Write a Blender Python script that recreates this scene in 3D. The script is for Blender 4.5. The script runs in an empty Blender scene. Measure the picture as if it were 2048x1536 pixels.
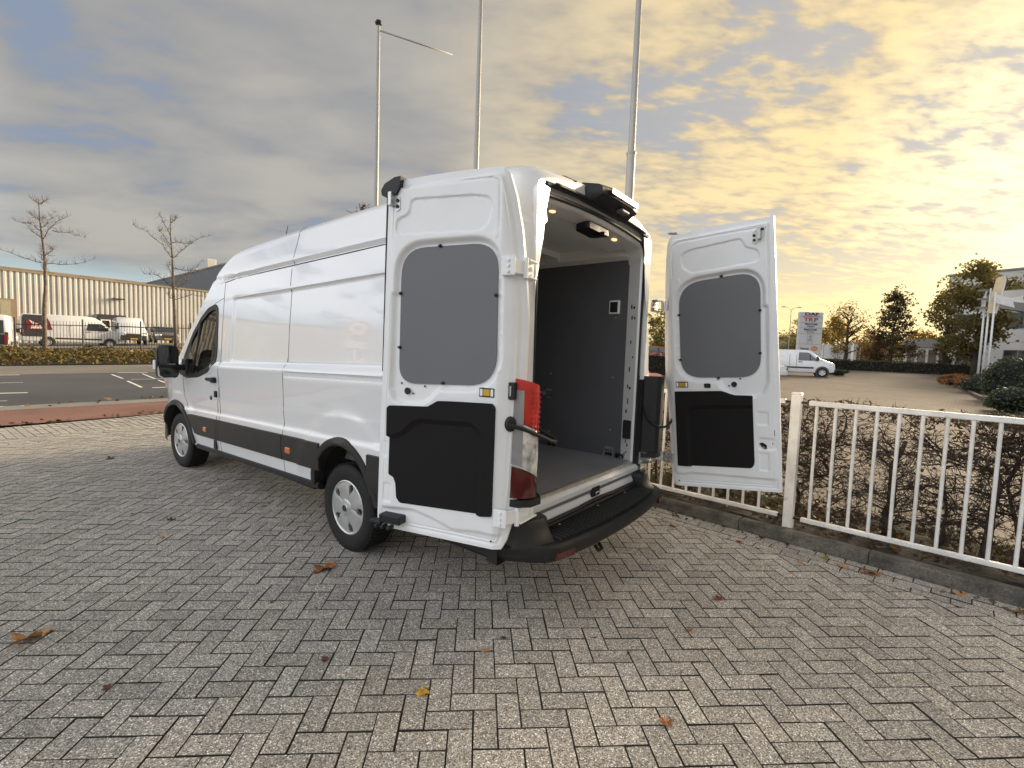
import bpy, bmesh, math, random
import numpy as np
from mathutils import Vector, Matrix

random.seed(7)
rng = np.random.default_rng(7)
SC = bpy.context.scene
COL = SC.collection
R = math.radians

# ---------------------------------------------------------------- camera
F_PX = 945.17
CAM_H = 1.6143
_p, _r, _y = 0.06726, -0.03487, -0.06975
_fw = np.array([0, math.cos(_p), -math.sin(_p)])
_up = np.array([0, math.sin(_p), math.cos(_p)])
_rt = np.array([1.0, 0, 0])
_c, _s = math.cos(_r), math.sin(_r)
_rt, _up = _c * _rt - _s * _up, _s * _rt + _c * _up
_M = np.array([[math.cos(_y), -math.sin(_y), 0], [math.sin(_y), math.cos(_y), 0], [0, 0, 1]])
RT, UP, FW = _M @ _rt, _M @ _up, _M @ _fw
cam_data = bpy.data.cameras.new('camera')
cam = bpy.data.objects.new('camera', cam_data)
COL.objects.link(cam)
cam_data.sensor_width = 36.0
cam_data.lens = F_PX * 36.0 / 2048.0
cam_data.clip_start = 0.05
cam_data.clip_end = 3000
cam.matrix_world = Matrix(((RT[0], UP[0], -FW[0], 0), (RT[1], UP[1], -FW[1], 0),
                           (RT[2], UP[2], -FW[2], CAM_H), (0, 0, 0, 1)))
SC.camera = cam

# ---------------------------------------------------------------- sky and sun
SUN_AZ, SUN_EL = R(60), R(12.0)      # azimuth from +Y towards +X
EXPOSURE = 2.2
SKY_K = 1.17 / 2 ** EXPOSURE
SUN_DIR = Vector((math.sin(SUN_AZ) * math.cos(SUN_EL), math.cos(SUN_AZ) * math.cos(SUN_EL), math.sin(SUN_EL)))


def build_world():
    w = bpy.data.worlds.new('World')
    SC.world = w
    w.use_nodes = True
    nt = w.node_tree
    for n in list(nt.nodes):
        nt.nodes.remove(n)
    N = lambda t, **k: _node(nt, t, **k)
    L = nt.links.new
    out = N('ShaderNodeOutputWorld')
    bg = N('ShaderNodeBackground')
    L(bg.outputs[0], out.inputs[0])
    tc = N('ShaderNodeTexCoord')
    sep = N('ShaderNodeSeparateXYZ')
    nrm = N('ShaderNodeVectorMath', operation='NORMALIZE')
    L(tc.outputs['Generated'], nrm.inputs[0])
    L(nrm.outputs[0], sep.inputs[0])

    def M(op, a, b=None, c=None, clamp=False):
        n = N('ShaderNodeMath', operation=op)
        n.use_clamp = clamp
        for i, x in enumerate((a, b, c)):
            if x is None:
                continue
            if isinstance(x, (int, float)):
                n.inputs[i].default_value = x
            else:
                L(x, n.inputs[i])
        return n.outputs[0]

    def smooth(x, lo, hi):
        n = N('ShaderNodeMapRange', interpolation_type='SMOOTHSTEP')
        L(x, n.inputs[0])
        n.inputs[1].default_value = lo
        n.inputs[2].default_value = hi
        return n.outputs[0]

    def mixc(f, a, b):
        n = N('ShaderNodeMix', data_type='RGBA')
        if isinstance(f, (int, float)):
            n.inputs[0].default_value = f
        else:
            L(f, n.inputs[0])
        for i, x in ((6, a), (7, b)):
            if isinstance(x, tuple):
                n.inputs[i].default_value = (*x, 1)
            else:
                L(x, n.inputs[i])
        return n.outputs[2]

    sky = N('ShaderNodeTexSky', sky_type='NISHITA')
    sky.sun_disc = False
    sky.sun_elevation = SUN_EL
    sky.sun_rotation = SUN_AZ
    sky.air_density = 1.0
    sky.dust_density = 2.0
    sky.ozone_density = 2.0
    skys = N('ShaderNodeVectorMath', operation='SCALE')
    L(sky.outputs[0], skys.inputs[0])
    skys.inputs[3].default_value = 0.05
    # angle to the sun
    dot = N('ShaderNodeVectorMath', operation='DOT_PRODUCT')
    L(nrm.outputs[0], dot.inputs[0])
    dot.inputs[1].default_value = SUN_DIR
    sd = dot.outputs['Value']
    # flat cloud deck: project the direction on a plane
    zc = M('MAXIMUM', sep.outputs[2], 0.0)
    den = M('ADD', zc, 0.16)
    px = M('DIVIDE', sep.outputs[0], den)
    py = M('DIVIDE', sep.outputs[1], den)
    cmb = N('ShaderNodeCombineXYZ')
    L(px, cmb.inputs[0])
    L(py, cmb.inputs[1])

    def noise(scale, detail, rough, dist=0.0, sx=1.0, sy=1.0, rot=0.0, off=(0, 0, 0)):
        mp = N('ShaderNodeMapping')
        mp.inputs['Scale'].default_value = (sx, sy, 1)
        mp.inputs['Rotation'].default_value = (0, 0, rot)
        mp.inputs['Location'].default_value = off
        L(cmb.outputs[0], mp.inputs[0])
        n = N('ShaderNodeTexNoise')
        n.inputs['Scale'].default_value = scale
        n.inputs['Detail'].default_value = detail
        n.inputs['Roughness'].default_value = rough
        n.inputs['Distortion'].default_value = dist
        L(mp.outputs[0], n.inputs[0])
        return n.outputs[0]

    big = noise(0.75, 3, 0.45, 0.3, 1.0, 1.3, 0.9, (1.3, 4.1, 0))
    mid = noise(2.2, 4, 0.45, 0.35, 1.0, 1.5, 0.9, (5.3, 1.2, 0))
    fine = noise(8.5, 4, 0.5, 0.25, 0.8, 1.6, 0.75, (2.0, 7.0, 0))
    rip = noise(18.0, 3, 0.5, 0.2, 0.7, 1.4, 0.6, (3.0, 2.0, 0))

    def K(r, g, b):           # colours as they should look on screen, brought to scene units
        return (r * SKY_K, g * SKY_K, b * SKY_K)
    warm = smooth(sd, 0.34, 0.97)
    hot = smooth(sd, 0.90, 1.0)
    anti = smooth(sd, -0.10, -0.95)          # clouds opposite the low sun, brightened out of view to light the shaded van
    dark = mixc(warm, K(.265, .268, .280), K(.53, .44, .31))
    lite = mixc(warm, K(.43, .405, .36), K(.96, .73, .35))
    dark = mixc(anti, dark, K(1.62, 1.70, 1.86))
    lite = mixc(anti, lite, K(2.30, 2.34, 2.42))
    t = M('ADD', M('MULTIPLY', big, 0.48), M('MULTIPLY', mid, 0.52))
    fm = M('ADD', M('MULTIPLY', M('SUBTRACT', fine, 0.5), 0.55), M('MULTIPLY', M('SUBTRACT', rip, 0.5), 0.45))
    tf = M('ADD', t, M('MULTIPLY', fm, M('ADD', M('MULTIPLY', warm, 0.95), 0.08)))
    cl = mixc(smooth(tf, 0.34, 0.65), dark, lite)
    cl = mixc(M('MULTIPLY', hot, smooth(tf, 0.25, 0.6)), cl, K(1.12, .98, .64))
    # gaps in the deck where blue shows
    gap = smooth(M('ADD', t, M('MULTIPLY', fm, M('ADD', M('MULTIPLY', warm, 0.55), 0.15))), 0.465, 0.385)
    blue = mixc(warm, K(.23, .285, .385), K(.42, .43, .46))
    cl = mixc(M('MULTIPLY', gap, M('SUBTRACT', 0.85, M('MULTIPLY', warm, 0.25))), cl, blue)
    # clear pale band low on the side away from the sun
    low = M('MULTIPLY', smooth(sep.outputs[2], 0.135, 0.085), M('SUBTRACT', 1.0, smooth(sd, 0.0, 0.42)))
    lowc = mixc(smooth(sep.outputs[2], 0.0, 0.12), K(.68, .72, .70), K(.43, .54, .57))
    cl = mixc(M('MULTIPLY', low, 0.95), cl, lowc)
    # glow low above the horizon on the sun side
    hz = M('MULTIPLY', smooth(sep.outputs[2], 0.30, 0.03), smooth(sd, 0.45, 0.88))
    cl = mixc(M('MULTIPLY', hz, 0.8), cl, K(.97, .76, .36))
    # thin cover: a little of the physical sky always mixes in
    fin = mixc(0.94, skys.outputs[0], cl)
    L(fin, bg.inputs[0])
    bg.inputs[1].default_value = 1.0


def _node(nt, t, **k):
    n = nt.nodes.new(t)
    for a, b in k.items():
        setattr(n, a, b)
    return n


build_world()
sun_l = bpy.data.lights.new('sun', 'SUN')
sun_l.energy = 2.5
sun_l.angle = R(28)
sun_l.color = (1.0, 0.80, 0.56)
sun = bpy.data.objects.new('sun', sun_l)
COL.objects.link(sun)
sun.rotation_euler = (-SUN_DIR).to_track_quat('-Z', 'Y').to_euler()
sun.location = (30, 20, 20)

SC.view_settings.view_transform = 'Standard'
SC.view_settings.look = 'None'
SC.view_settings.gamma = 1.0
SC.view_settings.use_curve_mapping = False
SC.view_settings.exposure = EXPOSURE
SC.cycles.use_denoising = True
SC.cycles.max_bounces = 8
SC.cycles.transparent_max_bounces = 16
SC.cycles.sample_clamp_indirect = 6.0

# ---------------------------------------------------------------- helpers


def ray(px, py):
    return (px - 1024) / F_PX * RT - (py - 768) / F_PX * UP + FW


def at_depth(px, py, d):
    v = ray(px, py) * d
    return Vector((v[0], v[1], v[2] + CAM_H))


def terrain(y):
    t = min(1.0, max(0.0, (y - 7.3) / 7.7))
    return 0.0172 * y * t * t * (3 - 2 * t)


def on_ground(px, py, dz=0.0):
    d = ray(px, py)
    lo = None
    t = 0.5
    while t < 500:
        if CAM_H + t * d[2] - terrain(t * d[1]) - dz < 0:
            break
        t *= 1.01
    a, b = t / 1.01, t
    for _ in range(30):
        m = (a + b) / 2
        if CAM_H + m * d[2] - terrain(m * d[1]) - dz < 0:
            b = m
        else:
            a = m
    return Vector((a * d[0], a * d[1], CAM_H + a * d[2]))


def tag(o, label=None, cat=None, group=None, kind=None):
    if label:
        o['label'] = label
    if cat:
        o['category'] = cat
    if group:
        o['group'] = group
    if kind:
        o['kind'] = kind
    return o


def empty(name, loc=(0, 0, 0), rz=0.0, label=None, cat=None, group=None):
    o = bpy.data.objects.new(name, None)
    COL.objects.link(o)
    o.location = loc
    o.rotation_euler = (0, 0, rz)
    o.empty_display_size = 0.1
    return tag(o, label, cat, group)


def obj(name, me, mats=None, parent=None):
    o = bpy.data.objects.new(name, me)
    COL.objects.link(o)
    if parent is not None:
        o.parent = parent
    return o


def copy_tree(o, parent=None):
    c = o.copy()
    COL.objects.link(c)
    if parent is not None:
        c.parent = parent
    for ch in o.children:
        copy_tree(ch, c)
    return c


def finish(me, smooth):
    if smooth:
        me.shade_smooth()
        if smooth is not True:
            me.set_sharp_from_angle(angle=R(smooth))


class MB:
    """collects geometry for ONE mesh object"""

    def __init__(s):
        s.v, s.f, s.m = [], [], []

    def add(s, vs, fs, mi=0):
        o = len(s.v)
        s.v.extend([tuple(map(float, p)) for p in vs])
        s.f.extend([tuple(i + o for i in f) for f in fs])
        s.m.extend([mi] * len(fs))
        return s

    def box(s, x0, x1, y0, y1, z0, z1, mi=0, T=None, ch=0.0):
        if ch <= 0:
            vs = [(x, y, z) for z in (z0, z1) for y in (y0, y1) for x in (x0, x1)]
            fs = [(0, 2, 3, 1), (4, 5, 7, 6), (0, 1, 5, 4), (2, 6, 7, 3), (0, 4, 6, 2), (1, 3, 7, 5)]
        else:
            c = min(ch, (x1 - x0) * .45, (y1 - y0) * .45, (z1 - z0) * .45)
            vs, fs, idx = [], [], {}
            X, Y, Z = (x0, x1), (y0, y1), (z0, z1)
            for ix in (0, 1):
                for iy in (0, 1):
                    for iz in (0, 1):
                        for a in range(3):
                            p = [X[ix], Y[iy], Z[iz]]
                            q = [ix, iy, iz]
                            for k in range(3):
                                if k != a:
                                    p[k] += c if q[k] == 0 else -c
                            idx[(ix, iy, iz, a)] = len(vs)
                            vs.append(tuple(p))
            def face(l):
                fs.append(tuple(l))
            for a in range(3):
                b, d = (a + 1) % 3, (a + 2) % 3
                for e in (0, 1):
                    l = []
                    for (i, j) in ((0, 0), (1, 0), (1, 1), (0, 1)):
                        q = [0, 0, 0]
                        q[a], q[b], q[d] = e, i, j
                        l.append(idx[(*q, a)])
                    face(l if e else l[::-1])
            for a in range(3):
                b, d = (a + 1) % 3, (a + 2) % 3
                for i in (0, 1):
                    for j in (0, 1):
                        q0, q1 = [0, 0, 0], [0, 0, 0]
                        q0[b] = q1[b] = i
                        q0[d] = q1[d] = j
                        q0[a], q1[a] = 0, 1
                        l = [idx[(*q0, b)], idx[(*q1, b)], idx[(*q1, d)], idx[(*q0, d)]]
                        face(l if (i + j) % 2 == 0 else l[::-1])
            for ix in (0, 1):
                for iy in (0, 1):
                    for iz in (0, 1):
                        l = [idx[(ix, iy, iz, k)] for k in range(3)]
                        face(l if (ix + iy + iz) % 2 else l[::-1])
        if T is not None:
            vs = [tuple(T @ Vector(p)) for p in vs]
        return s.add(vs, fs, mi)

    def tube(s, pts, r, n=6, mi=0, caps=True):
        pts = [Vector(p) for p in pts]
        k = len(pts)
        rs = list(r) if hasattr(r, '__len__') else [r] * k
        vs, fs = [], []
        ref = None
        for i, p in enumerate(pts):
            d = (pts[min(i + 1, k - 1)] - pts[max(i - 1, 0)])
            if d.length < 1e-9:
                d = Vector((0, 0, 1))
            d.normalize()
            if ref is None:
                ref = Vector((0, 0, 1)) if abs(d.z) < .9 else Vector((1, 0, 0))
            a = d.cross(ref)
            if a.length < 1e-6:
                a = d.cross(Vector((0, 1, 0.3)))
            a.normalize()
            b = a.cross(d)
            ref = b
            for j in range(n):
                t = 2 * math.pi * j / n
                q = p + (a * math.cos(t) + b * math.sin(t)) * rs[i]
                vs.append(tuple(q))
        for i in range(k - 1):
            for j in range(n):
                j2 = (j + 1) % n
                fs.append((i * n + j, i * n + j2, (i + 1) * n + j2, (i + 1) * n + j))
        if caps:
            fs.append(tuple(range(n))[::-1])
            fs.append(tuple((k - 1) * n + j for j in range(n)))
        return s.add(vs, fs, mi)

    def prism(s, poly, h0, h1, axis='y', mi=0, T=None):
        n = len(poly)
        def P(a, b, h):
            return {'y': (a, h, b), 'z': (a, b, h), 'x': (h, a, b)}[axis]
        vs = [P(a, b, h0) for a, b in poly] + [P(a, b, h1) for a, b in poly]
        fs = [tuple(range(n)), tuple(range(2 * n - 1, n - 1, -1))]
        fs += [(i, i + n, (i + 1) % n + n, (i + 1) % n) for i in range(n)]
        if T is not None:
            vs = [tuple(T @ Vector(p)) for p in vs]
        return s.add(vs, fs, mi)

    def lathe(s, prof, n=24, T=None, mi=0, close=False):
        """prof: (r, h) revolved about the local z axis"""
        vs, fs = [], []
        k = len(prof)
        for (r, h) in prof:
            for j in range(n):
                t = 2 * math.pi * j / n
                vs.append((r * math.cos(t), r * math.sin(t), h))
        for i in range(k - 1 if not close else k):
            i2 = (i + 1) % k
            for j in range(n):
                j2 = (j + 1) % n
                fs.append((i * n + j, i * n + j2, i2 * n + j2, i2 * n + j))
        if not close:
            if prof[0][0] > 1e-6:
                fs.append(tuple(range(n))[::-1])
            if prof[-1][0] > 1e-6:
                fs.append(tuple((k - 1) * n + j for j in range(n)))
        if T is not None:
            vs = [tuple(T @ Vector(p)) for p in vs]
        return s.add(vs, fs, mi)

    def grid(s, fn, us, ws, mi=0, keep=None):
        nu, nw = len(us), len(ws)
        vs = [fn(u, w) for u in us for w in ws]
        fs = []
        for i in range(nu - 1):
            for j in range(nw - 1):
                if keep is None or keep((us[i] + us[i + 1]) / 2, (ws[j] + ws[j + 1]) / 2):
                    fs.append((i * nw + j, (i + 1) * nw + j, (i + 1) * nw + j + 1, i * nw + j + 1))
        return s.add(vs, fs, mi)

    def build(s, name, mats, parent=None, smooth=False, merge=0.0, recalc=True):
        me = bpy.data.meshes.new(name)
        me.from_pydata(s.v, [], s.f)
        if not isinstance(mats, (list, tuple)):
            mats = [mats]
        for m in mats:
            me.materials.append(m)
        if len(mats) > 1:
            me.polygons.foreach_set('material_index', s.m)
        me.update()
        if recalc or merge:
            bm = bmesh.new()
            bm.from_mesh(me)
            if merge:
                bmesh.ops.remove_doubles(bm, verts=bm.verts, dist=merge)
            loose = [v for v in bm.verts if not v.link_faces]
            if loose:
                bmesh.ops.delete(bm, geom=loose, context='VERTS')
            if recalc:
                bmesh.ops.recalc_face_normals(bm, faces=bm.faces)
            bm.to_mesh(me)
            bm.free()
        finish(me, smooth)
        return obj(name, me, None, parent)


def rrect(x0, x1, z0, z1, r, n=5):
    """rounded rectangle polygon; r may be a 4-tuple (bl, br, tr, tl)"""
    rr = r if hasattr(r, '__len__') else (r,) * 4
    out = []
    for (cx, cz, a0, q) in ((x0, z0, 180, rr[0]), (x1, z0, 270, rr[1]), (x1, z1, 0, rr[2]), (x0, z1, 90, rr[3])):
        sx = 1 if cx == x0 else -1
        sz = 1 if cz == z0 else -1
        if q <= 0:
            out.append((cx, cz))
            continue
        for k in range(n + 1):
            a = R(a0 + 90 * k / n)
            out.append((cx + sx * q + q * math.cos(a), cz + sz * q + q * math.sin(a)))
    return out


def round_poly(poly, rad, n=4):
    """round the corners of a polygon"""
    out = []
    k = len(poly)
    for i in range(k):
        p = Vector(poly[i]).to_2d() if len(poly[i]) > 2 else Vector(poly[i])
        a = Vector(poly[i - 1])
        b = Vector(poly[(i + 1) % k])
        da, db = (a - p), (b - p)
        r = rad[i] if hasattr(rad, '__len__') else rad
        r = min(r, da.length * .45, db.length * .45)
        if r < 1e-5:
            out.append(tuple(p))
            continue
        p0, p1 = p + da.normalized() * r, p + db.normalized() * r
        for j in range(n + 1):
            t = j / n
            out.append(tuple(p0 * (1 - t) ** 2 + p * 2 * t * (1 - t) + p1 * t * t))
    return out


def clip_poly(poly, a, b, c):
    """keep the part where a*x + b*y <= c"""
    out = []
    n = len(poly)
    for i in range(n):
        p, q = poly[i], poly[(i + 1) % n]
        dp, dq = a * p[0] + b * p[1] - c, a * q[0] + b * q[1] - c
        if dp <= 0:
            out.append(p)
        if dp * dq < 0:
            t = dp / (dp - dq)
            out.append((p[0] + (q[0] - p[0]) * t, p[1] + (q[1] - p[1]) * t))
    return out


def sstep(x, a, b):
    t = np.clip((np.asarray(x, float) - a) / (b - a), 0, 1)
    return t * t * (3 - 2 * t)


# ---------------------------------------------------------------- materials
MATS = {}


def mat(name, col, rough=0.5, metal=0.0, var=0.06, vscale=6.0, bump=0.0, bscale=40.0, coat=0.0, spec=0.5,
        rvar=0.06, col2=None, c2scale=3.0, c2lo=0.45, c2hi=0.65, emit=None, estr=0.0, alpha=None):
    """principled surface with procedural colour / gloss variation"""
    m = bpy.data.materials.new(name)
    MATS[name] = m
    m.use_nodes = True
    nt = m.node_tree
    bs = nt.nodes['Principled BSDF']
    L = nt.links.new
    tc = nt.nodes.new('ShaderNodeTexCoord')
    nz = _node(nt, 'ShaderNodeTexNoise')
    nz.inputs['Scale'].default_value = vscale
    nz.inputs['Detail'].default_value = 5
    L(tc.outputs['Object'], nz.inputs[0])
    base = None
    if col2 is not None:
        n2 = _node(nt, 'ShaderNodeTexNoise')
        n2.inputs['Scale'].default_value = c2scale
        n2.inputs['Detail'].default_value = 6
        L(tc.outputs['Object'], n2.inputs[0])
        mr = _node(nt, 'ShaderNodeMapRange')
        mr.inputs[1].default_value, mr.inputs[2].default_value = c2lo, c2hi
        L(n2.outputs[0], mr.inputs[0])
        mx = _node(nt, 'ShaderNodeMix', data_type='RGBA')
        L(mr.outputs[0], mx.inputs[0])
        mx.inputs[6].default_value = (*col, 1)
        mx.inputs[7].default_value = (*col2, 1)
        base = mx.outputs[2]
    hs = _node(nt, 'ShaderNodeHueSaturation')
    mr = _node(nt, 'ShaderNodeMapRange')
    mr.inputs[1].default_value, mr.inputs[2].default_value = 0.3, 0.7
    mr.inputs[3].default_value, mr.inputs[4].default_value = 1 - var * 1.5, 1 + var * 1.5
    L(nz.outputs[0], mr.inputs[0])
    L(mr.outputs[0], hs.inputs['Value'])
    if base is None:
        hs.inputs['Color'].default_value = (*col, 1)
    else:
        L(base, hs.inputs['Color'])
    L(hs.outputs[0], bs.inputs['Base Color'])
    mr2 = _node(nt, 'ShaderNodeMapRange')
    mr2.inputs[1].default_value, mr2.inputs[2].default_value = 0.3, 0.7
    mr2.inputs[3].default_value, mr2.inputs[4].default_value = max(0.02, rough - rvar), min(1, rough + rvar)
    L(nz.outputs[0], mr2.inputs[0])
    L(mr2.outputs[0], bs.inputs['Roughness'])
    bs.inputs['Metallic'].default_value = metal
    bs.inputs['Coat Weight'].default_value = coat
    bs.inputs['Coat Roughness'].default_value = 0.06
    bs.inputs['Specular IOR Level'].default_value = spec
    if bump > 0:
        nb = _node(nt, 'ShaderNodeTexNoise')
        nb.inputs['Scale'].default_value = bscale
        nb.inputs['Detail'].default_value = 3
        L(tc.outputs['Object'], nb.inputs[0])
        bp = _node(nt, 'ShaderNodeBump')
        bp.inputs['Strength'].default_value = bump
        bp.inputs['Distance'].default_value = 0.01
        L(nb.outputs[0], bp.inputs['Height'])
        L(bp.outputs[0], bs.inputs['Normal'])
    if emit is not None:
        bs.inputs['Emission Color'].default_value = (*emit, 1)
        bs.inputs['Emission Strength'].default_value = estr
    return m


def glass_mat(name, tint=(0.75, 0.8, 0.8), refl=0.06, rough=0.02):
    m = bpy.data.materials.new(name)
    m.use_nodes = True
    nt = m.node_tree
    for n in list(nt.nodes):
        nt.nodes.remove(n)
    L = nt.links.new
    out = _node(nt, 'ShaderNodeOutputMaterial')
    tr = _node(nt, 'ShaderNodeBsdfTransparent')
    nz = _node(nt, 'ShaderNodeTexNoise')
    nz.inputs['Scale'].default_value = 3.0
    mx = _node(nt, 'ShaderNodeMix', data_type='RGBA')
    L(nz.outputs[0], mx.inputs[0])
    mx.inputs[6].default_value = (*[c * .94 for c in tint], 1)
    mx.inputs[7].default_value = (*tint, 1)
    L(mx.outputs[2], tr.inputs[0])
    gl = _node(nt, 'ShaderNodeBsdfGlossy')
    gl.inputs['Roughness'].default_value = rough
    fr = _node(nt, 'ShaderNodeFresnel')
    fr.inputs[0].default_value = 1.5
    ms = _node(nt, 'ShaderNodeMixShader')
    L(fr.outputs[0], ms.inputs[0])
    L(tr.outputs[0], ms.inputs[1])
    L(gl.outputs[0], ms.inputs[2])
    L(ms.outputs[0], out.inputs[0])
    return m


def leaf_mat(name, cols, rough=0.6, trans=0.3):
    """foliage: random hue per leaf island, some light passes through"""
    m = bpy.data.materials.new(name)
    m.use_nodes = True
    nt = m.node_tree
    bs = nt.nodes['Principled BSDF']
    L = nt.links.new
    geo = _node(nt, 'ShaderNodeNewGeometry')
    cr = _node(nt, 'ShaderNodeValToRGB')
    el = cr.color_ramp.elements
    while len(el) < len(cols):
        el.new(0.5)
    for i, c in enumerate(cols):
        el[i].position = i / max(1, len(cols) - 1)
        el[i].color = (*c, 1)
    L(geo.outputs['Random Per Island'], cr.inputs[0])
    nz = _node(nt, 'ShaderNodeTexNoise')
    nz.inputs['Scale'].default_value = 2.0
    hs = _node(nt, 'ShaderNodeHueSaturation')
    mr = _node(nt, 'ShaderNodeMapRange')
    mr.inputs[3].default_value, mr.inputs[4].default_value = 0.6, 1.4
    L(nz.outputs[0], mr.inputs[0])
    L(mr.outputs[0], hs.inputs['Value'])
    L(cr.outputs[0], hs.inputs['Color'])
    L(hs.outputs[0], bs.inputs['Base Color'])
    bs.inputs['Roughness'].default_value = rough
    if trans > 0:
        tl = _node(nt, 'ShaderNodeBsdfTranslucent')
        L(hs.outputs[0], tl.inputs[0])
        ms = _node(nt, 'ShaderNodeMixShader')
        ms.inputs[0].default_value = trans
        L(bs.outputs[0], ms.inputs[1])
        L(tl.outputs[0], ms.inputs[2])
        L(ms.outputs[0], nt.nodes['Material Output'].inputs[0])
    return m
# ================================================================ ground, pavement, road
KP = Vector((2.09, 4.71))
KD = Vector((0.666, -0.746))
KN = Vector((0.746, 0.666))
NW = Vector((-0.759, 0.651))
RU = Vector((0.651, 0.759))
W0 = 10.48


def ground_mat(name, c1, c2, scale, c3=None, bump=0.25, bscale=60, rough=0.85, speck=None, wcoord=True):
    m = bpy.data.materials.new(name)
    m.use_nodes = True
    nt = m.node_tree
    bs = nt.nodes['Principled BSDF']
    L = nt.links.new
    geo = _node(nt, 'ShaderNodeNewGeometry')
    n1 = _node(nt, 'ShaderNodeTexNoise')
    n1.inputs['Scale'].default_value = scale
    n1.inputs['Detail'].default_value = 7
    L(geo.outputs['Position'], n1.inputs[0])
    mr = _node(nt, 'ShaderNodeMapRange')
    mr.inputs[1].default_value, mr.inputs[2].default_value = 0.35, 0.65
    L(n1.outputs[0], mr.inputs[0])
    mx = _node(nt, 'ShaderNodeMix', data_type='RGBA')
    L(mr.outputs[0], mx.inputs[0])
    mx.inputs[6].default_value = (*c1, 1)
    mx.inputs[7].default_value = (*c2, 1)
    col = mx.outputs[2]
    n2 = _node(nt, 'ShaderNodeTexNoise')
    n2.inputs['Scale'].default_value = bscale
    n2.inputs['Detail'].default_value = 4
    L(geo.outputs['Position'], n2.inputs[0])
    hs = _node(nt, 'ShaderNodeHueSaturation')
    mr2 = _node(nt, 'ShaderNodeMapRange')
    mr2.inputs[1].default_value, mr2.inputs[2].default_value = 0.3, 0.7
    mr2.inputs[3].default_value, mr2.inputs[4].default_value = 0.6, 1.4
    L(n2.outputs[0], mr2.inputs[0])
    L(mr2.outputs[0], hs.inputs['Value'])
    L(col, hs.inputs['Color'])
    L(hs.outputs[0], bs.inputs['Base Color'])
    bs.inputs['Roughness'].default_value = rough
    bp = _node(nt, 'ShaderNodeBump')
    bp.inputs['Strength'].default_value = bump
    bp.inputs['Distance'].default_value = 0.02
    L(n2.outputs[0], bp.inputs['Height'])
    L(bp.outputs[0], bs.inputs['Normal'])
    return m


def paver_material():
    m = bpy.data.materials.new('exposed_aggregate_paver')
    m.use_nodes = True
    nt = m.node_tree
    bs = nt.nodes['Principled BSDF']
    L = nt.links.new
    geo = _node(nt, 'ShaderNodeNewGeometry')
    oi = _node(nt, 'ShaderNodeObjectInfo')
    at = _node(nt, 'ShaderNodeAttribute', attribute_name='tint')
    # per brick shade
    ad = _node(nt, 'ShaderNodeMath', operation='ADD')
    L(oi.outputs['Random'], ad.inputs[0])
    L(at.outputs['Fac'], ad.inputs[1])
    fr = _node(nt, 'ShaderNodeMath', operation='FRACT')
    L(ad.outputs[0], fr.inputs[0])
    # aggregate grains
    def vor(scale):
        v = _node(nt, 'ShaderNodeTexVoronoi', feature='F1')
        v.inputs['Scale'].default_value = scale
        v.inputs['Randomness'].default_value = 1
        L(geo.outputs['Position'], v.inputs['Vector'])
        sp = _node(nt, 'ShaderNodeSeparateColor')
        L(v.outputs['Color'], sp.inputs[0])
        return v, sp
    v1, s1 = vor(210)
    cr = _node(nt, 'ShaderNodeValToRGB')
    cr.color_ramp.interpolation = 'LINEAR'
    el = cr.color_ramp.elements
    stops = [(0.0, (0.056, 0.054, 0.051)), (0.13, (0.112, 0.107, 0.100)), (0.36, (0.206, 0.189, 0.163)),
             (0.62, (0.278, 0.254, 0.219)), (0.84, (0.366, 0.340, 0.300)), (0.93, (0.46, 0.45, 0.425)), (1.0, (0.74, 0.73, 0.70))]
    while len(el) < len(stops):
        el.new(0.5)
    for e, (p, c) in zip(el, stops):
        e.position = p
        e.color = (*c, 1)
    L(s1.outputs[0], cr.inputs[0])
    # weathering: broad patches, tyre traffic, stains
    n1 = _node(nt, 'ShaderNodeTexNoise')
    n1.inputs['Scale'].default_value = 0.55
    n1.inputs['Detail'].default_value = 8
    L(geo.outputs['Position'], n1.inputs[0])
    n2 = _node(nt, 'ShaderNodeTexNoise')
    n2.inputs['Scale'].default_value = 5.0
    n2.inputs['Detail'].default_value = 6
    L(geo.outputs['Position'], n2.inputs[0])
    def mr(x, a, b, c, d):
        n = _node(nt, 'ShaderNodeMapRange')
        for i, q in enumerate((a, b, c, d)):
            n.inputs[i + 1].default_value = q
        L(x, n.inputs[0])
        return n.outputs[0]
    def mul(a, b):
        n = _node(nt, 'ShaderNodeMath', operation='MULTIPLY')
        L(a, n.inputs[0])
        L(b, n.inputs[1])
        return n.outputs[0]
    val = mul(mul(mr(n1.outputs[0], 0.3, 0.7, 1.42, 1.68), mr(n2.outputs[0], 0.3, 0.7, 0.92, 1.08)), mr(fr.outputs[0], 0, 1, 0.85, 1.12))
    hs = _node(nt, 'ShaderNodeHueSaturation')
    L(val, hs.inputs['Value'])
    L(mr(n2.outputs[0], 0.3, 0.7, 0.8, 1.2), hs.inputs['Saturation'])
    L(cr.outputs[0], hs.inputs['Color'])
    L(hs.outputs[0], bs.inputs['Base Color'])
    bs.inputs['Roughness'].default_value = 0.82
    bp = _node(nt, 'ShaderNodeBump')
    bp.inputs['Strength'].default_value = 0.6
    bp.inputs['Distance'].default_value = 0.003
    L(v1.outputs['Distance'], bp.inputs['Height'])
    L(bp.outputs[0], bs.inputs['Normal'])
    return m


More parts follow.
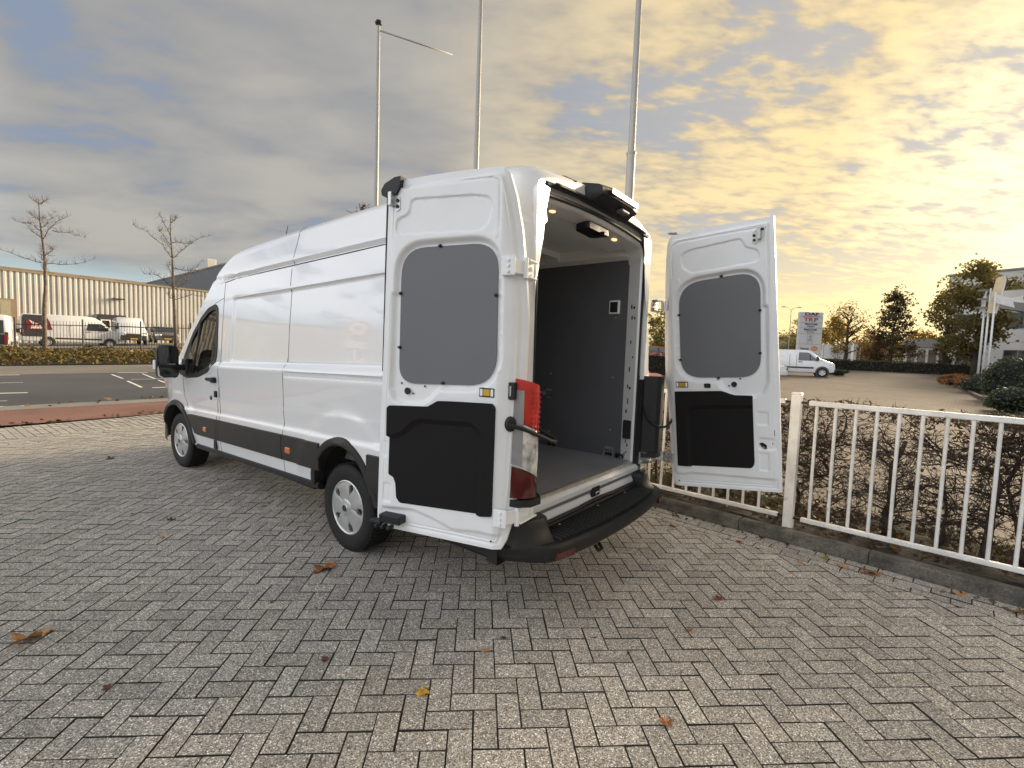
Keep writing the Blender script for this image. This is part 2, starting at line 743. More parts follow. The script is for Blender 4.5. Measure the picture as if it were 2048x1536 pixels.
M_PAVER = paver_material()
M_JOINT = ground_mat('joint_sand', (0.030, 0.027, 0.022), (0.055, 0.050, 0.038), 3, bump=0.4, bscale=180)
M_EARTH = ground_mat('worn_ground', (0.15, 0.125, 0.095), (0.20, 0.17, 0.13), 0.6, bump=0.2, bscale=12)
M_ASPHALT = ground_mat('asphalt', (0.055, 0.056, 0.060), (0.085, 0.085, 0.088), 0.35, bump=0.3, bscale=90)
M_ASPHALT2 = ground_mat('brown_asphalt', (0.155, 0.140, 0.115), (0.20, 0.180, 0.145), 0.4, bump=0.3, bscale=70)
M_REDPATH = ground_mat('red_path', (0.185, 0.090, 0.066), (0.25, 0.125, 0.092), 0.8, bump=0.3, bscale=70)
M_GREYSTRIP = ground_mat('concrete_strip', (0.20, 0.19, 0.165), (0.26, 0.245, 0.21), 1.2, bump=0.2, bscale=50)
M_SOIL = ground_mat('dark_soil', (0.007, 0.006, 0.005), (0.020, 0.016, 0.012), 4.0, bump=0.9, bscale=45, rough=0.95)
M_KERB = ground_mat('kerb_concrete', (0.060, 0.056, 0.046), (0.17, 0.158, 0.135), 5.0, bump=0.5, bscale=70)
M_WHITELINE = ground_mat('road_paint', (0.62, 0.61, 0.57), (0.78, 0.77, 0.72), 5, bump=0.2, bscale=60)


def lot_material():
    m = ground_mat('lot_clinker', (0.148, 0.122, 0.095), (0.195, 0.160, 0.124), 0.5, bump=0.2, bscale=30)
    nt = m.node_tree
    L = nt.links.new
    bs = nt.nodes['Principled BSDF']
    geo = _node(nt, 'ShaderNodeNewGeometry')
    mp = _node(nt, 'ShaderNodeMapping')
    mp.inputs['Rotation'].default_value = (0, 0, R(48))
    L(geo.outputs['Position'], mp.inputs[0])
    br = _node(nt, 'ShaderNodeTexBrick')
    br.inputs['Scale'].default_value = 1.0
    br.inputs['Brick Width'].default_value = 0.21
    br.inputs['Row Height'].default_value = 0.105
    br.inputs['Mortar Size'].default_value = 0.006
    br.inputs['Color1'].default_value = (1.1, 1.1, 1.1, 1)
    br.inputs['Color2'].default_value = (0.82, 0.80, 0.78, 1)
    br.inputs['Mortar'].default_value = (0.35, 0.33, 0.3, 1)
    L(mp.outputs[0], br.inputs[0])
    mx = _node(nt, 'ShaderNodeMix', data_type='RGBA', blend_type='MULTIPLY')
    mx.inputs[0].default_value = 1.0
    src = bs.inputs['Base Color'].links[0].from_socket
    L(src, mx.inputs[6])
    L(br.outputs[0], mx.inputs[7])
    L(mx.outputs[2], bs.inputs['Base Color'])
    return m


M_LOT = lot_material()


def build_ground():
    def steps(a, b, s):
        return list(np.arange(a, b, s))
    xs = [-900, -500, -250] + steps(-120, 121, 10) + [250, 500, 900]
    ys = [-120, -40, -10, 0, 4] + steps(7, 16.1, 0.5) + steps(18, 60, 4) + steps(60, 200, 20) + [260, 400, 700, 1200]
    mb = MB()
    mb.grid(lambda x, y: (x, y, terrain(y) - 0.06), xs, ys)
    g = mb.build('ground', M_EARTH)
    tag(g, 'worn brown grey ground reaching to the horizon', kind='structure')


build_ground()


def lane(name, la, lb, m, dz, label, ext=(75, 26)):
    """sheet between two boundary lines, each given by two ground points"""
    def line(l):
        a, b = Vector(l[0]), Vector(l[1])
        return [a - RU * ext[0], a, b, b + RU * ext[1]]
    A, B = line(la), line(lb)
    mb = MB()
    us = []
    for i in range(3):
        n = 40 if i != 1 else 8
        us += [i + k / n for k in range(n)]
    us.append(3.0)
    def at(P, u):
        i = min(2, int(u))
        return P[i].lerp(P[i + 1], u - i)
    def fn(u, w):
        p = at(A, u).lerp(at(B, u), w)
        return (p.x, p.y, terrain(p.y) + dz)
    mb.grid(fn, us, [0, .125, .25, .375, .5, .625, .75, .875, 1])
    o = mb.build(name, m)
    tag(o, label, kind='structure')
    return o


LL = [((-8.35, 8.79), (-6.64, 10.46)), ((-9.72, 10.25), (-7.54, 11.95)), ((-10.18, 10.74), (-7.77, 12.42)),
      ((-15.68, 16.59), (-13.70, 18.74)), ((-19.2, 20.2), (-15.5, 24.3))]
lane('cycle_path', LL[0], LL[1], M_REDPATH, 0.0, 'red cycle path beside the road')
lane('verge_strip', LL[1], LL[2], M_GREYSTRIP, 0.004, 'grey concrete strip between cycle path and road')
ROAD = lane('road', LL[2], LL[3], M_ASPHALT, -0.004, 'dark asphalt road with white markings')
lane('roadside_path', LL[3], LL[4], M_ASPHALT2, 0.0, 'brown grey path along the far side of the road')


def marking(name, p, q, w, parent):
    a, b = on_ground(*p), on_ground(*q)
    d = (b - a)
    d.z = 0
    d.normalize()
    n = Vector((-d.y, d.x, 0)) * w / 2
    mb = MB()
    k = 6
    vs = []
    for i in range(k + 1):
        c = a.lerp(b, i / k)
        for s in (-1, 1):
            e = c + n * s
            vs.append((e.x, e.y, terrain(e.y) + 0.004))
    mb.add(vs, [(2 * i, 2 * i + 1, 2 * i + 3, 2 * i + 2) for i in range(k)])
    mb.build(name, M_WHITELINE, parent)


def _r8(x, y):
    return (x * 360 / 2048, 640 + y * 260 / 1479)


for a, b, w in [((-600, 640), (225, 625), .16), ((1340, 601), (1680, 598), .16), ((-420, 845), (315, 828), .14),
                ((1730, 772), (2300, 752), .14), ((-420, 728), (262, 712), .08), ((1490, 678), (1850, 669), .08),
                ((1270, 620), (1400, 668), .07), ((1450, 695), (1610, 768), .08), ((1620, 612), (1760, 668), .07),
                ((1800, 685), (2100, 800), .07), ((-600, 1010), (750, 958), .06), ((-300, 930), (80, 921), .05)]:
    marking('lane_marking', _r8(*a), _r8(*b), w, ROAD)

# ---- parking lot beyond the fence
mb = MB()
ss = list(np.arange(-14, 90.1, 2.0))
nn = [1.35, 1.6, 2, 3, 4.5, 6, 8, 10] + list(np.arange(12, 76, 4))
def _lot(s, n):
    p = KP + KD * (s - 40) + KN * n
    return (p.x, p.y, terrain(p.y) + 0.0)
mb.grid(_lot, ss, nn, keep=lambda s, n: (KP + KD * (s - 40) + KN * n).dot(NW) < 9.5)
o = mb.build('parking_lot', M_LOT)
tag(o, 'brown clinker paved parking lot behind the white fence', kind='structure')

# ---- pavement: herringbone of concrete pavers
PX0, PY0, U = 0.0178, 1.8168, 0.105


def brick_mesh(poly, z=0.0, h=0.05, gap=0.0024, ch=0.0016):
    """a paver from its footprint polygon: inset, chamfered top"""
    n = len(poly)
    c = Vector((sum(p[0] for p in poly) / n, sum(p[1] for p in poly) / n))
    def inset(d):
        out = []
        for i in range(n):
            p0, p1, p2 = Vector(poly[i - 1]), Vector(poly[i]), Vector(poly[(i + 1) % n])
            d1, d2 = (p1 - p0), (p2 - p1)
            if d1.length < 1e-6 or d2.length < 1e-6:
                out.append(p1)
                continue
            n1 = Vector((-d1.y, d1.x)).normalized()
            n2 = Vector((-d2.y, d2.x)).normalized()
            b = n1 + n2
            k = b.length_squared
            out.append(p1 + b * (2 * d / k) if k > 0.2 else p1 + n1 * d)
        return out
    a, b = inset(gap), inset(gap + ch)
    vs = [(p.x, p.y, z - h) for p in a] + [(p.x, p.y, z - ch) for p in a] + [(p.x, p.y, z) for p in b]
    fs = [tuple(range(2 * n, 3 * n))]
    for i in range(n):
        j = (i + 1) % n
        fs += [(i, j, n + j, n + i), (n + i, n + j, 2 * n + j, 2 * n + i)]
    return vs, fs


def poly_area(p):
    return 0.5 * sum(p[i][0] * p[(i + 1) % len(p)][1] - p[(i + 1) % len(p)][0] * p[i][1] for i in range(len(p)))


def project(p):
    d = np.array([p[0], p[1], p[2] - CAM_H])
    z = d @ FW
    return (1024 + F_PX * (d @ RT) / z, 768 - F_PX * (d @ UP) / z, z)


def build_pavement():
    bed = MB()
    xs = list(np.arange(-12.5, 6.1, 0.5))
    ys = list(np.arange(-1.0, 12.1, 0.5))
    bed.grid(lambda x, y: (x, y, terrain(y) - 0.009), xs, ys,
             keep=lambda x, y: Vector((x, y)).dot(NW) < 11.6 and (Vector((x, y)) - KP).dot(KN) < 0.3)
    pav = bed.build('pavement', M_JOINT)
    tag(pav, 'grey herringbone paved forecourt under the van', kind='structure')
    whole, rest = [], []
    kc = (KP - KN * 0.322).dot(KN)
    for j in range(-16, 78):
        for i in range(-116, 42):
            d = (i - j) % 4
            if d == 1:
                cells = (i, i + 2, j, j + 1)
            elif d == 0:
                cells = (i, i + 1, j, j + 2)
            else:
                continue
            x0, x1, y0, y1 = PX0 + cells[0] * U, PX0 + cells[1] * U, PY0 + cells[2] * U, PY0 + cells[3] * U
            cx, cy = (x0 + x1) / 2, (y0 + y1) / 2
            if abs(cx - 0.07 * cy) > 1.18 * cy + 1.1 or cy < 0.6:
                continue
            poly = [(x0, y0), (x1, y0), (x1, y1), (x0, y1)]
            q = clip_poly(poly, KN.x, KN.y, kc)
            if len(q) >= 3:
                q = clip_poly(q, NW.x, NW.y, W0)
            if len(q) < 3 or poly_area(q) < 0.0012:
                continue
            if len(q) == 4 and poly_area(q) > 0.0219:
                px, py, z = project((cx, cy, 0))
                vis = -30 < px < 2078 and 760 < py < 1560
                whole.append((cy if vis else 99, cx, cy, d == 1, q))
            else:
                rest.append(q)
    whole.sort(key=lambda t: t[0])
    # the pavers that show largest are single objects, the others are joined
    meshes = {}
    for hor in (True, False):
        w, h = (U, U / 2) if hor else (U / 2, U)
        vs, fs = brick_mesh([(-w, -h), (w, -h), (w, h), (-w, h)])
        me = bpy.data.meshes.new('paver')
        me.from_pydata(vs, [], fs)
        me.materials.append(M_PAVER)
        me.materials.append(M_JOINT)
        me.polygons.foreach_set('material_index', [0] + [1] * (len(fs) - 1))
        me.update()
        meshes[hor] = me
    for t in whole[:300]:
        o = bpy.data.objects.new('paver', meshes[t[3]])
        COL.objects.link(o)
        o.parent = pav
        o.location = (t[1] + random.gauss(0, .0007), t[2] + random.gauss(0, .0007), random.gauss(0, .0011))
        o.rotation_euler = (random.gauss(0, .005), random.gauss(0, .005), random.gauss(0, .004))
    polys = [t[4] for t in whole[300:]] + rest
    # channel courses along the kerb
    for row in range(3):
        o0 = -0.322 + row * 0.1065
        for k in range(-62, 36):
            a = k * 0.212 + (0.106 if row % 2 else 0)
            if not -9 < a < 6:
                continue
            p = [KP + KD * (a) + KN * o0, KP + KD * (a + 0.212) + KN * o0,
                 KP + KD * (a + 0.212) + KN * (o0 + 0.1065), KP + KD * a + KN * (o0 + 0.1065)]
            polys.append([(v.x, v.y) for v in p])
    # soldier courses before the cycle path
    for row in range(7):
        w0 = W0 + (0 if row == 0 else 0.105 + (row - 1) * 0.205)
        w1 = w0 + (0.105 if row == 0 else 0.205)
        st = 0.21 if row == 0 else 0.105
        for k in range(int(-7.5 / st), int(16 / st)):
            p = [NW * w0 + RU * k * st, NW * w0 + RU * (k + 1) * st, NW * w1 + RU * (k + 1) * st, NW * w1 + RU * k * st]
            q = [(v.x, v.y) for v in p]
            polys.append(q)
    V, Fc, tint, midx = [], [], [], []
    for q in polys:
        if poly_area(q) < 0:
            q = q[::-1]
        c = (sum(p[0] for p in q) / len(q), sum(p[1] for p in q) / len(q))
        vs, fs = brick_mesh(q, z=terrain(c[1]) + random.gauss(0, .0011), h=0.03)
        # slight individual tilt
        ax, ay = random.gauss(0, .006), random.gauss(0, .006)
        vs = [(x, y, z + (x - c[0]) * ax + (y - c[1]) * ay) for x, y, z in vs]
        o = len(V)
        V += vs
        Fc += [tuple(i + o for i in f) for f in fs]
        tint += [random.random()] * len(fs)
        midx += [0] + [1] * (len(fs) - 1)
    me = bpy.data.meshes.new('paver_field')
    me.from_pydata(V, [], Fc)
    me.materials.append(M_PAVER)
    me.materials.append(M_JOINT)
    me.polygons.foreach_set('material_index', midx)
    at = me.attributes.new('tint', 'FLOAT', 'FACE')
    at.data.foreach_set('value', tint)
    me.update()
    o = obj('paver_field', me, None, pav)
    o['kind'] = 'stuff'


build_pavement()

# ---- kerb stones and planting strip
kb = empty('kerb', (0, 0, 0))
tag(kb, 'weathered concrete kerb along the white fence', kind='structure')
prof = [(0.0, -0.05), (0.012, 0.088), (0.024, 0.1), (0.125, 0.1), (0.13, 0.09), (0.13, -0.05)]
for k in range(-12, 5):
    mb = MB()
    a0, a1 = k * 1.0 + 0.62 + 0.003, k * 1.0 + 1.62 - 0.003
    sag = random.gauss(0, .003)
    vs = []
    for a in (a0, a0 + 0.006, (a0 + a1) / 2, a1 - 0.006, a1):
        e = 0.004 if a in (a0, a1) else 0
        for (n, z) in prof:
            p = KP + KD * a + KN * (n + (e if n < .06 else -e))
            vs.append((p.x, p.y, z - (e if z > .05 else 0) + sag))
    n = len(prof)
    fs = [(i * n + j, i * n + (j + 1) % n, (i + 1) * n + (j + 1) % n, (i + 1) * n + j) for i in range(4) for j in range(n)]
    fs += [tuple(range(n)), tuple(range(4 * n, 5 * n))]
    mb.add(vs, fs)
    mb.build('kerb_stone', M_KERB, kb, smooth=25)

mb = MB()
def _soil(s, n):
    p = KP + KD * s + KN * n
    h = 0.075 + 0.02 * math.sin(s * 3.1 + n * 2) + 0.012 * math.sin(s * 9.7 + n * 11) + random.gauss(0, .006)
    if n < 0.14:
        h = 0.07
    if n > 1.3:
        h = 0.01 + terrain(p.y)
    return (p.x, p.y, h + terrain(p.y))
mb.grid(_soil, list(np.arange(-12, 5.01, 0.06)), [0.128, 0.16, .22, .28, .34, .4, .5, .6, .7, .8, .9, 1.0, 1.1, 1.25, 1.4])
o = mb.build('planting_strip', M_SOIL, smooth=True)
tag(o, 'dark soil strip under the fence and hedge', kind='structure')
# ================================================================ the white van
def paint_mat(name, col, rough=0.32, coat=0.6, dust=0.08):
    m = mat(name, col, rough=rough, var=0.015, vscale=1.3, rvar=0.008, coat=coat)
    m.node_tree.nodes['Principled BSDF'].inputs['Coat Roughness'].default_value = 0.025
    m.node_tree.nodes['Principled BSDF'].inputs['Coat IOR'].default_value = 1.6
    return m


M_WHITE = paint_mat('white_paint', (0.81, 0.82, 0.83), rough=0.22, coat=1.0)
M_WHITEIN = mat('white_inner_panel', (0.87, 0.88, 0.89), rough=0.42, var=0.02, vscale=5, coat=0.15, bump=0.04, bscale=220)
M_BLACKPL = mat('black_textured_plastic', (0.011, 0.011, 0.012), rough=0.55, var=0.10, vscale=9, bump=0.12, bscale=350)
M_MOULD = mat('grey_black_moulding', (0.024, 0.022, 0.020), rough=0.52, var=0.08, vscale=3, bump=0.06, bscale=400)
M_RUBBER = mat('seal_rubber', (0.012, 0.012, 0.012), rough=0.6, var=0.1)
M_TRIM = mat('door_trim_board', (0.009, 0.008, 0.008), spec=0.25, rough=0.7, var=0.06, vscale=2, bump=0.05, bscale=500)
M_GREYBOARD = mat('grey_lining_board', (0.155, 0.160, 0.170), rough=0.55, var=0.03, vscale=2)
M_FLOORBOARD = mat('grey_load_floor', (0.25, 0.25, 0.268), rough=0.5, var=0.07, vscale=5, bump=0.08, bscale=300)
M_LINING = mat('dark_grey_lining', (0.105, 0.108, 0.12), rough=0.6, var=0.04, vscale=2)
M_STEEL = mat('bare_zinc', (0.55, 0.55, 0.54), rough=0.38, metal=0.85, var=0.12, vscale=30)
M_ALU = mat('floor_edge_aluminium', (0.62, 0.58, 0.50), rough=0.35, metal=0.7, var=0.08, vscale=30)
M_RIM = mat('silver_wheel_cover', (0.56, 0.56, 0.56), rough=0.34, metal=0.55, var=0.08, vscale=8)
M_TYRE = mat('tyre_rubber', (0.009, 0.009, 0.009), rough=0.75, var=0.2, vscale=14, bump=0.2, bscale=120)
M_DARK = mat('underbody_black', (0.010, 0.010, 0.010), rough=0.8, var=0.2)
M_REDLENS = mat('red_lens', (0.52, 0.018, 0.010), rough=0.18, var=0.12, vscale=14, coat=1.0, emit=(0.5, 0.02, 0.01), estr=0.0)
M_DKREDLENS = mat('dark_red_lens', (0.075, 0.005, 0.006), rough=0.15, var=0.08, vscale=8, coat=1.0)
M_CLEARLENS = mat('clear_lens', (0.82, 0.82, 0.80), rough=0.16, metal=0.55, var=0.30, vscale=26, coat=1.0)
M_SMOKELENS = mat('grey_lens', (0.30, 0.30, 0.30), rough=0.2, metal=0.2, var=0.1, vscale=10, coat=1.0)
M_ORANGE = mat('amber_lens', (0.60, 0.16, 0.02), rough=0.25, var=0.1, coat=0.8)
M_YELLOWL = mat('yellow_window', (0.62, 0.36, 0.02), rough=0.4, var=0.1)
M_GLASS = glass_mat('window_glass', (0.62, 0.66, 0.66))
M_MIRROR = mat('mirror_glass', (0.02, 0.022, 0.022), rough=0.08, var=0.0, spec=0.8)
M_LAMPON = mat('lit_cargo_lamp', (0.9, 0.75, 0.55), emit=(1.0, 0.50, 0.20), estr=.5)
M_BLUEBADGE = mat('dark_badge', (0.012, 0.014, 0.02), rough=0.25, coat=0.8)

van = empty('delivery_van', (-0.3554, 4.4604, 0), 0.83294,
            'white long high-roof delivery van with both rear doors open', 'van')

RAKE = 0.027
_zt_t = [(-1.63, 2.695), (-1.58, 2.718), (-1.5, 2.735), (-1.3, 2.752), (0, 2.762), (1.6, 2.762), (2.05, 2.752), (2.3, 2.735), (2.45, 2.69),
         (2.6, 2.60), (2.75, 2.48), (2.9, 2.345), (3.1, 2.18), (3.3, 2.01), (3.6, 1.75), (3.88, 1.49), (4.0, 1.42),
         (4.4, 1.28), (4.62, 1.14), (4.72, 1.0), (4.77, 0.88)]
_yy = np.linspace(-1.63, 4.77, 641)
_zz = np.interp(_yy, [a for a, b in _zt_t], [b for a, b in _zt_t])
_k = np.ones(15) / 15
_zs = np.convolve(np.pad(_zz, 7, mode='edge'), _k, 'valid')
_zs[:12] = _zz[:12]
_zs[-8:] = _zz[-8:]
_tz = [.40, .45, .60, .70, .83, .875, .905, .93, 1.0, 1.06, 1.09, 1.25, 1.355, 1.40, 1.418, 1.462, 1.50, 1.8, 2.12, 2.16, 2.336, 2.346, 2.360, 2.395, 2.43, 2.55, 2.62, 3]
_tx = [.998, 1.0, 1.018, 1.024, 1.028, 1.029, 1.014, 1.012, 1.017, 1.022, 1.020, 1.026, 1.031, 1.033, 1.029, 1.000, .997, .985, .963, .962, .945, .921, .918, .936, .930, .899, .882, .80]


def v_zt(Y):
    return float(np.interp(Y, _yy, _zs))


def v_tx(Z):
    return float(np.interp(Z, _tz, _tx))


ZS = [.46, .50, .55, .60, .65, .70, .75, .80, .83, .86, .875, .889, .905, .93, .96, 1.0, 1.04, 1.06, 1.075, 1.09, 1.13, 1.18, 1.20,
      1.25, 1.30, 1.335, 1.348, 1.356, 1.372, 1.38, 1.388, 1.40, 1.41, 1.418, 1.432, 1.448, 1.462, 1.474, 1.485, 1.50, 1.55, 1.6, 1.66, 1.72, 1.78, 1.84, 1.90, 1.96, 2.02,
      2.07, 2.10, 2.115, 2.128, 2.140, 2.152, 2.18, 2.23, 2.28, 2.32, 2.330, 2.336, 2.346, 2.354, 2.360, 2.378, 2.395, 2.405, 2.43, 2.47, 2.52, 2.57, 2.62]
NSIDE = len(ZS)
NCOR, NTOP = 8, 9
ARCH = [(0.0, 0.36, 0.415, 0.415, 0.488, 0.0), (3.75, 0.40, 0.414, 0.555, 0.405, 0.0)]   # y, z, r front, r rear, r up


def side_disp(Y, Z):
    """pressed-in panels, rail groove and wheel-arch swage on the flank"""
    d = 0.0
    # recessed big panels
    a = float(sstep(Z, 1.470, 1.487) * (1 - sstep(Z, 2.122, 2.140)))
    b = float((1 - sstep(Y, 2.12, 2.165)) * sstep(Y, -1.42, -1.36))
    d -= 0.017 * a * b
    # groove behind the rear seam
    a = float(sstep(Z, 1.345, 1.357) * (1 - sstep(Z, 1.386, 1.392)))
    b = float((1 - sstep(Y, .90, .925)) * sstep(Y, -1.40, -1.36))
    d -= 0.016 * a * b
    # swage round the rear wheel arch
    r = math.hypot((Y) / 0.74, (Z - .36) / 0.78)
    d += 0.014 * float(1 - sstep(r, 0.90, 1.0)) * float(sstep(Z, .5, .6))
    r = math.hypot((Y - 3.72) / 0.78, (Z - .40) / 0.70)
    d += 0.010 * float(1 - sstep(r, 0.88, 1.0)) * float(sstep(Z, .5, .6))
    return d


def v_x(Y, Z):
    x = v_tx(Z) + side_disp(Y, Z)
    # rear corner
    rr = 0.085 + 0.125 * float(sstep(Z, 1.45, 2.3))
    y0 = -1.63 + rr
    if Y < y0:
        t = min(1.0, (y0 - Y) / rr)
        x -= rr * (1 - math.sqrt(max(0, 1 - t * t)))
    # nose
    x *= float(np.interp(Y, [3.5, 3.9, 4.2, 4.45, 4.62, 4.72, 4.77], [1, .995, .965, .90, .81, .72, .62]))
    return x


def section(Y):
    zt = v_zt(Y)
    top = zt - 0.14
    pts = []
    zl = min(1.20, top - 0.05)
    for z in ZS:
        if z <= 1.20:
            zz = ZS[0] + (z - ZS[0]) * (zl - ZS[0]) / (1.20 - ZS[0])
        else:
            zz = zl + (z - 1.20) * (top - zl) / (2.62 - 1.20)
        pts.append((-v_x(Y, zz), zz))
    x0 = -pts[-1][0]
    rx = 0.155 if Y < 2.7 else 0.155 - 0.06 * min(1, (Y - 2.7))
    rz = 0.095
    for k in range(1, NCOR + 1):
        a = math.pi / 2 * k / NCOR
        pts.append((-(x0 - rx * (1 - math.cos(a))), top + rz * math.sin(a)))
    xe, ze = pts[-1]
    crown = zt - ze
    for k in range(1, NTOP + 1):
        t = k / NTOP
        pts.append((xe * (1 - t), ze + crown * (1 - (1 - t) ** 2)))
    full = pts + [(-x, z) for x, z in pts[-2::-1]]
    return full


YS = sorted(set([round(y, 4) for y in
    [-1.63, -1.628, -1.62, -1.605, -1.585, -1.56, -1.53, -1.50, -1.46, -1.43, -1.42, -1.40, -1.38, -1.36, -1.33] + list(np.arange(-1.28, 0.86, 0.045)) +
    [.89, .90, .912, .925, .94, .96, 1.0] + list(np.arange(1.06, 2.06, 0.07)) + [2.1, 2.12, 2.135, 2.15, 2.165, 2.18, 2.22] +
    list(np.arange(2.27, 4.0, 0.045)) + [4.05, 4.1, 4.18, 4.26, 4.34, 4.42, 4.5, 4.56, 4.62, 4.67, 4.70, 4.73, 4.75, 4.77]]))

WINDOW = [(3.60, 1.235), (3.35, 1.195), (2.98, 1.225), (2.68, 1.30), (2.55, 1.40), (2.525, 1.52), (2.535, 1.80), (2.56, 1.975), (2.62, 2.005),
          (2.80, 1.975), (3.0, 1.875), (3.25, 1.675), (3.48, 1.43)]


def in_poly(p, poly):
    x, y = p
    c = False
    n = len(poly)
    for i in range(n):
        x1, y1 = poly[i]
        x2, y2 = poly[(i + 1) % n]
        if (y1 > y) != (y2 > y) and x < (x2 - x1) * (y - y1) / (y2 - y1) + x1:
            c = not c
    return c


def arch_in(Y, Z, grow=0.0):
    for (cy, cz, rf, rr, ru, _) in ARCH:
        dy = Y - cy
        rx = (rf if dy > 0 else rr) + grow
        if Z < cz and abs(dy) < rx:
            return True
        if (dy / rx) ** 2 + ((Z - cz) / (ru + grow)) ** 2 < 1:
            return True
    return False


def build_shell():
    secs = [section(Y) for Y in YS]
    n = len(secs[0])
    V = [(x, Y, z - RAKE * Y) for Y, s in zip(YS, secs) for x, z in s]
    body, screen = [], []
    nc = NSIDE + NCOR
    for i in range(len(YS) - 1):
        for j in range(n - 1):
            q = (i * n + j, i * n + j + 1, (i + 1) * n + j + 1, (i + 1) * n + j)
            c = [sum(V[k][a] for k in q) / 4 for a in range(3)]
            side = j < NSIDE - 1 or j >= n - NSIDE
            if side:
                if arch_in(c[1], c[2], 0.03):
                    continue
                if in_poly((c[1], c[2]), WINDOW):
                    continue
            elif 3.28 < c[1] < 3.86 and abs(c[0]) < 0.80:
                screen.append(q)
                continue
            body.append(q)
    # nose cap
    last = [(len(YS) - 1) * n + k for k in range(n)]
    body.append(tuple(last))
    mb = MB()
    mb.v, mb.f, mb.m = V, body, [0] * len(body)
    o = mb.build('body_shell', M_WHITE, van, smooth=28)
    mb = MB()
    mb.v, mb.f, mb.m = list(V), screen, [0] * len(screen)
    mb.build('windscreen', M_GLASS, van, smooth=True)
    return secs[0], n


REAR_SEC, NSEC = build_shell()


def ring(hw, top, r, crown, zb, Y, hwb=None):
    """upside-down U ring sampled like a body section"""
    hwb = hwb or hw
    pts = []
    for k in range(NSIDE):
        z = zb + (top - crown - r - zb) * k / (NSIDE - 1)
        x = hwb + (hw - hwb) * k / (NSIDE - 1)
        pts.append((-x, z))
    for k in range(1, NCOR + 1):
        a = math.pi / 2 * k / NCOR
        pts.append((-(hw - r * (1 - math.cos(a))), top - crown - r + r * math.sin(a)))
    xe, ze = pts[-1]
    for k in range(1, NTOP + 1):
        t = k / NTOP
        pts.append((xe * (1 - t), ze + crown * (1 - (1 - t) ** 2)))
    return [(x, Y, z) for x, z in pts + [(-x, z) for x, z in pts[-2::-1]]]


def loft(rings, name, m, smooth=30, parent=van):
    mb = MB()
    n = len(rings[0])
    mb.v = [p for r in rings for p in r]
    mb.f = [(i * n + j, i * n + j + 1, (i + 1) * n + j + 1, (i + 1) * n + j) for i in range(len(rings) - 1) for j in range(n - 1)]
    mb.m = [0] * len(mb.f)
    return mb.build(name, m, parent, smooth=smooth, merge=0.0)


outer = [(x, -1.63, z + RAKE * 1.63) for x, z in REAR_SEC]
r3 = ring(.832, 2.650, .055, .03, .50, -1.642, .80)
r3b = ring(.826, 2.644, .055, .03, .50, -1.640, .795)
r4 = ring(.818, 2.638, .06, .03, .50, -1.600, .79)
r5 = ring(.770, 2.590, .11, .03, .56, -1.598, .765)
r6 = ring(.757, 2.578, .12, .03, .56, -1.604, .752)
r7 = ring(.752, 2.572, .12, .03, .56, -1.585, .747)
r8 = ring(.800, 2.54, .14, .03, .56, -1.46, .80)
loft([outer, r3, r3b, r4, r5, r6, r7, r8], 'rear_frame', M_WHITE)
# black rubber seal round the opening
sp = ring(.772, 2.592, .112, .03, .60, -1.606, .765)
mb = MB()
mb.tube(sp[::2] + [sp[-1]], 0.014, 7)
mb.build('door_seal', M_RUBBER, van, smooth=True)
sp = ring(.818, 2.635, .09, .03, 2.45, -1.632, .818)
mb = MB()
mb.tube(sp[NSIDE + 6:-(NSIDE + 6)], 0.012, 6)
mb.build('roof_edge_seal', M_RUBBER, van, smooth=True)

# ---- load space
mb = MB()
mb.box(-.80, .80, -1.585, 2.22, .66, .712)
mb.build('load_floor', M_FLOORBOARD, van)
mb = MB()
mb.box(-.79, -.05, -1.612, -1.583, .690, .716)
mb.box(-.05, .72, -1.614, -1.581, .688, .718)
mb.build('floor_edge_strip', M_ALU, van)
for s in (-1, 1):
    mb = MB()
    x0, x1 = (.795, .815) if s > 0 else (-.815, -.795)
    mb.box(x0, x1, -1.468, 2.22, .712, 2.45)
    w = mb.build('side_lining', M_LINING, van)
    for yy, zz in [(-1.36, 1.42), (-1.36, .95), (-.7, 1.42), (-.7, .85), (-1.36, 1.95), (-.2, 1.5)]:
        mb = MB()
        mb.lathe([(.0, 0), (.007, .0), (.006, .004), (0, .005)], 8, Matrix.Translation((s * .795, yy, zz)) @ Matrix.Rotation(-s * math.pi / 2, 4, 'Y'))
        mb.build('rivet', M_STEEL, w, smooth=True)
mb = MB()
mb.box(-.80, .80, 2.20, 2.225, .712, 2.56)
mb.build('bulkhead', M_LINING, van)
# ceiling with ribs
mb = MB()
mb.box(-.82, .82, -1.47, 2.22, 2.555, 2.575)
ceil = mb.build('load_ceiling', M_WHITEIN, van)
for yy in (-.72, .1, .95, 1.7):
    mb = MB()
    mb.prism([(-.80, 2.47), (-.74, 2.47), (-.70, 2.505), (.70, 2.505), (.74, 2.47), (.80, 2.47), (.80, 2.556), (-.80, 2.556)], yy - .06, yy + .06)
    mb.build('roof_bow', M_WHITEIN, ceil)
mb = MB()
mb.prism([(-.80, 2.44), (-.74, 2.47), (-.74, 2.556), (-.80, 2.556)], -1.46, 2.2)
mb.build('roof_rail', M_WHITEIN, ceil)
mb = MB()
mb.prism([(.80, 2.44), (.74, 2.47), (.74, 2.556), (.80, 2.556)], -1.46, 2.2)
mb.build('roof_rail', M_WHITEIN, ceil)
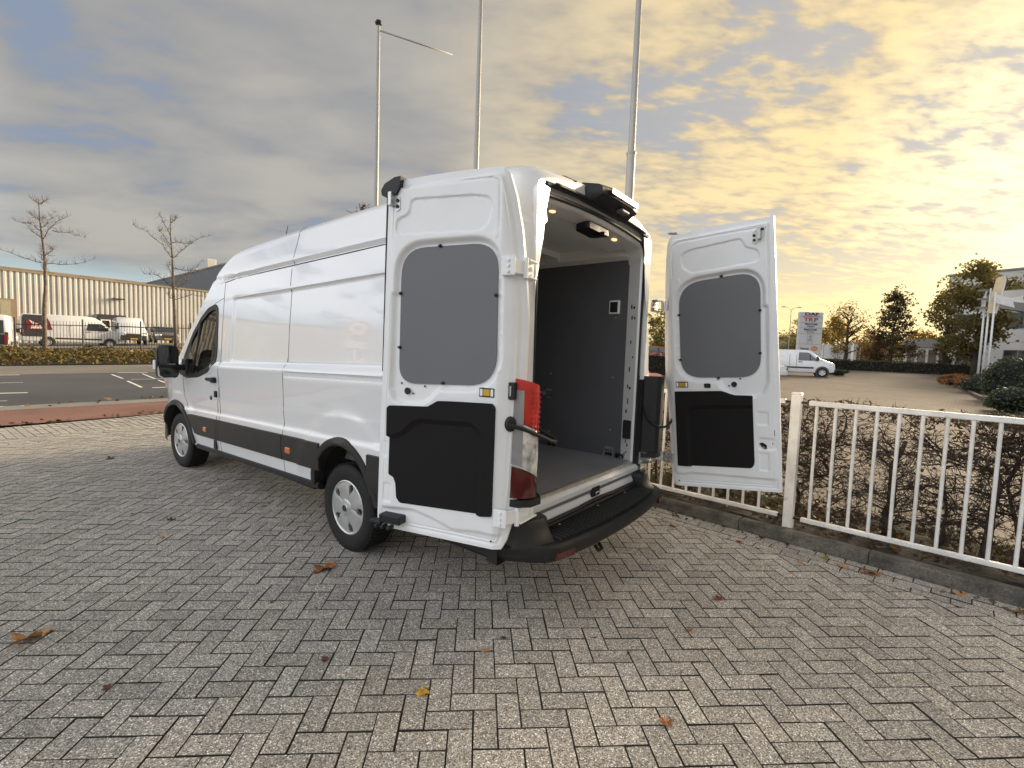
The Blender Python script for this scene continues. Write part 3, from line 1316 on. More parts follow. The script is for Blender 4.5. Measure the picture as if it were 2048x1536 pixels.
# header panel inside, lamps and latch
mb = MB()
mb.grid(lambda x, t: (x, -1.585 + .30 * t, 2.548 - .03 * (x / .7) ** 2 - .006 * t), list(np.linspace(-.72, .72, 25)), [0, .1, .5, 1])
hd = mb.build('header_panel', M_WHITEIN, van, smooth=True)
for x in (-.47, .42):
    mb = MB()
    mb.lathe([(0.0, -.008), (.015, -.008), (.019, -.003), (.02, 0)], 14, Matrix.Translation((x, -1.50, 2.534)) @ Matrix.Scale(1.5, 4, (1, 0, 0)))
    mb.build('cargo_lamp', M_LAMPON, van, smooth=True)
mb = MB()
mb.prism(round_poly([(-.13, -1.575), (.20, -1.575), (.17, -1.43), (-.10, -1.45)], .03), 2.50, 2.545, 'z')
mb.box(.06, .12, -1.60, -1.50, 2.48, 2.51, ch=.006)
mb.build('door_latch_cover', M_BLACKPL, van, smooth=30)
# pillar jamb holes and fittings on the right-hand pillar
mb = MB()
mb.box(.746, .765, -1.575, -1.50, .90, 1.06, T=None, ch=.004)
mb.build('jamb_pocket', M_BLACKPL, van)
JAMB_MATS = [M_DARK, M_DARK, M_DARK]
for z, dy, h, w in [(2.02, .06, .035, .012), (2.02, .03, .02, .02), (1.93, .05, .03, .012), (1.93, .02, .02, .014), (1.72, .05, .03, .01), (1.60, .02, .015, .014),
                    (1.48, .05, .04, .012), (1.34, .06, .03, .012), (1.33, .03, .02, .03), (1.20, .05, .05, .012), (1.12, .06, .03, .02),
                    (.86, .05, .03, .012), (.83, .03, .025, .02), (.77, .04, .02, .014), (.745, .06, .03, .012)]:
    mb = MB()
    y = -1.575 + dy
    x = .752 + (y + 1.585) * .40
    mb.box(x - .004, x + .002, y - w / 2, y + w / 2, z, z + h)
    mb.build('jamb_hole', M_DARK, van)
# light switch housing on the right lining
mb = MB()
mb.box(.772, .797, -1.40, -1.30, 1.98, 2.10, ch=.006)
sw = mb.build('lining_cutout_frame', M_WHITEIN, van)
mb = MB()
mb.box(.768, .774, -1.385, -1.315, 1.995, 2.085)
mb.box(.75, .775, -1.38, -1.34, 2.01, 2.05)
mb.build('cutout_socket', M_DARK, sw)
# lashing points
mb = MB()
mb.prism([(-1.42, .714), (-1.30, .714), (-1.325, .80), (-1.395, .80)], .775, .797, 'x')
lp = mb.build('lashing_bracket', M_STEEL, van)
mb = MB()
mb.box(.770, .778, -1.40, -1.33, .722, .75)
for k in range(3):
    mb.box(.770, .778, -1.392 + k * .025, -1.380 + k * .025, .762, .775)
mb.build('bracket_slot', M_DARK, lp)
for yy in (-1.47, -.75):
    mb = MB()
    mb.tube([(.79, yy - .03, .72), (.765, yy - .03, .745), (.76, yy, .752), (.765, yy + .03, .745), (.79, yy + .03, .72)], .012, 6)
    mb.build('lashing_ring', M_BLACKPL, van, smooth=True)

# ---- rear sill and step bumper
mb = MB()
mb.prism([(-1.60, .50), (-1.640, .52), (-1.645, .575), (-1.632, .60), (-1.632, .625), (-1.645, .64), (-1.645, .672), (-1.625, .690), (-1.58, .692)], -.80, .80, 'x')
sill = mb.build('rear_sill', M_WHITE, van, smooth=35)
mb = MB()
mb.prism([(-1.634, .612), (-1.637, .612), (-1.637, .630), (-1.634, .630)], -.72, .74, 'x')
mb.build('sill_groove', M_GREYBOARD, sill)
mb = MB()
mb.box(-.03, .085, -1.652, -1.62, .578, .648, ch=.004)
st = mb.build('striker_pocket', M_DARK, sill)
mb = MB()
mb.tube([(0.0, -1.66, .595), (0.0, -1.668, .615), (.05, -1.668, .615), (.05, -1.655, .60)], .007, 6)
mb.build('striker', M_STEEL, sill, smooth=True)
mb = MB()
mb.tube([(x, -1.655, .548 + .010 * max(0, 1 - abs(x - .03) / .25) ** .5) for x in np.linspace(-.78, .78, 40)], .015, 7)
mb.tube([(x, -1.652, .525) for x in np.linspace(-.78, .78, 12)], .02, 7)
mb.build('sill_seal', M_RUBBER, sill, smooth=True)


def bump_y(x):
    """plan curve of the bumper's outer edge"""
    a = abs(x)
    return -1.925 + 0.075 * (a / .85) ** 2.2 + 0.28 * float(sstep(a, .76, 1.08)) ** 1.3


mb = MB()
bx = list(np.concatenate([np.linspace(-1.035, -.86, 9), np.linspace(-.82, .82, 36), np.linspace(.86, 1.035, 9)]))
rows = []
for x in bx:
    y = bump_y(x)
    e = float(sstep(abs(x), .70, .80))
    rows.append([(x, -1.60, .512), (x, -1.66, .512), (x, y + .05, .506), (x, y + .02, .512), (x, y, .500), (x, y - .004, .475), (x, y + .012, .43), (x, y + .035, .405), (x, -1.60, .395)])
n = len(rows[0])
mb.v = [p for r in rows for p in r]
mb.f = [(i * n + j, i * n + j + 1, (i + 1) * n + j + 1, (i + 1) * n + j) for i in range(len(rows) - 1) for j in range(n - 1)]
mb.f += [tuple(range(n)), tuple((len(rows) - 1) * n + k for k in range(n))]
mb.m = [0] * len(mb.f)
bum = mb.build('rear_bumper', M_BLACKPL, van, smooth=35)
for k in range(38):
    x = -.70 + k * 1.40 / 37
    y = bump_y(x)
    mb = MB()
    mb.prism([(x - .010, .5105), (x - .006, .521), (x + .006, .521), (x + .010, .5105)], y + .055, -1.675)
    mb.build('step_rib', M_BLACKPL, bum)
for s in (-1, 1):
    # upright bumper corners
    mb = MB()
    prof = []
    path = [(.700, -1.62), (.700, -1.72), (.705, -1.80), (.740, -1.835), (.85, -1.79), (.955, -1.71), (1.03, -1.60), (1.036, -1.45), (1.03, -1.20)]
    ptop = [(.682, -1.62), (.685, -1.67), (.70, -1.712), (.76, -1.728), (.88, -1.70), (.975, -1.64), (1.03, -1.56), (1.036, -1.45), (1.03, -1.20)]
    rr = []
    for z, t_, ins in ((.495, 0, 0), (.508, .35, 0), (.525, .62, 0), (.555, .86, 0), (.595, 1.0, 0), (.622, 1.0, .004), (.634, 1.0, .014)):
        rr.append([(s * (a_ + (c_ - a_) * t_ - ins * (1 if a_ > .8 else -1)), b_ + (d_ - b_) * t_ + ins * .9, z) for (a_, b_), (c_, d_) in zip(path, ptop)])
    m_ = len(path)
    mb.v = [p for r in rr for p in r]
    mb.f = [(i * m_ + j, i * m_ + j + 1, (i + 1) * m_ + j + 1, (i + 1) * m_ + j) for i in range(len(rr) - 1) for j in range(m_ - 1)]
    mb.f.append(tuple((len(rr) - 1) * m_ + k for k in range(m_)))
    # skirt below, reaching forward to the wheel arch
    p2 = [(.84, bump_y(.84) + .006), (.92, bump_y(.92) + .006), (.985, bump_y(.985) + .006), (1.035, bump_y(1.03)), (1.036, -1.45), (1.03, -1.0), (1.03, -.52)]
    mb.m = [0] * len(mb.f)
    base = len(mb.v)
    vs = [(s * x, y, z) for z in (.435, .505) for x, y in p2]
    k = len(p2)
    mb.add(vs, [(i, i + 1, k + i + 1, k + i) for i in range(k - 1)])
    mb.build('bumper_corner', M_BLACKPL, bum, smooth=50)
    mb = MB()
    x0, x1 = (-.80, -.66) if s < 0 else (.66, .80)
    y0, y1 = bump_y(x0), bump_y(x1)
    mb.add([(x0, y0 - .008, .428), (x1, y1 - .008, .428), (x1, y1 - .010, .470), (x0, y0 - .010, .470),
            (x0, y0 + .03, .428), (x1, y1 + .03, .428), (x1, y1 + .03, .470), (x0, y0 + .03, .470)],
           [(0, 1, 2, 3), (4, 7, 6, 5), (0, 4, 5, 1), (3, 2, 6, 7), (0, 3, 7, 4), (1, 5, 6, 2)])
    mb.build('rear_reflector', M_DKREDLENS, bum)
for x in (-.52, .0, .45):
    mb = MB()
    mb.lathe([(.008, 0), (.008, .004), (0, .006)], 8, Matrix.Translation((x, -1.685, .520)))
    mb.build('step_screw', M_STEEL, bum, smooth=True)
mb = MB()
mb.tube([(-.30, -1.83, .36), (-.30, -1.86, .33), (-.25, -1.86, .33), (-.25, -1.83, .36)], .012, 6)
mb.build('towing_eye', M_DARK, bum, smooth=True)

# ---- tail lights
def tail_light(s):
    path = [(.872, -1.62), (.876, -1.742), (.905, -1.752), (.95, -1.748), (.995, -1.722), (1.022, -1.67), (1.034, -1.58), (1.038, -1.42)]
    us = np.linspace(0, 1, len(path))
    def lv(z_in, z_out):
        return [(s * x, y, z_in + (z_out - z_in) * min(1, u * 1.5)) for (x, y), u in zip(path, us)]
    root = None
    lev = [(.795, .80), (.875, .985), (1.142, 1.235), (1.30, 1.36), (1.415, 1.475)]
    names = [('lower_lens', M_DKREDLENS), ('reverse_lens', M_CLEARLENS), ('brake_lens', M_REDLENS)]
    spans = [(0, 1), (1, 2), (2, 4)]
    prm = None
    for (nm, m), (a, b) in zip(names, spans):
        mb = MB()
        g = 0.0025
        L0, L1 = lv(lev[a][0] + g, lev[a][1] + g), lv(lev[b][0] - g, lev[b][1] - g)
        mid = lv((lev[a][0] + lev[b][0]) / 2, (lev[a][1] + lev[b][1]) / 2)
        rows = [L0, [(x + s * .004 * (0), y - .004, z) for x, y, z in mid], L1]
        k = len(path)
        mb.v = [p for r in rows for p in r]
        mb.f = [(i * k + j, i * k + j + 1, (i + 1) * k + j + 1, (i + 1) * k + j) for i in range(2) for j in range(k - 1)]
        mb.m = [0] * len(mb.f)
        mb.add(L1 + [(s * .80, -1.5, lev[b][0])], [tuple(range(k + 1))])
        mb.add(L0 + [(s * .80, -1.5, lev[a][0])], [tuple(range(k + 1))])
        if prm is None:
            prm = empty('tail_light')
            prm.parent = van
            prm.name = 'tail_light'
        mb.build(nm, m, prm, smooth=40)
    # smoked outer band
    mb = MB()
    rows = [[(x + s * .003, y - .003, z) for x, y, z in lv(lev[1][0] + .012, lev[1][1] + .012)[4:]], [(x + s * .003, y - .003, z) for x, y, z in lv(lev[3][0] + .08, lev[3][1] + .05)[4:]]]
    k = len(rows[0])
    mb.add(rows[0] + rows[1], [(j, j + 1, k + j + 1, k + j) for j in range(k - 1)])
    mb.build('side_lens', M_SMOKELENS, prm, smooth=True)
    # lens ribs
    for i in range(9):
        z = 1.17 + i * .028
        mb = MB()
        mb.box(*sorted((s * .885, s * .955)), -1.7585, -1.748, z, z + .006)
        mb.build('lens_rib', M_REDLENS, prm)
    # filler below the lamp
    mb = MB()
    pl = [(.775, -1.60), (.80, -1.70), (.86, -1.765), (.95, -1.76), (1.01, -1.71), (1.036, -1.60), (1.03, -1.45), (.8, -1.55)]
    mb.prism([(s * x, y) for x, y in pl], .752, .792, 'z')
    mb.build('lamp_plinth', M_BLACKPL, van, smooth=40)
    mb = MB()
    pl = [(.765, -1.60), (.775, -1.648), (.9, -1.63), (.985, -1.56), (.985, -1.50), (.8, -1.5)]
    mb.prism([(s * x, y) for x, y in pl], .50, .752, 'z')
    mb.build('pillar_foot', M_BLACKPL, van)


tail_light(-1)
tail_light(1)
mb = MB()
for s in (-1, 1):
    mb = MB()
    mb.prism([(s * x, y) for x, y in [(.80, -1.60), (.815, -1.652), (.868, -1.738), (.880, -1.738), (.90, -1.60)]], .79, 1.415, 'z')
    mb.build('lamp_housing', M_BLACKPL, van)
mb = MB()
mb.box(.770, .86, -1.650, -1.60, .76, 1.42)
mb.prism([(.80, -1.60), (.865, -1.745), (.90, -1.768), (.965, -1.768), (.985, -1.745), (.95, -1.60)], .752, 1.45, 'z')
mb.build('pillar_cover', M_BLACKPL, van)

# brake light and camera pod on the roof edge
mb = MB()
secs = []
for x, h, d in [(-.30, .012, .06), (-.27, .05, .12), (-.12, .062, .145), (.12, .062, .145), (.27, .05, .12), (.30, .012, .06)]:
    z0 = 2.675
    secs.append([(x, -1.55, z0 + .05), (x, -1.60, z0 + h + .03), (x, -1.63 - d * .75, z0 + h), (x, -1.63 - d, z0 + h * .55), (x, -1.63 - d, z0 - .015), (x, -1.63 - d * .5, z0 - .05), (x, -1.60, z0 - .045)])
k = 7
mb.v = [p for r in secs for p in r]
mb.f = [(i * k + j, i * k + (j + 1) % k, (i + 1) * k + (j + 1) % k, (i + 1) * k + j) for i in range(5) for j in range(k)]
mb.f += [tuple(range(k)), tuple(5 * k + j for j in range(k))]
mb.m = [0] * len(mb.f)
pod = mb.build('roof_light_pod', M_BLACKPL, van, smooth=40)
mb = MB()
mb.box(-.20, .20, -1.788, -1.770, 2.672, 2.705)
mb.build('brake_light', M_DKREDLENS, pod)
mb = MB()
mb.box(.02, .14, -1.755, -1.70, 2.615, 2.64, ch=.008)
mb.build('rear_camera', M_GREYBOARD, pod)
# dark water gutter strip under the roof edge
mb = MB()
pts = [(x, -1.652, 2.640 - .02 * (x / .66) ** 2 - .02 * max(0, abs(x) - .5) ** 1.2) for x in np.linspace(-.66, .66, 30)]
for p in pts[:1]:
    pass
mb.tube(pts, .011, 6)
mb.build('gutter_strip', M_BLACKPL, van, smooth=True)
# roof seam lines at rear
for s in (-1, 1):
    mb = MB()
    pts = []
    for Y in (-1.64, -1.632, -1.60, -1.5, -1.2, -.6, 0.3, 1.5, 2.2):
        sec = section(max(Y, -1.63))
        x, z = sec[NSIDE + NCOR + 1]
        pts.append((s * -x * .99, Y, z - RAKE * Y + .001))
    mb.tube(pts, .0045, 5)
    mb.build('roof_seam', M_RUBBER, van, smooth=True)


# ---- flank: seams, mouldings, sill, lamps
def flank_pt(s, Y, Z, off=0.0):
    """Z is the un-raked height"""
    return (s * (v_x(Y, Z) + off), Y, Z - RAKE * Y)


def strip(s, edge_lo, edge_hi, name, m, off=0.016, nz=5, smooth=40, ends=True):
    """proud strip on the flank between two curves z(y); edge_* = list of (y, zlo, zhi)"""
    mb = MB()
    rows = []
    for (Y, z0, z1) in edge_lo:
        r = []
        for k in range(nz + 2):
            if k == 0:
                z, o_ = z0, -.004
            elif k == nz + 1:
                z, o_ = z1, -.004
            else:
                t = (k - 1) / (nz - 1)
                b = .006
                z = z0 + b + (z1 - z0 - 2 * b) * t
                o_ = off
            r.append(flank_pt(s, Y, z, o_))
        rows.append(r)
    k = nz + 2
    mb.v = [p for r in rows for p in r]
    mb.f = [(i * k + j, i * k + j + 1, (i + 1) * k + j + 1, (i + 1) * k + j) for i in range(len(rows) - 1) for j in range(k - 1)]
    mb.f += [tuple(range(k)), tuple((len(rows) - 1) * k + j for j in range(k))]
    mb.m = [0] * len(mb.f)
    return mb.build(name, m, van, smooth=smooth)


def arch_pts(i, grow, n=26, zend=None):
    cy, cz, rf, rr, ru, _ = ARCH[i]
    out = []
    zc = cz - .0
    low = .50 if i == 0 else .50
    for k in range(n + 1):
        a = math.pi * k / n
        c = math.cos(a)
        rx = (rf if c > 0 else rr) + grow
        out.append((cy + rx * c, max(.455 if i == 0 else .415, cz + (ru + grow) * math.sin(a))))
    return out


def flare(s, i):
    mb = MB()
    rows = []
    P0, P1, P2, P3, P4 = (arch_pts(i, g) for g in (-.005, .0, .018, .055, .066))
    # extend the ends down
    for k in range(len(P0)):
        r = []
        for P, o_, dx in ((P0, -.06, 0), (P1, .020, 0), (P2, .026, 0), (P3, .022, 0), (P4, .0, 0)):
            y, z = P[k]
            zr = z            # actual height: arches are not raked
            Zb = max(.46, zr + RAKE * y)
            x = v_tx(Zb) + side_disp(y, Zb) * .5
            if y > 4.15:
                x *= float(np.interp(y, [3.9, 4.2, 4.45], [.995, .965, .90]))
            r.append((s * (x + o_), y, zr))
        rows.append(r)
    # straight feet down to the sill
    for side in (0, -1):
        foot = []
        for (x, y, z) in rows[side]:
            cy = ARCH[i][0]
            foot.append((x, y - (.03 if y > cy else -.03) * (1 if i == 0 else 0), min(z, .468 if i == 0 else .40)))
        if side == 0:
            rows = [foot] + rows
        else:
            rows = rows + [foot]
    k = 5
    mb.v = [p for r in rows for p in r]
    mb.f = [(a * k + j, a * k + j + 1, (a + 1) * k + j + 1, (a + 1) * k + j) for a in range(len(rows) - 1) for j in range(k - 1)]
    mb.m = [0] * len(mb.f)
    mb.build('wheel_arch_trim', M_MOULD, van, smooth=40)
    # inner liner
    mb = MB()
    rows = []
    for (y, z) in arch_pts(i, .0, 20):
        rows.append([(s * .985, y, z), (s * .70, y, z - .01)])
    foot0 = [(x, y, .46) for x, y, z in rows[0]]
    foot1 = [(x, y, .46) for x, y, z in rows[-1]]
    rows = [foot0] + rows + [foot1]
    mb.v = [p for r in rows for p in r]
    mb.f = [(a * 2, a * 2 + 1, a * 2 + 3, a * 2 + 2) for a in range(len(rows) - 1)]
    mb.m = [0] * len(mb.f)
    ctr = len(mb.v)
    mb.v.append((s * .70, ARCH[i][0], .5))
    for a in range(len(rows) - 1):
        mb.f.append((a * 2 + 1, a * 2 + 3, ctr))
        mb.m.append(0)
    mb.build('wheel_well_liner', M_DARK, van, smooth=True)


for s in (-1, 1):
    for i in (0, 1):
        flare(s, i)
    ys1 = lambda a, b, n: list(np.linspace(a, b, n))
    mz0, mz1 = .598, .832
    # mouldings: fender, door, panel, rear panel, tail
    for (a, b) in ((2.45, 3.25), (2.395, 2.442), (.955, 2.388), (.30, .945), (-1.35, -.36)):
        ed = []
        for Y in ys1(a, b, 14):
            lo, hi = mz0, mz1
            if a == .30 and Y < .50:
                pass
            if a == 2.45 and Y > 3.05:
                lo = mz0 + (Y - 3.05) * 1.0
            if a == -1.35:
                lo = .52
            ed.append((Y, lo, hi))
        strip(s, ed, None, 'side_moulding', M_MOULD)
    # black skirt below the white sill
    mb = MB()
    rows = []
    for Y in ys1(.36, 3.08, 20):
        z = .484 - RAKE * Y
        rows.append([(s * 1.004, Y, z + .004), (s * 1.018, Y, z - .006), (s * 1.018, Y, z - .045), (s * .99, Y, z - .06), (s * .90, Y, z - .055)])
    k = 5
    mb.v = [p for r in rows for p in r]
    mb.f = [(a * k + j, a * k + j + 1, (a + 1) * k + j + 1, (a + 1) * k + j) for a in range(len(rows) - 1) for j in range(k - 1)]
    mb.f += [tuple(range(k)), tuple((len(rows) - 1) * k + j for j in range(k))]
    mb.m = [0] * len(mb.f)
    mb.build('sill_skirt', M_BLACKPL, van, smooth=40)
    # panel seams
    def seam(pts, r=.0022):
        mb = MB()
        mb.tube(pts, r, 5)
        mb.build('panel_seam', M_RUBBER, van, smooth=True)
    zl = [z for z in np.linspace(.47, 2.60, 60)]
    seam([flank_pt(s, .945 - (.008 * math.sin((z - .5) * 4)) * 0 + .0, z, .0005) for z in zl] +
         [(s * abs(x), .945, z - RAKE * .945) for x, z in section(.945)[NSIDE:NSIDE + NCOR + 3]])
    wob = lambda z: .045 * float(sstep(z, .9, 1.05) * (1 - sstep(z, 1.05, 1.3)))
    seam([flank_pt(s, 2.392 + .02 * float(sstep(z, 1.15, 1.3)) - .02, z, .0005) for z in zl if z < 2.36])
    seam([flank_pt(s, 2.44 + (.0 if z < 1.0 else -.045 * float(sstep(z, 1.0, 1.1))), z, .0005) for z in zl if z < 1.2])
    seam([flank_pt(s, Y, 2.351 - .0012 * max(0, Y - 1.6) * 40 * max(0, Y - 1.6), -.001) for Y in ys1(-1.40, 2.40, 50)], .005)
    # door outline: rear upper edge and front edge
    seam([flank_pt(s, Y, z, .0005) for Y, z in [(2.392, 2.15), (2.44, 2.148), (2.6, 2.115), (2.8, 2.06), (3.0, 1.965), (3.2, 1.83)]])
    seam([flank_pt(s, Y, z, .0005) for Y, z in [(3.47, 1.28), (3.47, 1.15), (3.45, 1.05), (3.38, .98), (3.33, .92), (3.30, .84)]])
    # side marker lamps
    for Y, Z in ((2.755, .690), (.832, .700)):
        mb = MB()
        p = flank_pt(s, Y, Z, .016)
        mb.box(p[0] - .008, p[0] + .008, Y - .045, Y + .045, p[2] - .028, p[2] + .028, ch=.010)
        mb.build('side_marker_lamp', M_ORANGE, van, smooth=30)
    # door handle, lock, catch, jacking flap
    mb = MB()
    p = flank_pt(s, 2.55, 1.268, .022)
    mb.box(p[0] - .020, p[0] + .016, 2.455, 2.66, p[2] - .02, p[2] + .016, ch=.010)
    mb.box(p[0] - .025, p[0] + .022, 2.445, 2.51, p[2] - .032, p[2] + .028, ch=.010)
    mb.build('door_handle', M_BLACKPL, van, smooth=30)
    mb = MB()
    p = flank_pt(s, 2.465, 1.11, .006)
    mb.box(p[0] - .012, p[0] + .012, 2.44, 2.495, p[2] - .035, p[2] + .035, ch=.005)
    mb.build('door_catch', M_BLACKPL, van)
    mb = MB()
    p = flank_pt(s, 2.61, 1.062, .002)
    mb.lathe([(.026, -.004), (.026, .003), (.018, .006), (0, .006)], 14, Matrix.Translation(p) @ Matrix.Rotation(s * math.pi / 2, 4, 'Y'))
    mb.build('door_lock', M_BLUEBADGE, van, smooth=30)
    mb = MB()
    p = flank_pt(s, 2.49, .54, .004)
    mb.box(p[0] - .012, p[0] + .012, 2.47, 2.54, p[2] - .045, p[2] + .055, ch=.006)
    mb.build('jacking_point_cover', M_BLACKPL, van)
    # side window: rubber frame and panes
    def wpt(y, z, off):
        Z = z + RAKE * y
        return (s * (v_x(y, Z) + off), y, z)
    P = round_poly(WINDOW, .05, 4)
    cyc = Vector((2.98, 1.55))
    def scale(P, g):
        out = []
        n = len(P)
        for i in range(n):
            p0, p1, p2 = Vector(P[i - 1]), Vector(P[i]), Vector(P[(i + 1) % n])
            d = (p2 - p0).normalized()
            nrm = Vector((d.y, -d.x))
            if nrm.dot(p1 - cyc) < 0:
                nrm = -nrm
            out.append(tuple(p1 + nrm * g))
        return out
    A, B, C_ = scale(P, .030), scale(P, .026), scale(P, -.03)
    n = len(P)
    mb = MB()
    vs = [wpt(y, z, -.004) for y, z in A] + [wpt(y, z, .006) for y, z in B] + [wpt(y, z, .004) for y, z in C_] + [wpt(y, z, -.02) for y, z in C_]
    mb.add(vs, [(a * n + i, a * n + (i + 1) % n, (a + 1) * n + (i + 1) % n, (a + 1) * n + i) for a in range(3) for i in range(n)])
    fr = mb.build('side_window', M_RUBBER, van, smooth=40)
    mb = MB()
    mb.add([wpt(y, z, -.012) for y, z in scale(P, -.01)], [tuple(range(n))])
    mb.build('pane', M_GLASS, fr)
    # quarter-light bar and mirror sail
    mb = MB()
    mb.tube([wpt(3.16, 1.22, -.008), wpt(3.12, 1.5, -.008), wpt(3.03, 1.86, -.008)], .02, 6)
    mb.build('window_bar', M_RUBBER, fr, smooth=True)
    mb = MB()
    mb.add([wpt(3.60, 1.235, .004), wpt(3.35, 1.20, .004), wpt(3.22, 1.21, .004), wpt(3.24, 1.42, .004), wpt(3.30, 1.60, .004), wpt(3.48, 1.43, .004)], [(0, 1, 2, 3, 4, 5)])
    mb.build('mirror_sail', M_BLACKPL, fr)
    # mirror
    mb = MB()
    cx, cy = s * 1.225, 3.36
    secs = []
    outl = rrect(-.108, .108, -.205, .180, (.05, .05, .07, .06), 4)
    for dy, g in ((-.055, .98), (-.045, 1.0), (.0, 1.0), (.05, .90), (.085, .66), (.095, .4)):
        secs.append([(cx + x * g, cy + dy, 1.375 + z * g) for x, z in outl])
    k = len(outl)
    mb.v = [p for r in secs for p in r]
    mb.f = [(a * k + j, a * k + (j + 1) % k, (a + 1) * k + (j + 1) % k, (a + 1) * k + j) for a in range(len(secs) - 1) for j in range(k)]
    mb.f += [tuple(range(k)), tuple((len(secs) - 1) * k + j for j in range(k))]
    mb.m = [0] * len(mb.f)
    mir = mb.build('door_mirror', M_BLACKPL, van, smooth=45)
    mb = MB()
    mb.prism([(cx + x, 1.435 + z) for x, z in rrect(-.095, .095, -.105, .11, .03)], cy - .060, cy - .056)
    mb.build('mirror_glass', M_MIRROR, mir)
    mb = MB()
    mb.prism([(cx + x, 1.24 + z) for x, z in rrect(-.095, .095, -.05, .055, .025)], cy - .060, cy - .056)
    mb.build('wide_angle_glass', M_CLEARLENS if False else M_MIRROR, mir)
    mb = MB()
    mb.prism([(cx + s * x, 1.225 + z) for x, z in [(.098, .09), (.106, .06), (.102, -.03), (.05, -.062), (-.06, -.058), (-.05, -.045), (.05, -.047), (.085, -.02)]], cy - .066, cy - .058)
    mb.build('mirror_trim', M_WHITE, mir)
    mb = MB()
    mb.prism([(cx - s * .03 + x, 1.335 + z) for x, z in rrect(-.04, .04, -.010, .010, .003)], cy - .0625, cy - .060)
    mb.build('mirror_notice', M_GREYSTRIP, mir)
    mb = MB()
    mb.box(*sorted((cx + s * .106, cx + s * .124)), cy - .02, cy + .05, 1.27, 1.38, ch=.008)
    mb.build('mirror_indicator', M_WHITEIN, mir)
    mb = MB()
    mb.box(*sorted((s * 1.01, s * 1.15)), 3.33, 3.42, 1.26, 1.33, ch=.015)
    mb.box(*sorted((s * 1.0, s * 1.05)), 3.30, 3.46, 1.20, 1.40, ch=.015)
    mb.build('mirror_arm', M_BLACKPL, mir, smooth=30)

# underbody, cab floor and dash so that light does not leak
mb = MB()
mb.box(-.70, .70, -1.55, 4.6, .40, .46)
mb.box(-1.0, 1.0, .45, 3.05, .40, .455)
mb.box(-1.0, 1.0, -1.55, -.47, .40, .455)
mb.box(-.12, .12, -1.2, 3.6, .26, .42)
mb.tube([(-.72, 0, .345), (.72, 0, .345)], .05, 8)
mb.build('underbody', M_DARK, van)
mb = MB()
mb.tube([(-.35, .9, .34), (-.35, 1.6, .34), (-.35, 1.65, .34)], .10, 10)
mb.build('silencer', M_DARK, van)
mb = MB()
mb.prism([(3.35, .9), (3.95, .9), (3.95, 1.25), (3.6, 1.32), (3.38, 1.22)], -.93, .93, 'x')
mb.build('dashboard', M_BLACKPL, van, smooth=40)
for x in (-.48, .48):
    mb = MB()
    mb.box(x - .26, x + .26, 2.45, 3.0, .80, .98, ch=.05)
    mb.box(x - .25, x + .25, 2.33, 2.48, .95, 1.60, ch=.05)
    mb.box(x - .14, x + .14, 2.36, 2.46, 1.62, 1.82, ch=.04)
    mb.build('cab_seat', M_BLACKPL, van, smooth=40)
mb = MB()
mb.tube([(-.48 + .19 * math.cos(t), 3.22 + .09 * math.sin(t), 1.26 + .165 * math.sin(t)) for t in np.linspace(0, 2 * math.pi, 25)], .014, 6)
mb.build('steering_wheel', M_BLACKPL, van, smooth=True)
mb = MB()
mb.tube([(-.5, 2.02, v_zt(2.02) - RAKE * 2.0 - .02), (-.5, 1.93, 2.90)], [.006, .003], 5)
mb.build('roof_antenna', M_RUBBER, van)
# face of the van, seen only from elsewhere
mb = MB()
mb.box(-.62, .62, 4.74, 4.80, .72, .98, ch=.03)
mb.build('grille', M_BLACKPL, van)
mb = MB()
pth = [(-1.0, 4.18), (-.96, 4.42), (-.80, 4.68), (-.5, 4.82), (.5, 4.82), (.80, 4.68), (.96, 4.42), (1.0, 4.18)]
k = len(pth)
mb.v = [(x, y, z) for z in (.28, .50, .66) for x, y in pth]
mb.f = [(a * k + j, a * k + j + 1, (a + 1) * k + j + 1, (a + 1) * k + j) for a in range(2) for j in range(k - 1)]
mb.m = [0] * len(mb.f)
mb.build('front_bumper', M_BLACKPL, van, smooth=30)
for s in (-1, 1):
    mb = MB()
    mb.prism([(s * .62, .90), (s * .86, .95), (s * .90, 1.12), (s * .66, 1.02)], 4.40, 4.72)
    mb.build('headlight', M_CLEARLENS, van)


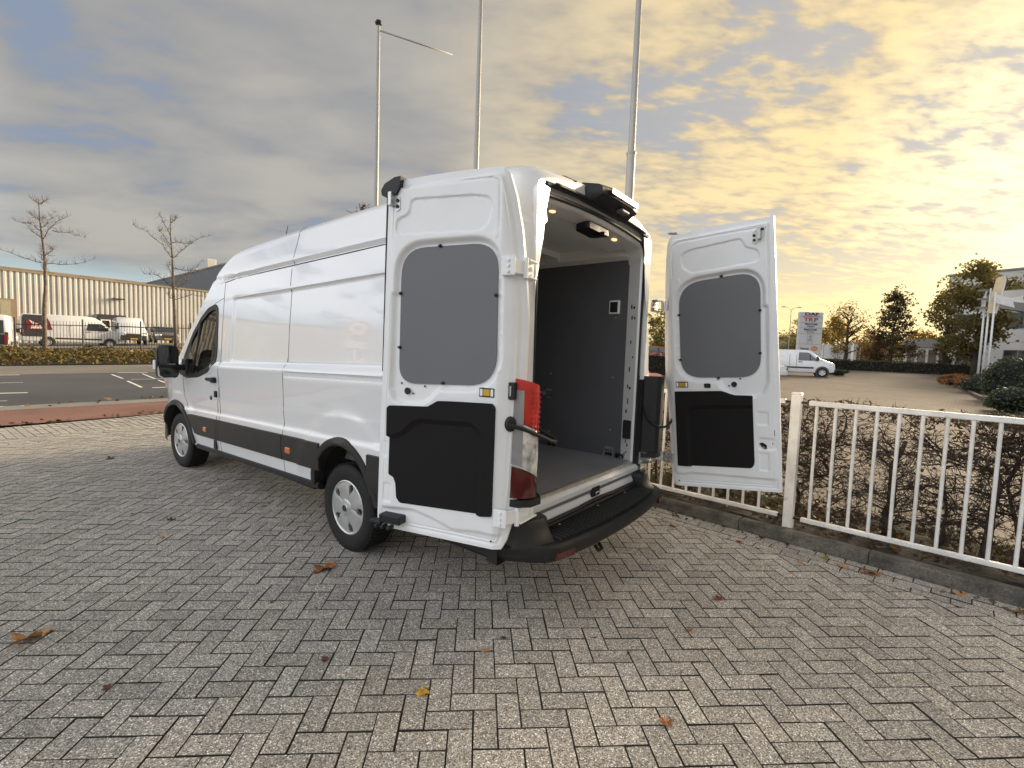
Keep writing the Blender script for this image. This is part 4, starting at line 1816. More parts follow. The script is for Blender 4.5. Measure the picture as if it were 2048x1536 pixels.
# ---- wheels
def wheel(s, Y, steer=0.0):
    w = empty('wheel', (s * .87, Y, .345), 0)
    w.parent = van
    w.rotation_euler = (0, 0, steer)
    Tm = Matrix.Rotation(s * math.pi / 2, 4, 'Y')
    mb = MB()
    prof = [(.205, -.10), (.235, -.112), (.29, -.118), (.325, -.108), (.340, -.09), (.345, -.05), (.345, .05), (.340, .09), (.325, .108), (.29, .118), (.235, .112), (.205, .10), (.20, 0)]
    mb.lathe(prof, 56, Tm, close=True)
    # tread blocks
    for k in range(56):
        a = 2 * math.pi * k / 56
        for z0, z1, da in ((-.098, -.058, 0), (-.045, .045, .05), (.058, .098, 0)):
            T2 = Tm @ Matrix.Rotation(a + da, 4, 'Z')
            mb.box(.338, .3505 if abs(z0 + z1) < .05 else .3465, -.0125, .0125, z0, z1, T=T2)
    mb.build('tyre', M_TYRE, w, smooth=35)
    # dark dish, cover ring, spokes and hub
    mb = MB()
    mb.lathe([(.205, .085), (.19, .07), (.05, .065), (0, .065)], 40, Tm)
    mb.lathe([(.205, -.09), (.0, -.06)], 24, Tm)
    mb.build('wheel_dish', M_DARK, w, smooth=40)
    mb = MB()
    mb.lathe([(.192, .086), (.196, .100), (.208, .108), (.217, .104), (.219, .092), (.205, .08)], 56, Tm, close=True)
    mb.lathe([(0, .128), (.028, .128), (.032, .124), (.034, .122), (.062, .118), (.075, .110), (.078, .09)], 30, Tm)
    rim = mb.build('wheel_cover', M_RIM, w, smooth=35)
    for k in range(5):
        a = 2 * math.pi * k / 5 + .32
        T2 = Tm @ Matrix.Rotation(a, 4, 'Z')
        mb = MB()
        # broad spoke: hub side narrow, rim side wide, raised edges
        sec = []
        for r_, hw, zt_ in ((.060, R(36), .112), (.10, R(35.5), .109), (.128, R(33), .108), (.142, R(27.5), .107), (.182, R(27), .104), (.190, R(30), .102), (.204, R(36), .100)):
            row = []
            for f_, dz in ((-1.0, -.03), (-1.0, .0), (-.80, .004), (-.3, .0015), (.3, .0015), (.80, .004), (1.0, 0), (1.0, -.03)):
                row.append(T2 @ Vector((r_ * math.cos(hw * f_), r_ * math.sin(hw * f_), zt_ + dz)))
            sec.append(row)
        q = 8
        mb.v = [tuple(p) for r_ in sec for p in r_]
        mb.f = [(i * q + j, i * q + j + 1, (i + 1) * q + j + 1, (i + 1) * q + j) for i in range(6) for j in range(q - 1)]
        mb.m = [0] * len(mb.f)
        mb.build('spoke', M_RIM, w, smooth=30)
        # bright web between the spokes nearer the hub
        mb = MB()
        T3 = Tm @ Matrix.Rotation(a + R(36), 4, 'Z')
        mb.add([tuple(T3 @ Vector((r_ * math.cos(t), r_ * math.sin(t), z))) for r_, z in ((.07, .104), (.118, .094), (.125, .080)) for t in (-R(14), 0, R(14))],
               [(0, 1, 4, 3), (1, 2, 5, 4), (3, 4, 7, 6), (4, 5, 8, 7)])
        mb.build('web', M_RIM, w, smooth=30)
    mb = MB()
    mb.lathe([(.027, .1295), (.024, .132), (0, .132)], 20, Tm)
    mb.build('hub_badge', M_BLUEBADGE, w, smooth=30)


wheel(-1, 0)
wheel(1, 0)
wheel(-1, 3.75, R(3))
wheel(1, 3.75, R(3))
# ================================================================ rear doors
def sdf_poly(px, pz, poly):
    """signed distance to polygon, negative inside (vectorised)"""
    px, pz = np.asarray(px, float), np.asarray(pz, float)
    d = np.full(px.shape, 1e9)
    inside = np.zeros(px.shape, bool)
    n = len(poly)
    for i in range(n):
        x1, z1 = poly[i]
        x2, z2 = poly[(i + 1) % n]
        ex, ez = x2 - x1, z2 - z1
        t = np.clip(((px - x1) * ex + (pz - z1) * ez) / (ex * ex + ez * ez + 1e-12), 0, 1)
        d = np.minimum(d, np.hypot(px - x1 - t * ex, pz - z1 - t * ez))
        c = (z1 > pz) != (z2 > pz)
        with np.errstate(divide='ignore', invalid='ignore'):
            xi = (x2 - x1) * (pz - z1) / (z2 - z1 + 1e-15) + x1
        inside ^= c & (px < xi)
    return np.where(inside, -d, d)


LEFT = dict(
    hinge=[(-.030, -.012), (-.050, .03), (-.083, .168), (-.102, .331), (-.115, .878), (-.118, 1.293), (-.099, 1.559), (-.078, 1.761), (-.048, 1.93), (-.016, 2.045), (.02, 2.078)],
    free=[(.812, -.015), (.800, .62), (.786, 1.0), (.772, 1.65), (.762, 2.07)], ztop=2.082,
    window=round_poly([(.672, .885), (.667, 1.682), (.038, 1.684), (.024, .905)], [.12, .17, .15, .18], 8),
    pocket=[(.69, 1.4), (.70, .86), (.675, .80), (.63, .785), (.50, .795), (.45, .83), (.38, .90), (.36, 1.0)],
    emboss=[(.604, 1.874), (.595, 1.945), (.564, 1.955), (.185, 1.941), (.093, 1.923), (.070, 1.881), (.089, 1.789), (.142, 1.749), (.675, 1.762), (.697, 1.782), (.693, 1.847)],
    trim=[(.727, .735), (.711, .749), (.441, .762), (.374, .80), (.289, .804), (.030, .810), (.011, .790), (.013, .185), (.08, .172), (.085, .184), (.63, .162), (.657, .189), (.664, .276), (.681, .314), (.718, .326), (.713, .57), (.733, .607)],
    frame=[(.727, .735), (.711, .749), (.441, .762), (.374, .80), (.289, .804), (.030, .810), (.011, .790), (.013, .185), (.080, .175)],
    recess=[(.080, .60), (.092, .657), (.156, .699), (.489, .69), (.539, .673), (.629, .596), (.690, .575), (.728, .590)],
    wave=[(-.05, .075), (.09, .080), (.266, .064), (.404, .108), (.546, .136), (.80, .115)],
    latch=(.022, .113, .843, .893), hole=(.607, .841), clips=[(.667, 1.42), (.667, 1.10), (.40, 1.683), (.038, 1.40), (.36, .902)])
RIGHT = dict(
    hinge=[(-.022, -.015), (-.040, .03), (-.052, .10), (-.059, .369), (-.072, .80), (-.089, .915), (-.079, 1.241), (-.046, 1.739), (-.025, 1.93), (-.009, 2.025), (.026, 2.085)],
    free=[(.796, .045), (.787, .831), (.774, 1.50), (.763, 2.10)], ztop=2.105,
    window=round_poly([(.064, .930), (.068, 1.698), (.668, 1.728), (.662, .938)], [.17, .19, .16, .15], 8),
    pocket=[(.690, 1.45), (.690, .90), (.66, .83), (.625, .811), (.482, .803), (.438, .826), (.366, .926), (.36, 1.0)],
    emboss=[(.105, 1.833), (.109, 1.927), (.165, 1.95), (.547, 1.979), (.573, 1.909), (.654, 1.882), (.667, 1.836), (.653, 1.795), (.175, 1.773)],
    trim=[(.019, .816), (.386, .829), (.44, .806), (.482, .795), (.600, .795), (.607, .785), (.614, .268), (.605, .235), (.587, .219), (.130, .186), (.125, .178), (.022, .177)],
    frame=[(.600, .795), (.482, .795), (.44, .806), (.386, .829), (.019, .816), (.022, .177), (.105, .180)],
    recess=[(.105, .60), (.112, .655), (.150, .695), (.30, .715), (.605, .725)],
    wave=[(-.05, .11), (.06, .105), (.12, .125), (.74, .150), (.80, .15)],
    latch=(.026, .126, .851, .899), hole=(.473, .879), clips=[(.068, 1.45), (.066, 1.08), (.40, 1.722), (.664, 1.44), (.661, 1.12), (.36, .93)])


def build_door(D, sgn, M4, name, label):
    root = empty(name)
    root.parent = van
    root.matrix_local = M4
    root['label'] = label
    hz = [z for s_, z in D['hinge']]
    hs = [s_ for s_, z in D['hinge']]
    fz = [z for s_, z in D['free']]
    fs_ = [s_ for s_, z in D['free']]
    z0, z1 = min(hz[0], fz[0]), D['ztop']
    rows = 330
    T = np.linspace(0, 1, rows)
    cols = 126
    uu = np.linspace(0, 1, cols)
    uu = np.sort(np.concatenate([uu, [.012, .03, .985]]))
    cols = len(uu)
    outline = list(D['hinge']) + list(D['free'])[::-1]
    S, Z = np.zeros((rows, cols)), np.zeros((rows, cols))
    for i, t in enumerate(T):
        # rows bend with the bottom and top edge
        for j, u in enumerate(uu):
            zb = hz[0] + (fz[0] - hz[0]) * u
            ztp = hz[-1] + (fz[-1] - hz[-1]) * u + .010 * math.sin(math.pi * u)
            zz = zb + (ztp - zb) * t
            a = np.interp(zz, hz, hs)
            b = np.interp(zz, fz, fs_)
            S[i, j] = a + (b - a) * u
            Z[i, j] = zz
    Y = np.zeros_like(S)
    # wrap of the skin round the hinge side
    w = np.clip(.015 - S, 0, 1)
    Y += 1.15 * w ** 1.25
    do = -sdf_poly(S, Z, outline)
    # outer flange a step lower than the pressing
    Y += .016 * (1 - sstep(do, .030, .046))
    Y += .004 * (1 - sstep(do, .052, .058)) * sstep(do, .046, .052)
    # window aperture
    dw = sdf_poly(S, Z, D['window'])
    dp = sdf_poly(S, Z, D['pocket'])
    dd = np.minimum(dw, dp + .004)
    Y += .032 * (1 - sstep(dd, .008, .044))
    # pressing at the top
    de = sdf_poly(S, Z, round_poly(D['emboss'], .03, 3))
    Y += .010 * (1 - sstep(de, -.003, .007))
    # second pressing line above it
    dl = np.abs(sdf_poly(S, Z, round_poly([(.02, 1.55), (.03, 2.00), (.09, 2.025), (.72, 2.035), (.73, 1.75), (.73, 1.5)], .04, 3)))
    Y += .007 * (1 - sstep(dl, .003, .009)) * sstep(Z, 1.70, 1.80) * sstep(S, .0, .03) * (1 - sstep(S, .70, .72))
    # lower pressing
    wv = np.interp(S, [a for a, b in D['wave']], [b for a, b in D['wave']])
    Y += .020 * (1 - sstep(Z, wv - .022, wv + .008)) * sstep(do, .02, .05)
    # small raised dimples beside the seal
    for k, zc in enumerate([.99, 1.10, 1.19, 1.30, 1.41, 1.50, 1.62, 1.72]):
        r = np.hypot((S - (np.interp(zc, hz, hs) + .125)) / .012, (Z - zc) / (.022 if k % 2 else .013))
        Y -= .004 * (1 - sstep(r, .75, 1.1))
    # pockets on the lock side
    if sgn > 0:
        for (a, b, c, d) in ((.637, .712, .570, .672), (.648, .715, .208, .350)):
            dk = sdf_poly(S, Z, rrect(a, b, c, d, .012))
            Y += .008 * (1 - sstep(dk, -.006, .004))
        dk = sdf_poly(S, Z, rrect(.64, .76, .375, .47, .02))
        Y += .010 * (1 - sstep(dk, -.01, .004))
    else:
        for (a, b, c, d) in ((.735, .775, .43, .53), (.70, .76, .15, .27)):
            dk = sdf_poly(S, Z, rrect(a, b, c, d, .012))
            Y += .006 * (1 - sstep(dk, -.006, .004))
    V = [(sgn * S[i, j], Y[i, j], Z[i, j]) for i in range(rows) for j in range(cols)]
    F = [(i * cols + j, i * cols + j + 1, (i + 1) * cols + j + 1, (i + 1) * cols + j) for i in range(rows - 1) for j in range(cols - 1)]
    # rim and outer skin
    per = [(0, j) for j in range(cols)] + [(i, cols - 1) for i in range(1, rows)] + [(rows - 1, j) for j in range(cols - 2, -1, -1)] + [(i, 0) for i in range(rows - 2, 0, -1)]
    n = len(per)
    b0 = len(V)
    for (i, j) in per:
        yy = max(Y[i, j] + .022, .050) if S[i, j] > .02 else Y[i, j] + .024
        V.append((sgn * S[i, j], yy, Z[i, j]))
    for k in range(n):
        a, b = per[k], per[(k + 1) % n]
        F.append((a[0] * cols + a[1], b[0] * cols + b[1], b0 + (k + 1) % n, b0 + k))
    # outer skin as coarse grid, slightly crowned
    c0 = len(V)
    ii = list(range(0, rows, 9)) + [rows - 1]
    jj = list(range(0, cols, 6)) + [cols - 1]
    ii, jj = sorted(set(ii)), sorted(set(jj))
    for i in ii:
        for j in jj:
            s_ = S[i, j]
            w_ = max(0, .015 - s_)
            edge = j in (0, cols - 1) or i in (0, rows - 1)
            yy = .050 + .03 * min(1, do[i, j] / .06) + 1.15 * w_ ** 1.25 * .6
            if edge:
                yy = max(Y[i, j] + .022, .050) if s_ > .02 else Y[i, j] + .024
            V.append((sgn * s_, yy, Z[i, j]))
    m_ = len(jj)
    F += [(c0 + a * m_ + b, c0 + (a + 1) * m_ + b, c0 + (a + 1) * m_ + b + 1, c0 + a * m_ + b + 1) for a in range(len(ii) - 1) for b in range(m_ - 1)]
    mb = MB()
    mb.v, mb.f, mb.m = V, F, [0] * len(F)
    mb.build('door_panel', M_WHITEIN, root, smooth=38)

    def P(poly):
        return [(sgn * a, b) for a, b in poly]
    # grey board in the window aperture
    mb = MB()
    wp = D['window']
    mb.prism(P(wp), .0215, .029)
    wb = mb.build('window_board', M_GREYBOARD, root)
    for (cs, cz) in D['clips']:
        mb = MB()
        mb.lathe([(.010, .0), (.010, .008), (.006, .014), (0, .015)], 10, Matrix.Translation((sgn * cs, .022, cz)) @ Matrix.Rotation(math.pi / 2, 4, 'X'))
        mb.box(sgn * cs - .012, sgn * cs + .004, .012, .022, cz - .004, cz + .004)
        mb.build('board_clip', M_BLACKPL, root, smooth=30)
    # trim board: full sheet, raised frame and sloping shoulder
    tp = round_poly(D['trim'], .012, 3)
    mb = MB()
    c = Vector((sum(a for a, b in tp) / len(tp), sum(b for a, b in tp) / len(tp)))
    mb.prism(P(tp), -.005, .012)
    tb = mb.build('trim_board', M_TRIM, root)
    fr, rc = D['frame'], D['recess']
    poly = list(fr) + ([(rc[0][0], fr[-1][1])] if abs(rc[0][0] - fr[-1][0]) > .001 else []) + list(rc)
    mb = MB()
    mb.prism(P(poly), -.020, -.004)
    # shoulder slope into the recess
    k = len(rc)
    lo = [(rc[0][0], fr[-1][1])] + list(rc)
    off = []
    for i in range(len(lo)):
        p0, p2 = Vector(lo[max(0, i - 1)]), Vector(lo[min(len(lo) - 1, i + 1)])
        d = (p2 - p0).normalized()
        nn = Vector((d.y, -d.x))
        ctr = Vector((.40, .40))
        if nn.dot(ctr - Vector(lo[i])) < 0:
            nn = -nn
        off.append(Vector(lo[i]) + nn * .03)
    vs = [(sgn * a, -.020, b) for a, b in lo] + [(sgn * p.x, -.0052, p.y) for p in off]
    kk = len(lo)
    mb.add(vs, [(i, i + 1, kk + i + 1, kk + i) for i in range(kk - 1)])
    mb.build('trim_frame', M_TRIM, root, smooth=30)
    # spring latch window: black frame, yellow lens, white screw ends
    a, b, c_, d = D['latch']
    mb = MB()
    mb.prism(P(rrect(a, b, c_, d, .004)), -.004, .01)
    lt = mb.build('latch_plate', M_BLACKPL, root)
    mb = MB()
    mb.prism(P(rrect(a + .026, b - .026, c_ + .007, d - .007, .003)), -.007, -.003)
    mb.build('latch_window', M_YELLOWL, root)
    for q in (a + .013, b - .013):
        mb = MB()
        mb.prism(P(rrect(q - .008, q + .008, c_ + .006, d - .006, .003)), -.006, -.003)
        mb.build('latch_end', M_WHITEIN, root)
    # holes
    hs_, hz_ = D['hole']
    mb = MB()
    mb.lathe([(.021, 0), (.021, .004), (.014, .005), (0, .002)], 16, Matrix.Translation((sgn * hs_, .0225, hz_)) @ Matrix.Rotation(math.pi / 2, 4, 'X'))
    mb.build('grommet', M_RUBBER, root, smooth=30)
    for ds, dz in ((-.038, -.012), (.045, .045), (-.12, .035)):
        mb = MB()
        mb.lathe([(.006, 0), (.006, .002), (0, .002)], 8, Matrix.Translation((sgn * (hs_ + ds), .0245, hz_ + dz)) @ Matrix.Rotation(math.pi / 2, 4, 'X'))
        mb.build('drain_hole', M_DARK, root)
    mb = MB()
    cs, cz = (.02, .035)
    mb.lathe([(.006, 0), (.006, .002), (0, .002)], 8, Matrix.Translation((sgn * cs, .012, cz)) @ Matrix.Rotation(math.pi / 2, 4, 'X'))
    mb.build('drain_hole', M_DARK, root)
    # rubber lip on the closing edge
    mb = MB()
    if sgn < 0:
        mb.tube([(sgn * (np.interp(z, fz, fs_) + .012), .030, z) for z in np.linspace(.95, 2.04, 24)], [.004 + .007 * i / 23 for i in range(24)], 6)
        mb.build('edge_seal', M_RUBBER, root, smooth=True)
    # latch bracket at the top of the closing edge
    bs, bz = (.70, 1.965) if sgn < 0 else (.655, 1.995)
    mb = MB()
    mb.prism(P([(bs - .03, bz + .01), (bs - .035, bz - .06), (bs - .01, bz - .075), (bs + .015, bz - .05), (bs + .05, bz - .02), (bs + .055, bz + .045), (bs + .02, bz + .045)]), -.006, .010)
    mb.box(*sorted((sgn * (bs + .005), sgn * (bs + .03))), -.04, .0, bz - .045, bz + .035, ch=.003)
    br = mb.build('latch_bracket', M_STEEL, root)
    for q, r_ in ((bs - .018, bz - .012), (bs - .018, bz - .045), (bs + .038, bz + .025)):
        mb = MB()
        mb.lathe([(.010, 0), (.010, .008), (0, .009)], 6, Matrix.Translation((sgn * q, -.005, r_)) @ Matrix.Rotation(math.pi / 2, 4, 'X'))
        mb.build('bolt', M_RUBBER, root)
    return root


def axes(o, sdir, ydir, zdir, sgn):
    x = Vector(sdir) * sgn
    M4 = Matrix.Identity(4)
    for r_ in range(3):
        M4[r_][0], M4[r_][1], M4[r_][2], M4[r_][3] = x[r_], ydir[r_], zdir[r_], o[r_]
    return M4


ld = build_door(LEFT, -1, axes((-1.098, -1.62, .52), (-.26, .9656, 0), (.9656, .26, 0), (0, 0, 1), -1), 'rear_door', 'left rear door folded back against the flank')
rd = build_door(RIGHT, 1, axes((1.0012, -1.9116, .5229), (.01527, -.99834, .05559), (.99257, .02184, .11968), (-.1207, .05335, .99125), 1), 'rear_door', 'right rear door standing open')


def door_part(root, name, m, fn, smooth=False):
    mb = MB()
    fn(mb)
    return mb.build(name, m, root, smooth=smooth)


# left door: black rod latch at the top corner, and the claw at the bottom
mb = MB()
mb.prism([(-.790, 1.99), (-.795, 2.02), (-.77, 2.055), (-.70, 2.085), (-.655, 2.088), (-.665, 2.03), (-.69, 1.985), (-.72, 1.99), (-.76, 1.975)], -.018, .05)
mb.build('top_latch', M_BLACKPL, ld, smooth=30)
mb = MB()
mb.box(-.755, -.600, -.045, .03, .035, .085, ch=.006)
for k in range(3):
    mb.box(-.76 + k * .045, -.735 + k * .045, -.085, -.03, .012, .032, ch=.005)
mb.box(-.84, -.74, -.03, .02, .012, .035, ch=.008)
mb.build('bottom_latch', M_BLACKPL, ld)
# left door: buckle and grommet on the hinge flange
mb = MB()
mb.box(.045, .085, .03, .085, .835, .93, ch=.004)
bk = mb.build('hinge_side_catch', M_BLACKPL, ld)
mb = MB()
mb.box(.058, .066, .022, .034, .855, .91)
mb.build('catch_slot', M_CLEARLENS, ld)
mb = MB()
mb.lathe([(.032, 0), (.032, .01), (.02, .022), (0, .022)], 16, Matrix.Translation((.058, .045, .70)) @ Matrix.Rotation(math.pi / 2, 4, 'X') @ Matrix.Rotation(.6, 4, 'Y') @ Matrix.Scale(1.35, 4, (0, 1, 0)))
mb.build('cable_grommet', M_RUBBER, ld, smooth=30)
# right door extras: small handle, key slots, notice
mb = MB()
mb.prism(rrect(.247, .312, .846, .894, .014), -.006, .006)
hb = mb.build('inner_handle_bezel', M_WHITEIN, rd)
mb = MB()
mb.prism(rrect(.254, .305, .852, .888, .010), -.009, -.005)
mb.build('inner_handle', M_BLACKPL, rd)
mb = MB()
mb.prism([(.648, .425), (.672, .432), (.698, .415), (.700, .385), (.685, .380), (.662, .402)], .0, .004)
mb.prism([(.722, .417), (.748, .418), (.748, .438), (.722, .437)], .012, .016)
mb.build('lock_slot', M_DARK, rd)
mb = MB()
mb.prism([(.672, .400), (.690, .384), (.693, .388), (.676, .404)], -.003, .001)
mb.build('latch_rod', M_YELLOWL, rd)
mb = MB()
mb.prism(rrect(.70, .755, .490, .535, .002), .004, .0055)
nt_ = mb.build('notice_label', M_GREYSTRIP, rd)
for k in range(4):
    mb = MB()
    mb.prism([(.705, .497 + k * .009), (.745 - .008 * (k % 2), .497 + k * .009), (.745 - .008 * (k % 2), .500 + k * .009), (.705, .500 + k * .009)], .0030, .0042)
    mb.build('notice_line', M_MOULD, rd)


# ---- hinges, cables
def bar(mb, p, q, w, h, up=(0, 0, 1), ch=.003):
    p, q = Vector(p), Vector(q)
    d = q - p
    L_ = d.length
    d.normalize()
    u = Vector(up)
    n = u.cross(d).normalized()
    u = d.cross(n)
    M4 = Matrix((( d.x, n.x, u.x, p.x), (d.y, n.y, u.y, p.y), (d.z, n.z, u.z, p.z), (0, 0, 0, 1)))
    mb.box(0, L_, -w / 2, w / 2, -h / 2, h / 2, T=M4, ch=ch)


for s, zs, door in ((-1, (2.07, .70), 0), (1, (2.055, .745), 1)):
    for z in zs:
        up = z > 1
        mb = MB()
        x0 = .86 if up else .775
        # pillar leaf
        bar(mb, (s * x0, -1.652, z), (s * .985, -1.668 if not up else -1.66, z), .012, .105)
        for dz in (-.03, .012):
            mb.lathe([(.014, 0), (.014, .012), (.009, .017), (0, .018)], 8, Matrix.Translation((s * (x0 + .035), -1.655, z + dz)) @ Matrix.Rotation(math.pi / 2, 4, 'X'))
        bar(mb, (s * (x0 + .02), -1.672, z + .046), (s * .98, -1.692, z + .046), .05, .010)
        bar(mb, (s * (x0 + .02), -1.672, z - .046), (s * .98, -1.692, z - .046), .05, .010)
        # knuckle
        kx, ky = s * .995, -1.70
        mb.tube([(kx, ky, z - .055), (kx, ky, z + .055)], .014, 10)
        if door == 0:
            e = Vector((-1.087, -1.675, z))
            bar(mb, (kx, ky, z), e, .014, .075)
            bar(mb, e + Vector((.005, -.02, 0)), e + Vector((-.02, .055, 0)), .012, .10)
            for dz in (-.03, 0, .03):
                mb.lathe([(.010, 0), (.010, .008), (0, .010)], 8, Matrix.Translation(e + Vector((-.012, .012, dz))) @ Matrix.Rotation(-math.pi / 2, 4, 'Y'))
        else:
            off = (z - .52)
            e = Vector((1.0012, -1.9116, .5229)) + Vector((-.1207, .05335, .99125)) * (off) + Vector((.01527, -.99834, .0556)) * -.03
            e.z = z
            e += Vector((.02, 0, 0))
            bar(mb, (kx, ky, z), (kx * 1.0 + .03, ky - .07, z), .014, .08)
            bar(mb, (kx + .03, ky - .07, z), e, .014, .085)
            for t in (.3, .7):
                c = Vector((kx + .03, ky - .07, z)).lerp(e, t)
                for dz in (-.022, .022):
                    mb.lathe([(.012, 0), (.012, .010), (0, .012)], 8, Matrix.Translation(c + Vector((-.006, 0, dz))) @ Matrix.Rotation(-math.pi / 2, 4, 'Y'))
        mb.build('door_hinge', M_WHITEIN if s < 0 else M_STEEL, van, smooth=30)


def cable(pts, r, name):
    P = [Vector(p) for p in pts]
    out = []
    n = len(P)
    for i in range(n - 1):
        p0, p1, p2, p3 = P[max(0, i - 1)], P[i], P[i + 1], P[min(n - 1, i + 2)]
        for k in range(14):
            t = k / 14
            out.append(0.5 * ((2 * p1) + (-p0 + p2) * t + (2 * p0 - 5 * p1 + 4 * p2 - p3) * t * t + (-p0 + 3 * p1 - 3 * p2 + p3) * t ** 3))
    out.append(P[-1])
    rs = [r * (1.0 if i % 2 else .86) for i in range(len(out))]
    mb = MB()
    mb.tube(out, rs, 8)
    mb.build(name, M_RUBBER, van, smooth=True)


cable([(-1.085, -1.675, 1.222), (-1.02, -1.735, 1.20), (-.92, -1.785, 1.155), (-.82, -1.80, 1.115), (-.745, -1.775, 1.105), (-.725, -1.725, 1.125), (-.75, -1.655, 1.16)], .0125, 'door_cable')
cable([(.80, -1.655, 1.20), (.82, -1.70, 1.08), (.88, -1.76, 1.02), (.95, -1.82, 1.03), (.985, -1.86, 1.12), (1.0, -1.89, 1.25)], .011, 'door_cable')
# small catch beside the left lamp
mb = MB()
mb.box(-.745, -.70, -1.668, -1.652, 1.36, 1.39, ch=.003)
mb.tube([(-.70, -1.66, 1.395), (-.645, -1.665, 1.39), (-.645, -1.665, 1.345), (-.70, -1.66, 1.35)], .006, 5)
mb.build('check_strap', M_BLACKPL, van)
# ================================================================ fence, hedge, flagpoles, fallen leaves
M_FENCE = mat('white_fence_paint', (0.80, 0.79, 0.76), rough=0.5, var=0.10, vscale=7, col2=(0.42, 0.39, 0.33), c2scale=14, c2lo=.60, c2hi=.78, bump=0.1, bscale=60)
M_POLE = mat('pale_pole_paint', (0.40, 0.395, 0.37), rough=0.4, var=0.05, vscale=2)
M_BARK = mat('hedge_bark', (0.060, 0.045, 0.034), rough=0.9, var=0.3, vscale=25, bump=0.5, bscale=60)
M_TWIG = mat('hedge_twig', (0.050, 0.036, 0.030), rough=0.85, var=0.35, vscale=10)
M_HLEAF = leaf_mat('hedge_leaf', [(.045, .014, .010), (.07, .022, .014), (.095, .035, .018), (.06, .028, .018), (.12, .055, .026), (.05, .024, .016), (.10, .075, .022), (.085, .10, .02), (.055, .085, .018)])
M_GRASS = leaf_mat('grass_tuft', [(.045, .07, .014), (.07, .10, .02), (.12, .12, .03), (.06, .05, .02)])
M_LITTER = leaf_mat('leaf_litter', [(.09, .035, .015), (.15, .06, .02), (.05, .025, .014), (.20, .12, .04), (.11, .075, .03)], trans=.1)

FA = Vector((2.121, 5.026, 0))
FD = Vector((.682, -.731, 0))
FN = Vector((.731, .682, 0))

fence = empty('white_fence', (0, 0, 0), 0, 'white metal bar fence standing behind the kerb', 'fence')


def fpt(s, n, z):
    p = FA + FD * s + FN * n
    return Vector((p.x, p.y, z + terrain(p.y)))


def fbar(mb, a, b, w, h, ch=.004):
    bar(mb, a, b, w, h, ch=ch)


posts = [-6.16, -3.71, -1.26, 1.19, 3.64]
for s in posts:
    mb = MB()
    c = fpt(s, 0, 0)
    T = Matrix.Translation(c) @ Matrix.Rotation(math.atan2(FD.y, FD.x), 4, 'Z')
    mb.box(-.04, .04, -.04, .04, 0.0, 1.315, T=T, ch=.004)
    mb.build('post', M_FENCE, fence)
    mb = MB()
    mb.box(-.044, .044, -.044, .044, 1.312, 1.335, T=T, ch=.010)
    mb.build('post_cap', M_FENCE, fence)
for a, b in zip(posts[:-1], posts[1:]):
    for z, h in ((1.245, .044), (.165, .040)):
        mb = MB()
        bar(mb, fpt(a + .10, 0, z), fpt(b - .09, 0, z), .040, h, ch=.005)
        mb.build('rail', M_FENCE, fence)
    for e in (a + .07, b - .065):
        for z in (1.245, .165):
            mb = MB()
            bar(mb, fpt(e - .03, 0, z), fpt(e + .035, 0, z), .022, .022)
            mb.build('rail_lug', M_RUBBER, fence)
    s = a + .165
    k = 0
    while s < b - .13:
        mb = MB()
        lean = random.gauss(0, .003)
        mb.tube([fpt(s, 0, .18), fpt(s + lean, random.gauss(0, .002), .7), fpt(s + lean, 0, 1.23)], .0135, 10, caps=False)
        mb.build('bar', M_FENCE, fence, smooth=True)
        s += .1445

# ---- the thinning hedge behind it
hedge = empty('clipped_hedge', (0, 0, 0), 0, 'thinning brown clipped hedge with bare twigs behind the fence', 'hedge')
tw = MB()
lf = MB()


def leaf_quad(mb, p, size, rnd=random, flat=0.0):
    d = Vector((rnd.gauss(0, 1), rnd.gauss(0, 1), rnd.gauss(0, 1) * (1 - flat)))
    d.normalize()
    u = d.cross(Vector((rnd.gauss(0, 1), rnd.gauss(0, 1), rnd.gauss(0, 1) * (1 - flat)))).normalized()
    n = d.cross(u)
    w = size * rnd.uniform(.45, .7)
    c = size * rnd.uniform(-.2, .2)
    mb.add([p - d * size * .5, p + u * w * .5 + n * c, p + d * size * .5, p - u * w * .5 + n * c], [(0, 1, 2), (0, 2, 3)])


def wander(p, d, L_, k, jit, confine):
    pts = [p.copy()]
    for i in range(k):
        d = (d + Vector((random.gauss(0, jit), random.gauss(0, jit), random.gauss(0, jit)))).normalized()
        p = p + d * L_ / k
        p = confine(p)
        pts.append(p.copy())
    return pts, d


def confine(p):
    q = p - FA
    n = q.dot(FN)
    if abs(n - .42) > .17:
        p = p - FN * (n - .42 - math.copysign(.17, n - .42))
    top = 1.20 + terrain(p.y)
    if p.z > top:
        p.z = top - random.random() * .05
    if p.z < .12:
        p.z = .12 + random.random() * .05
    return p


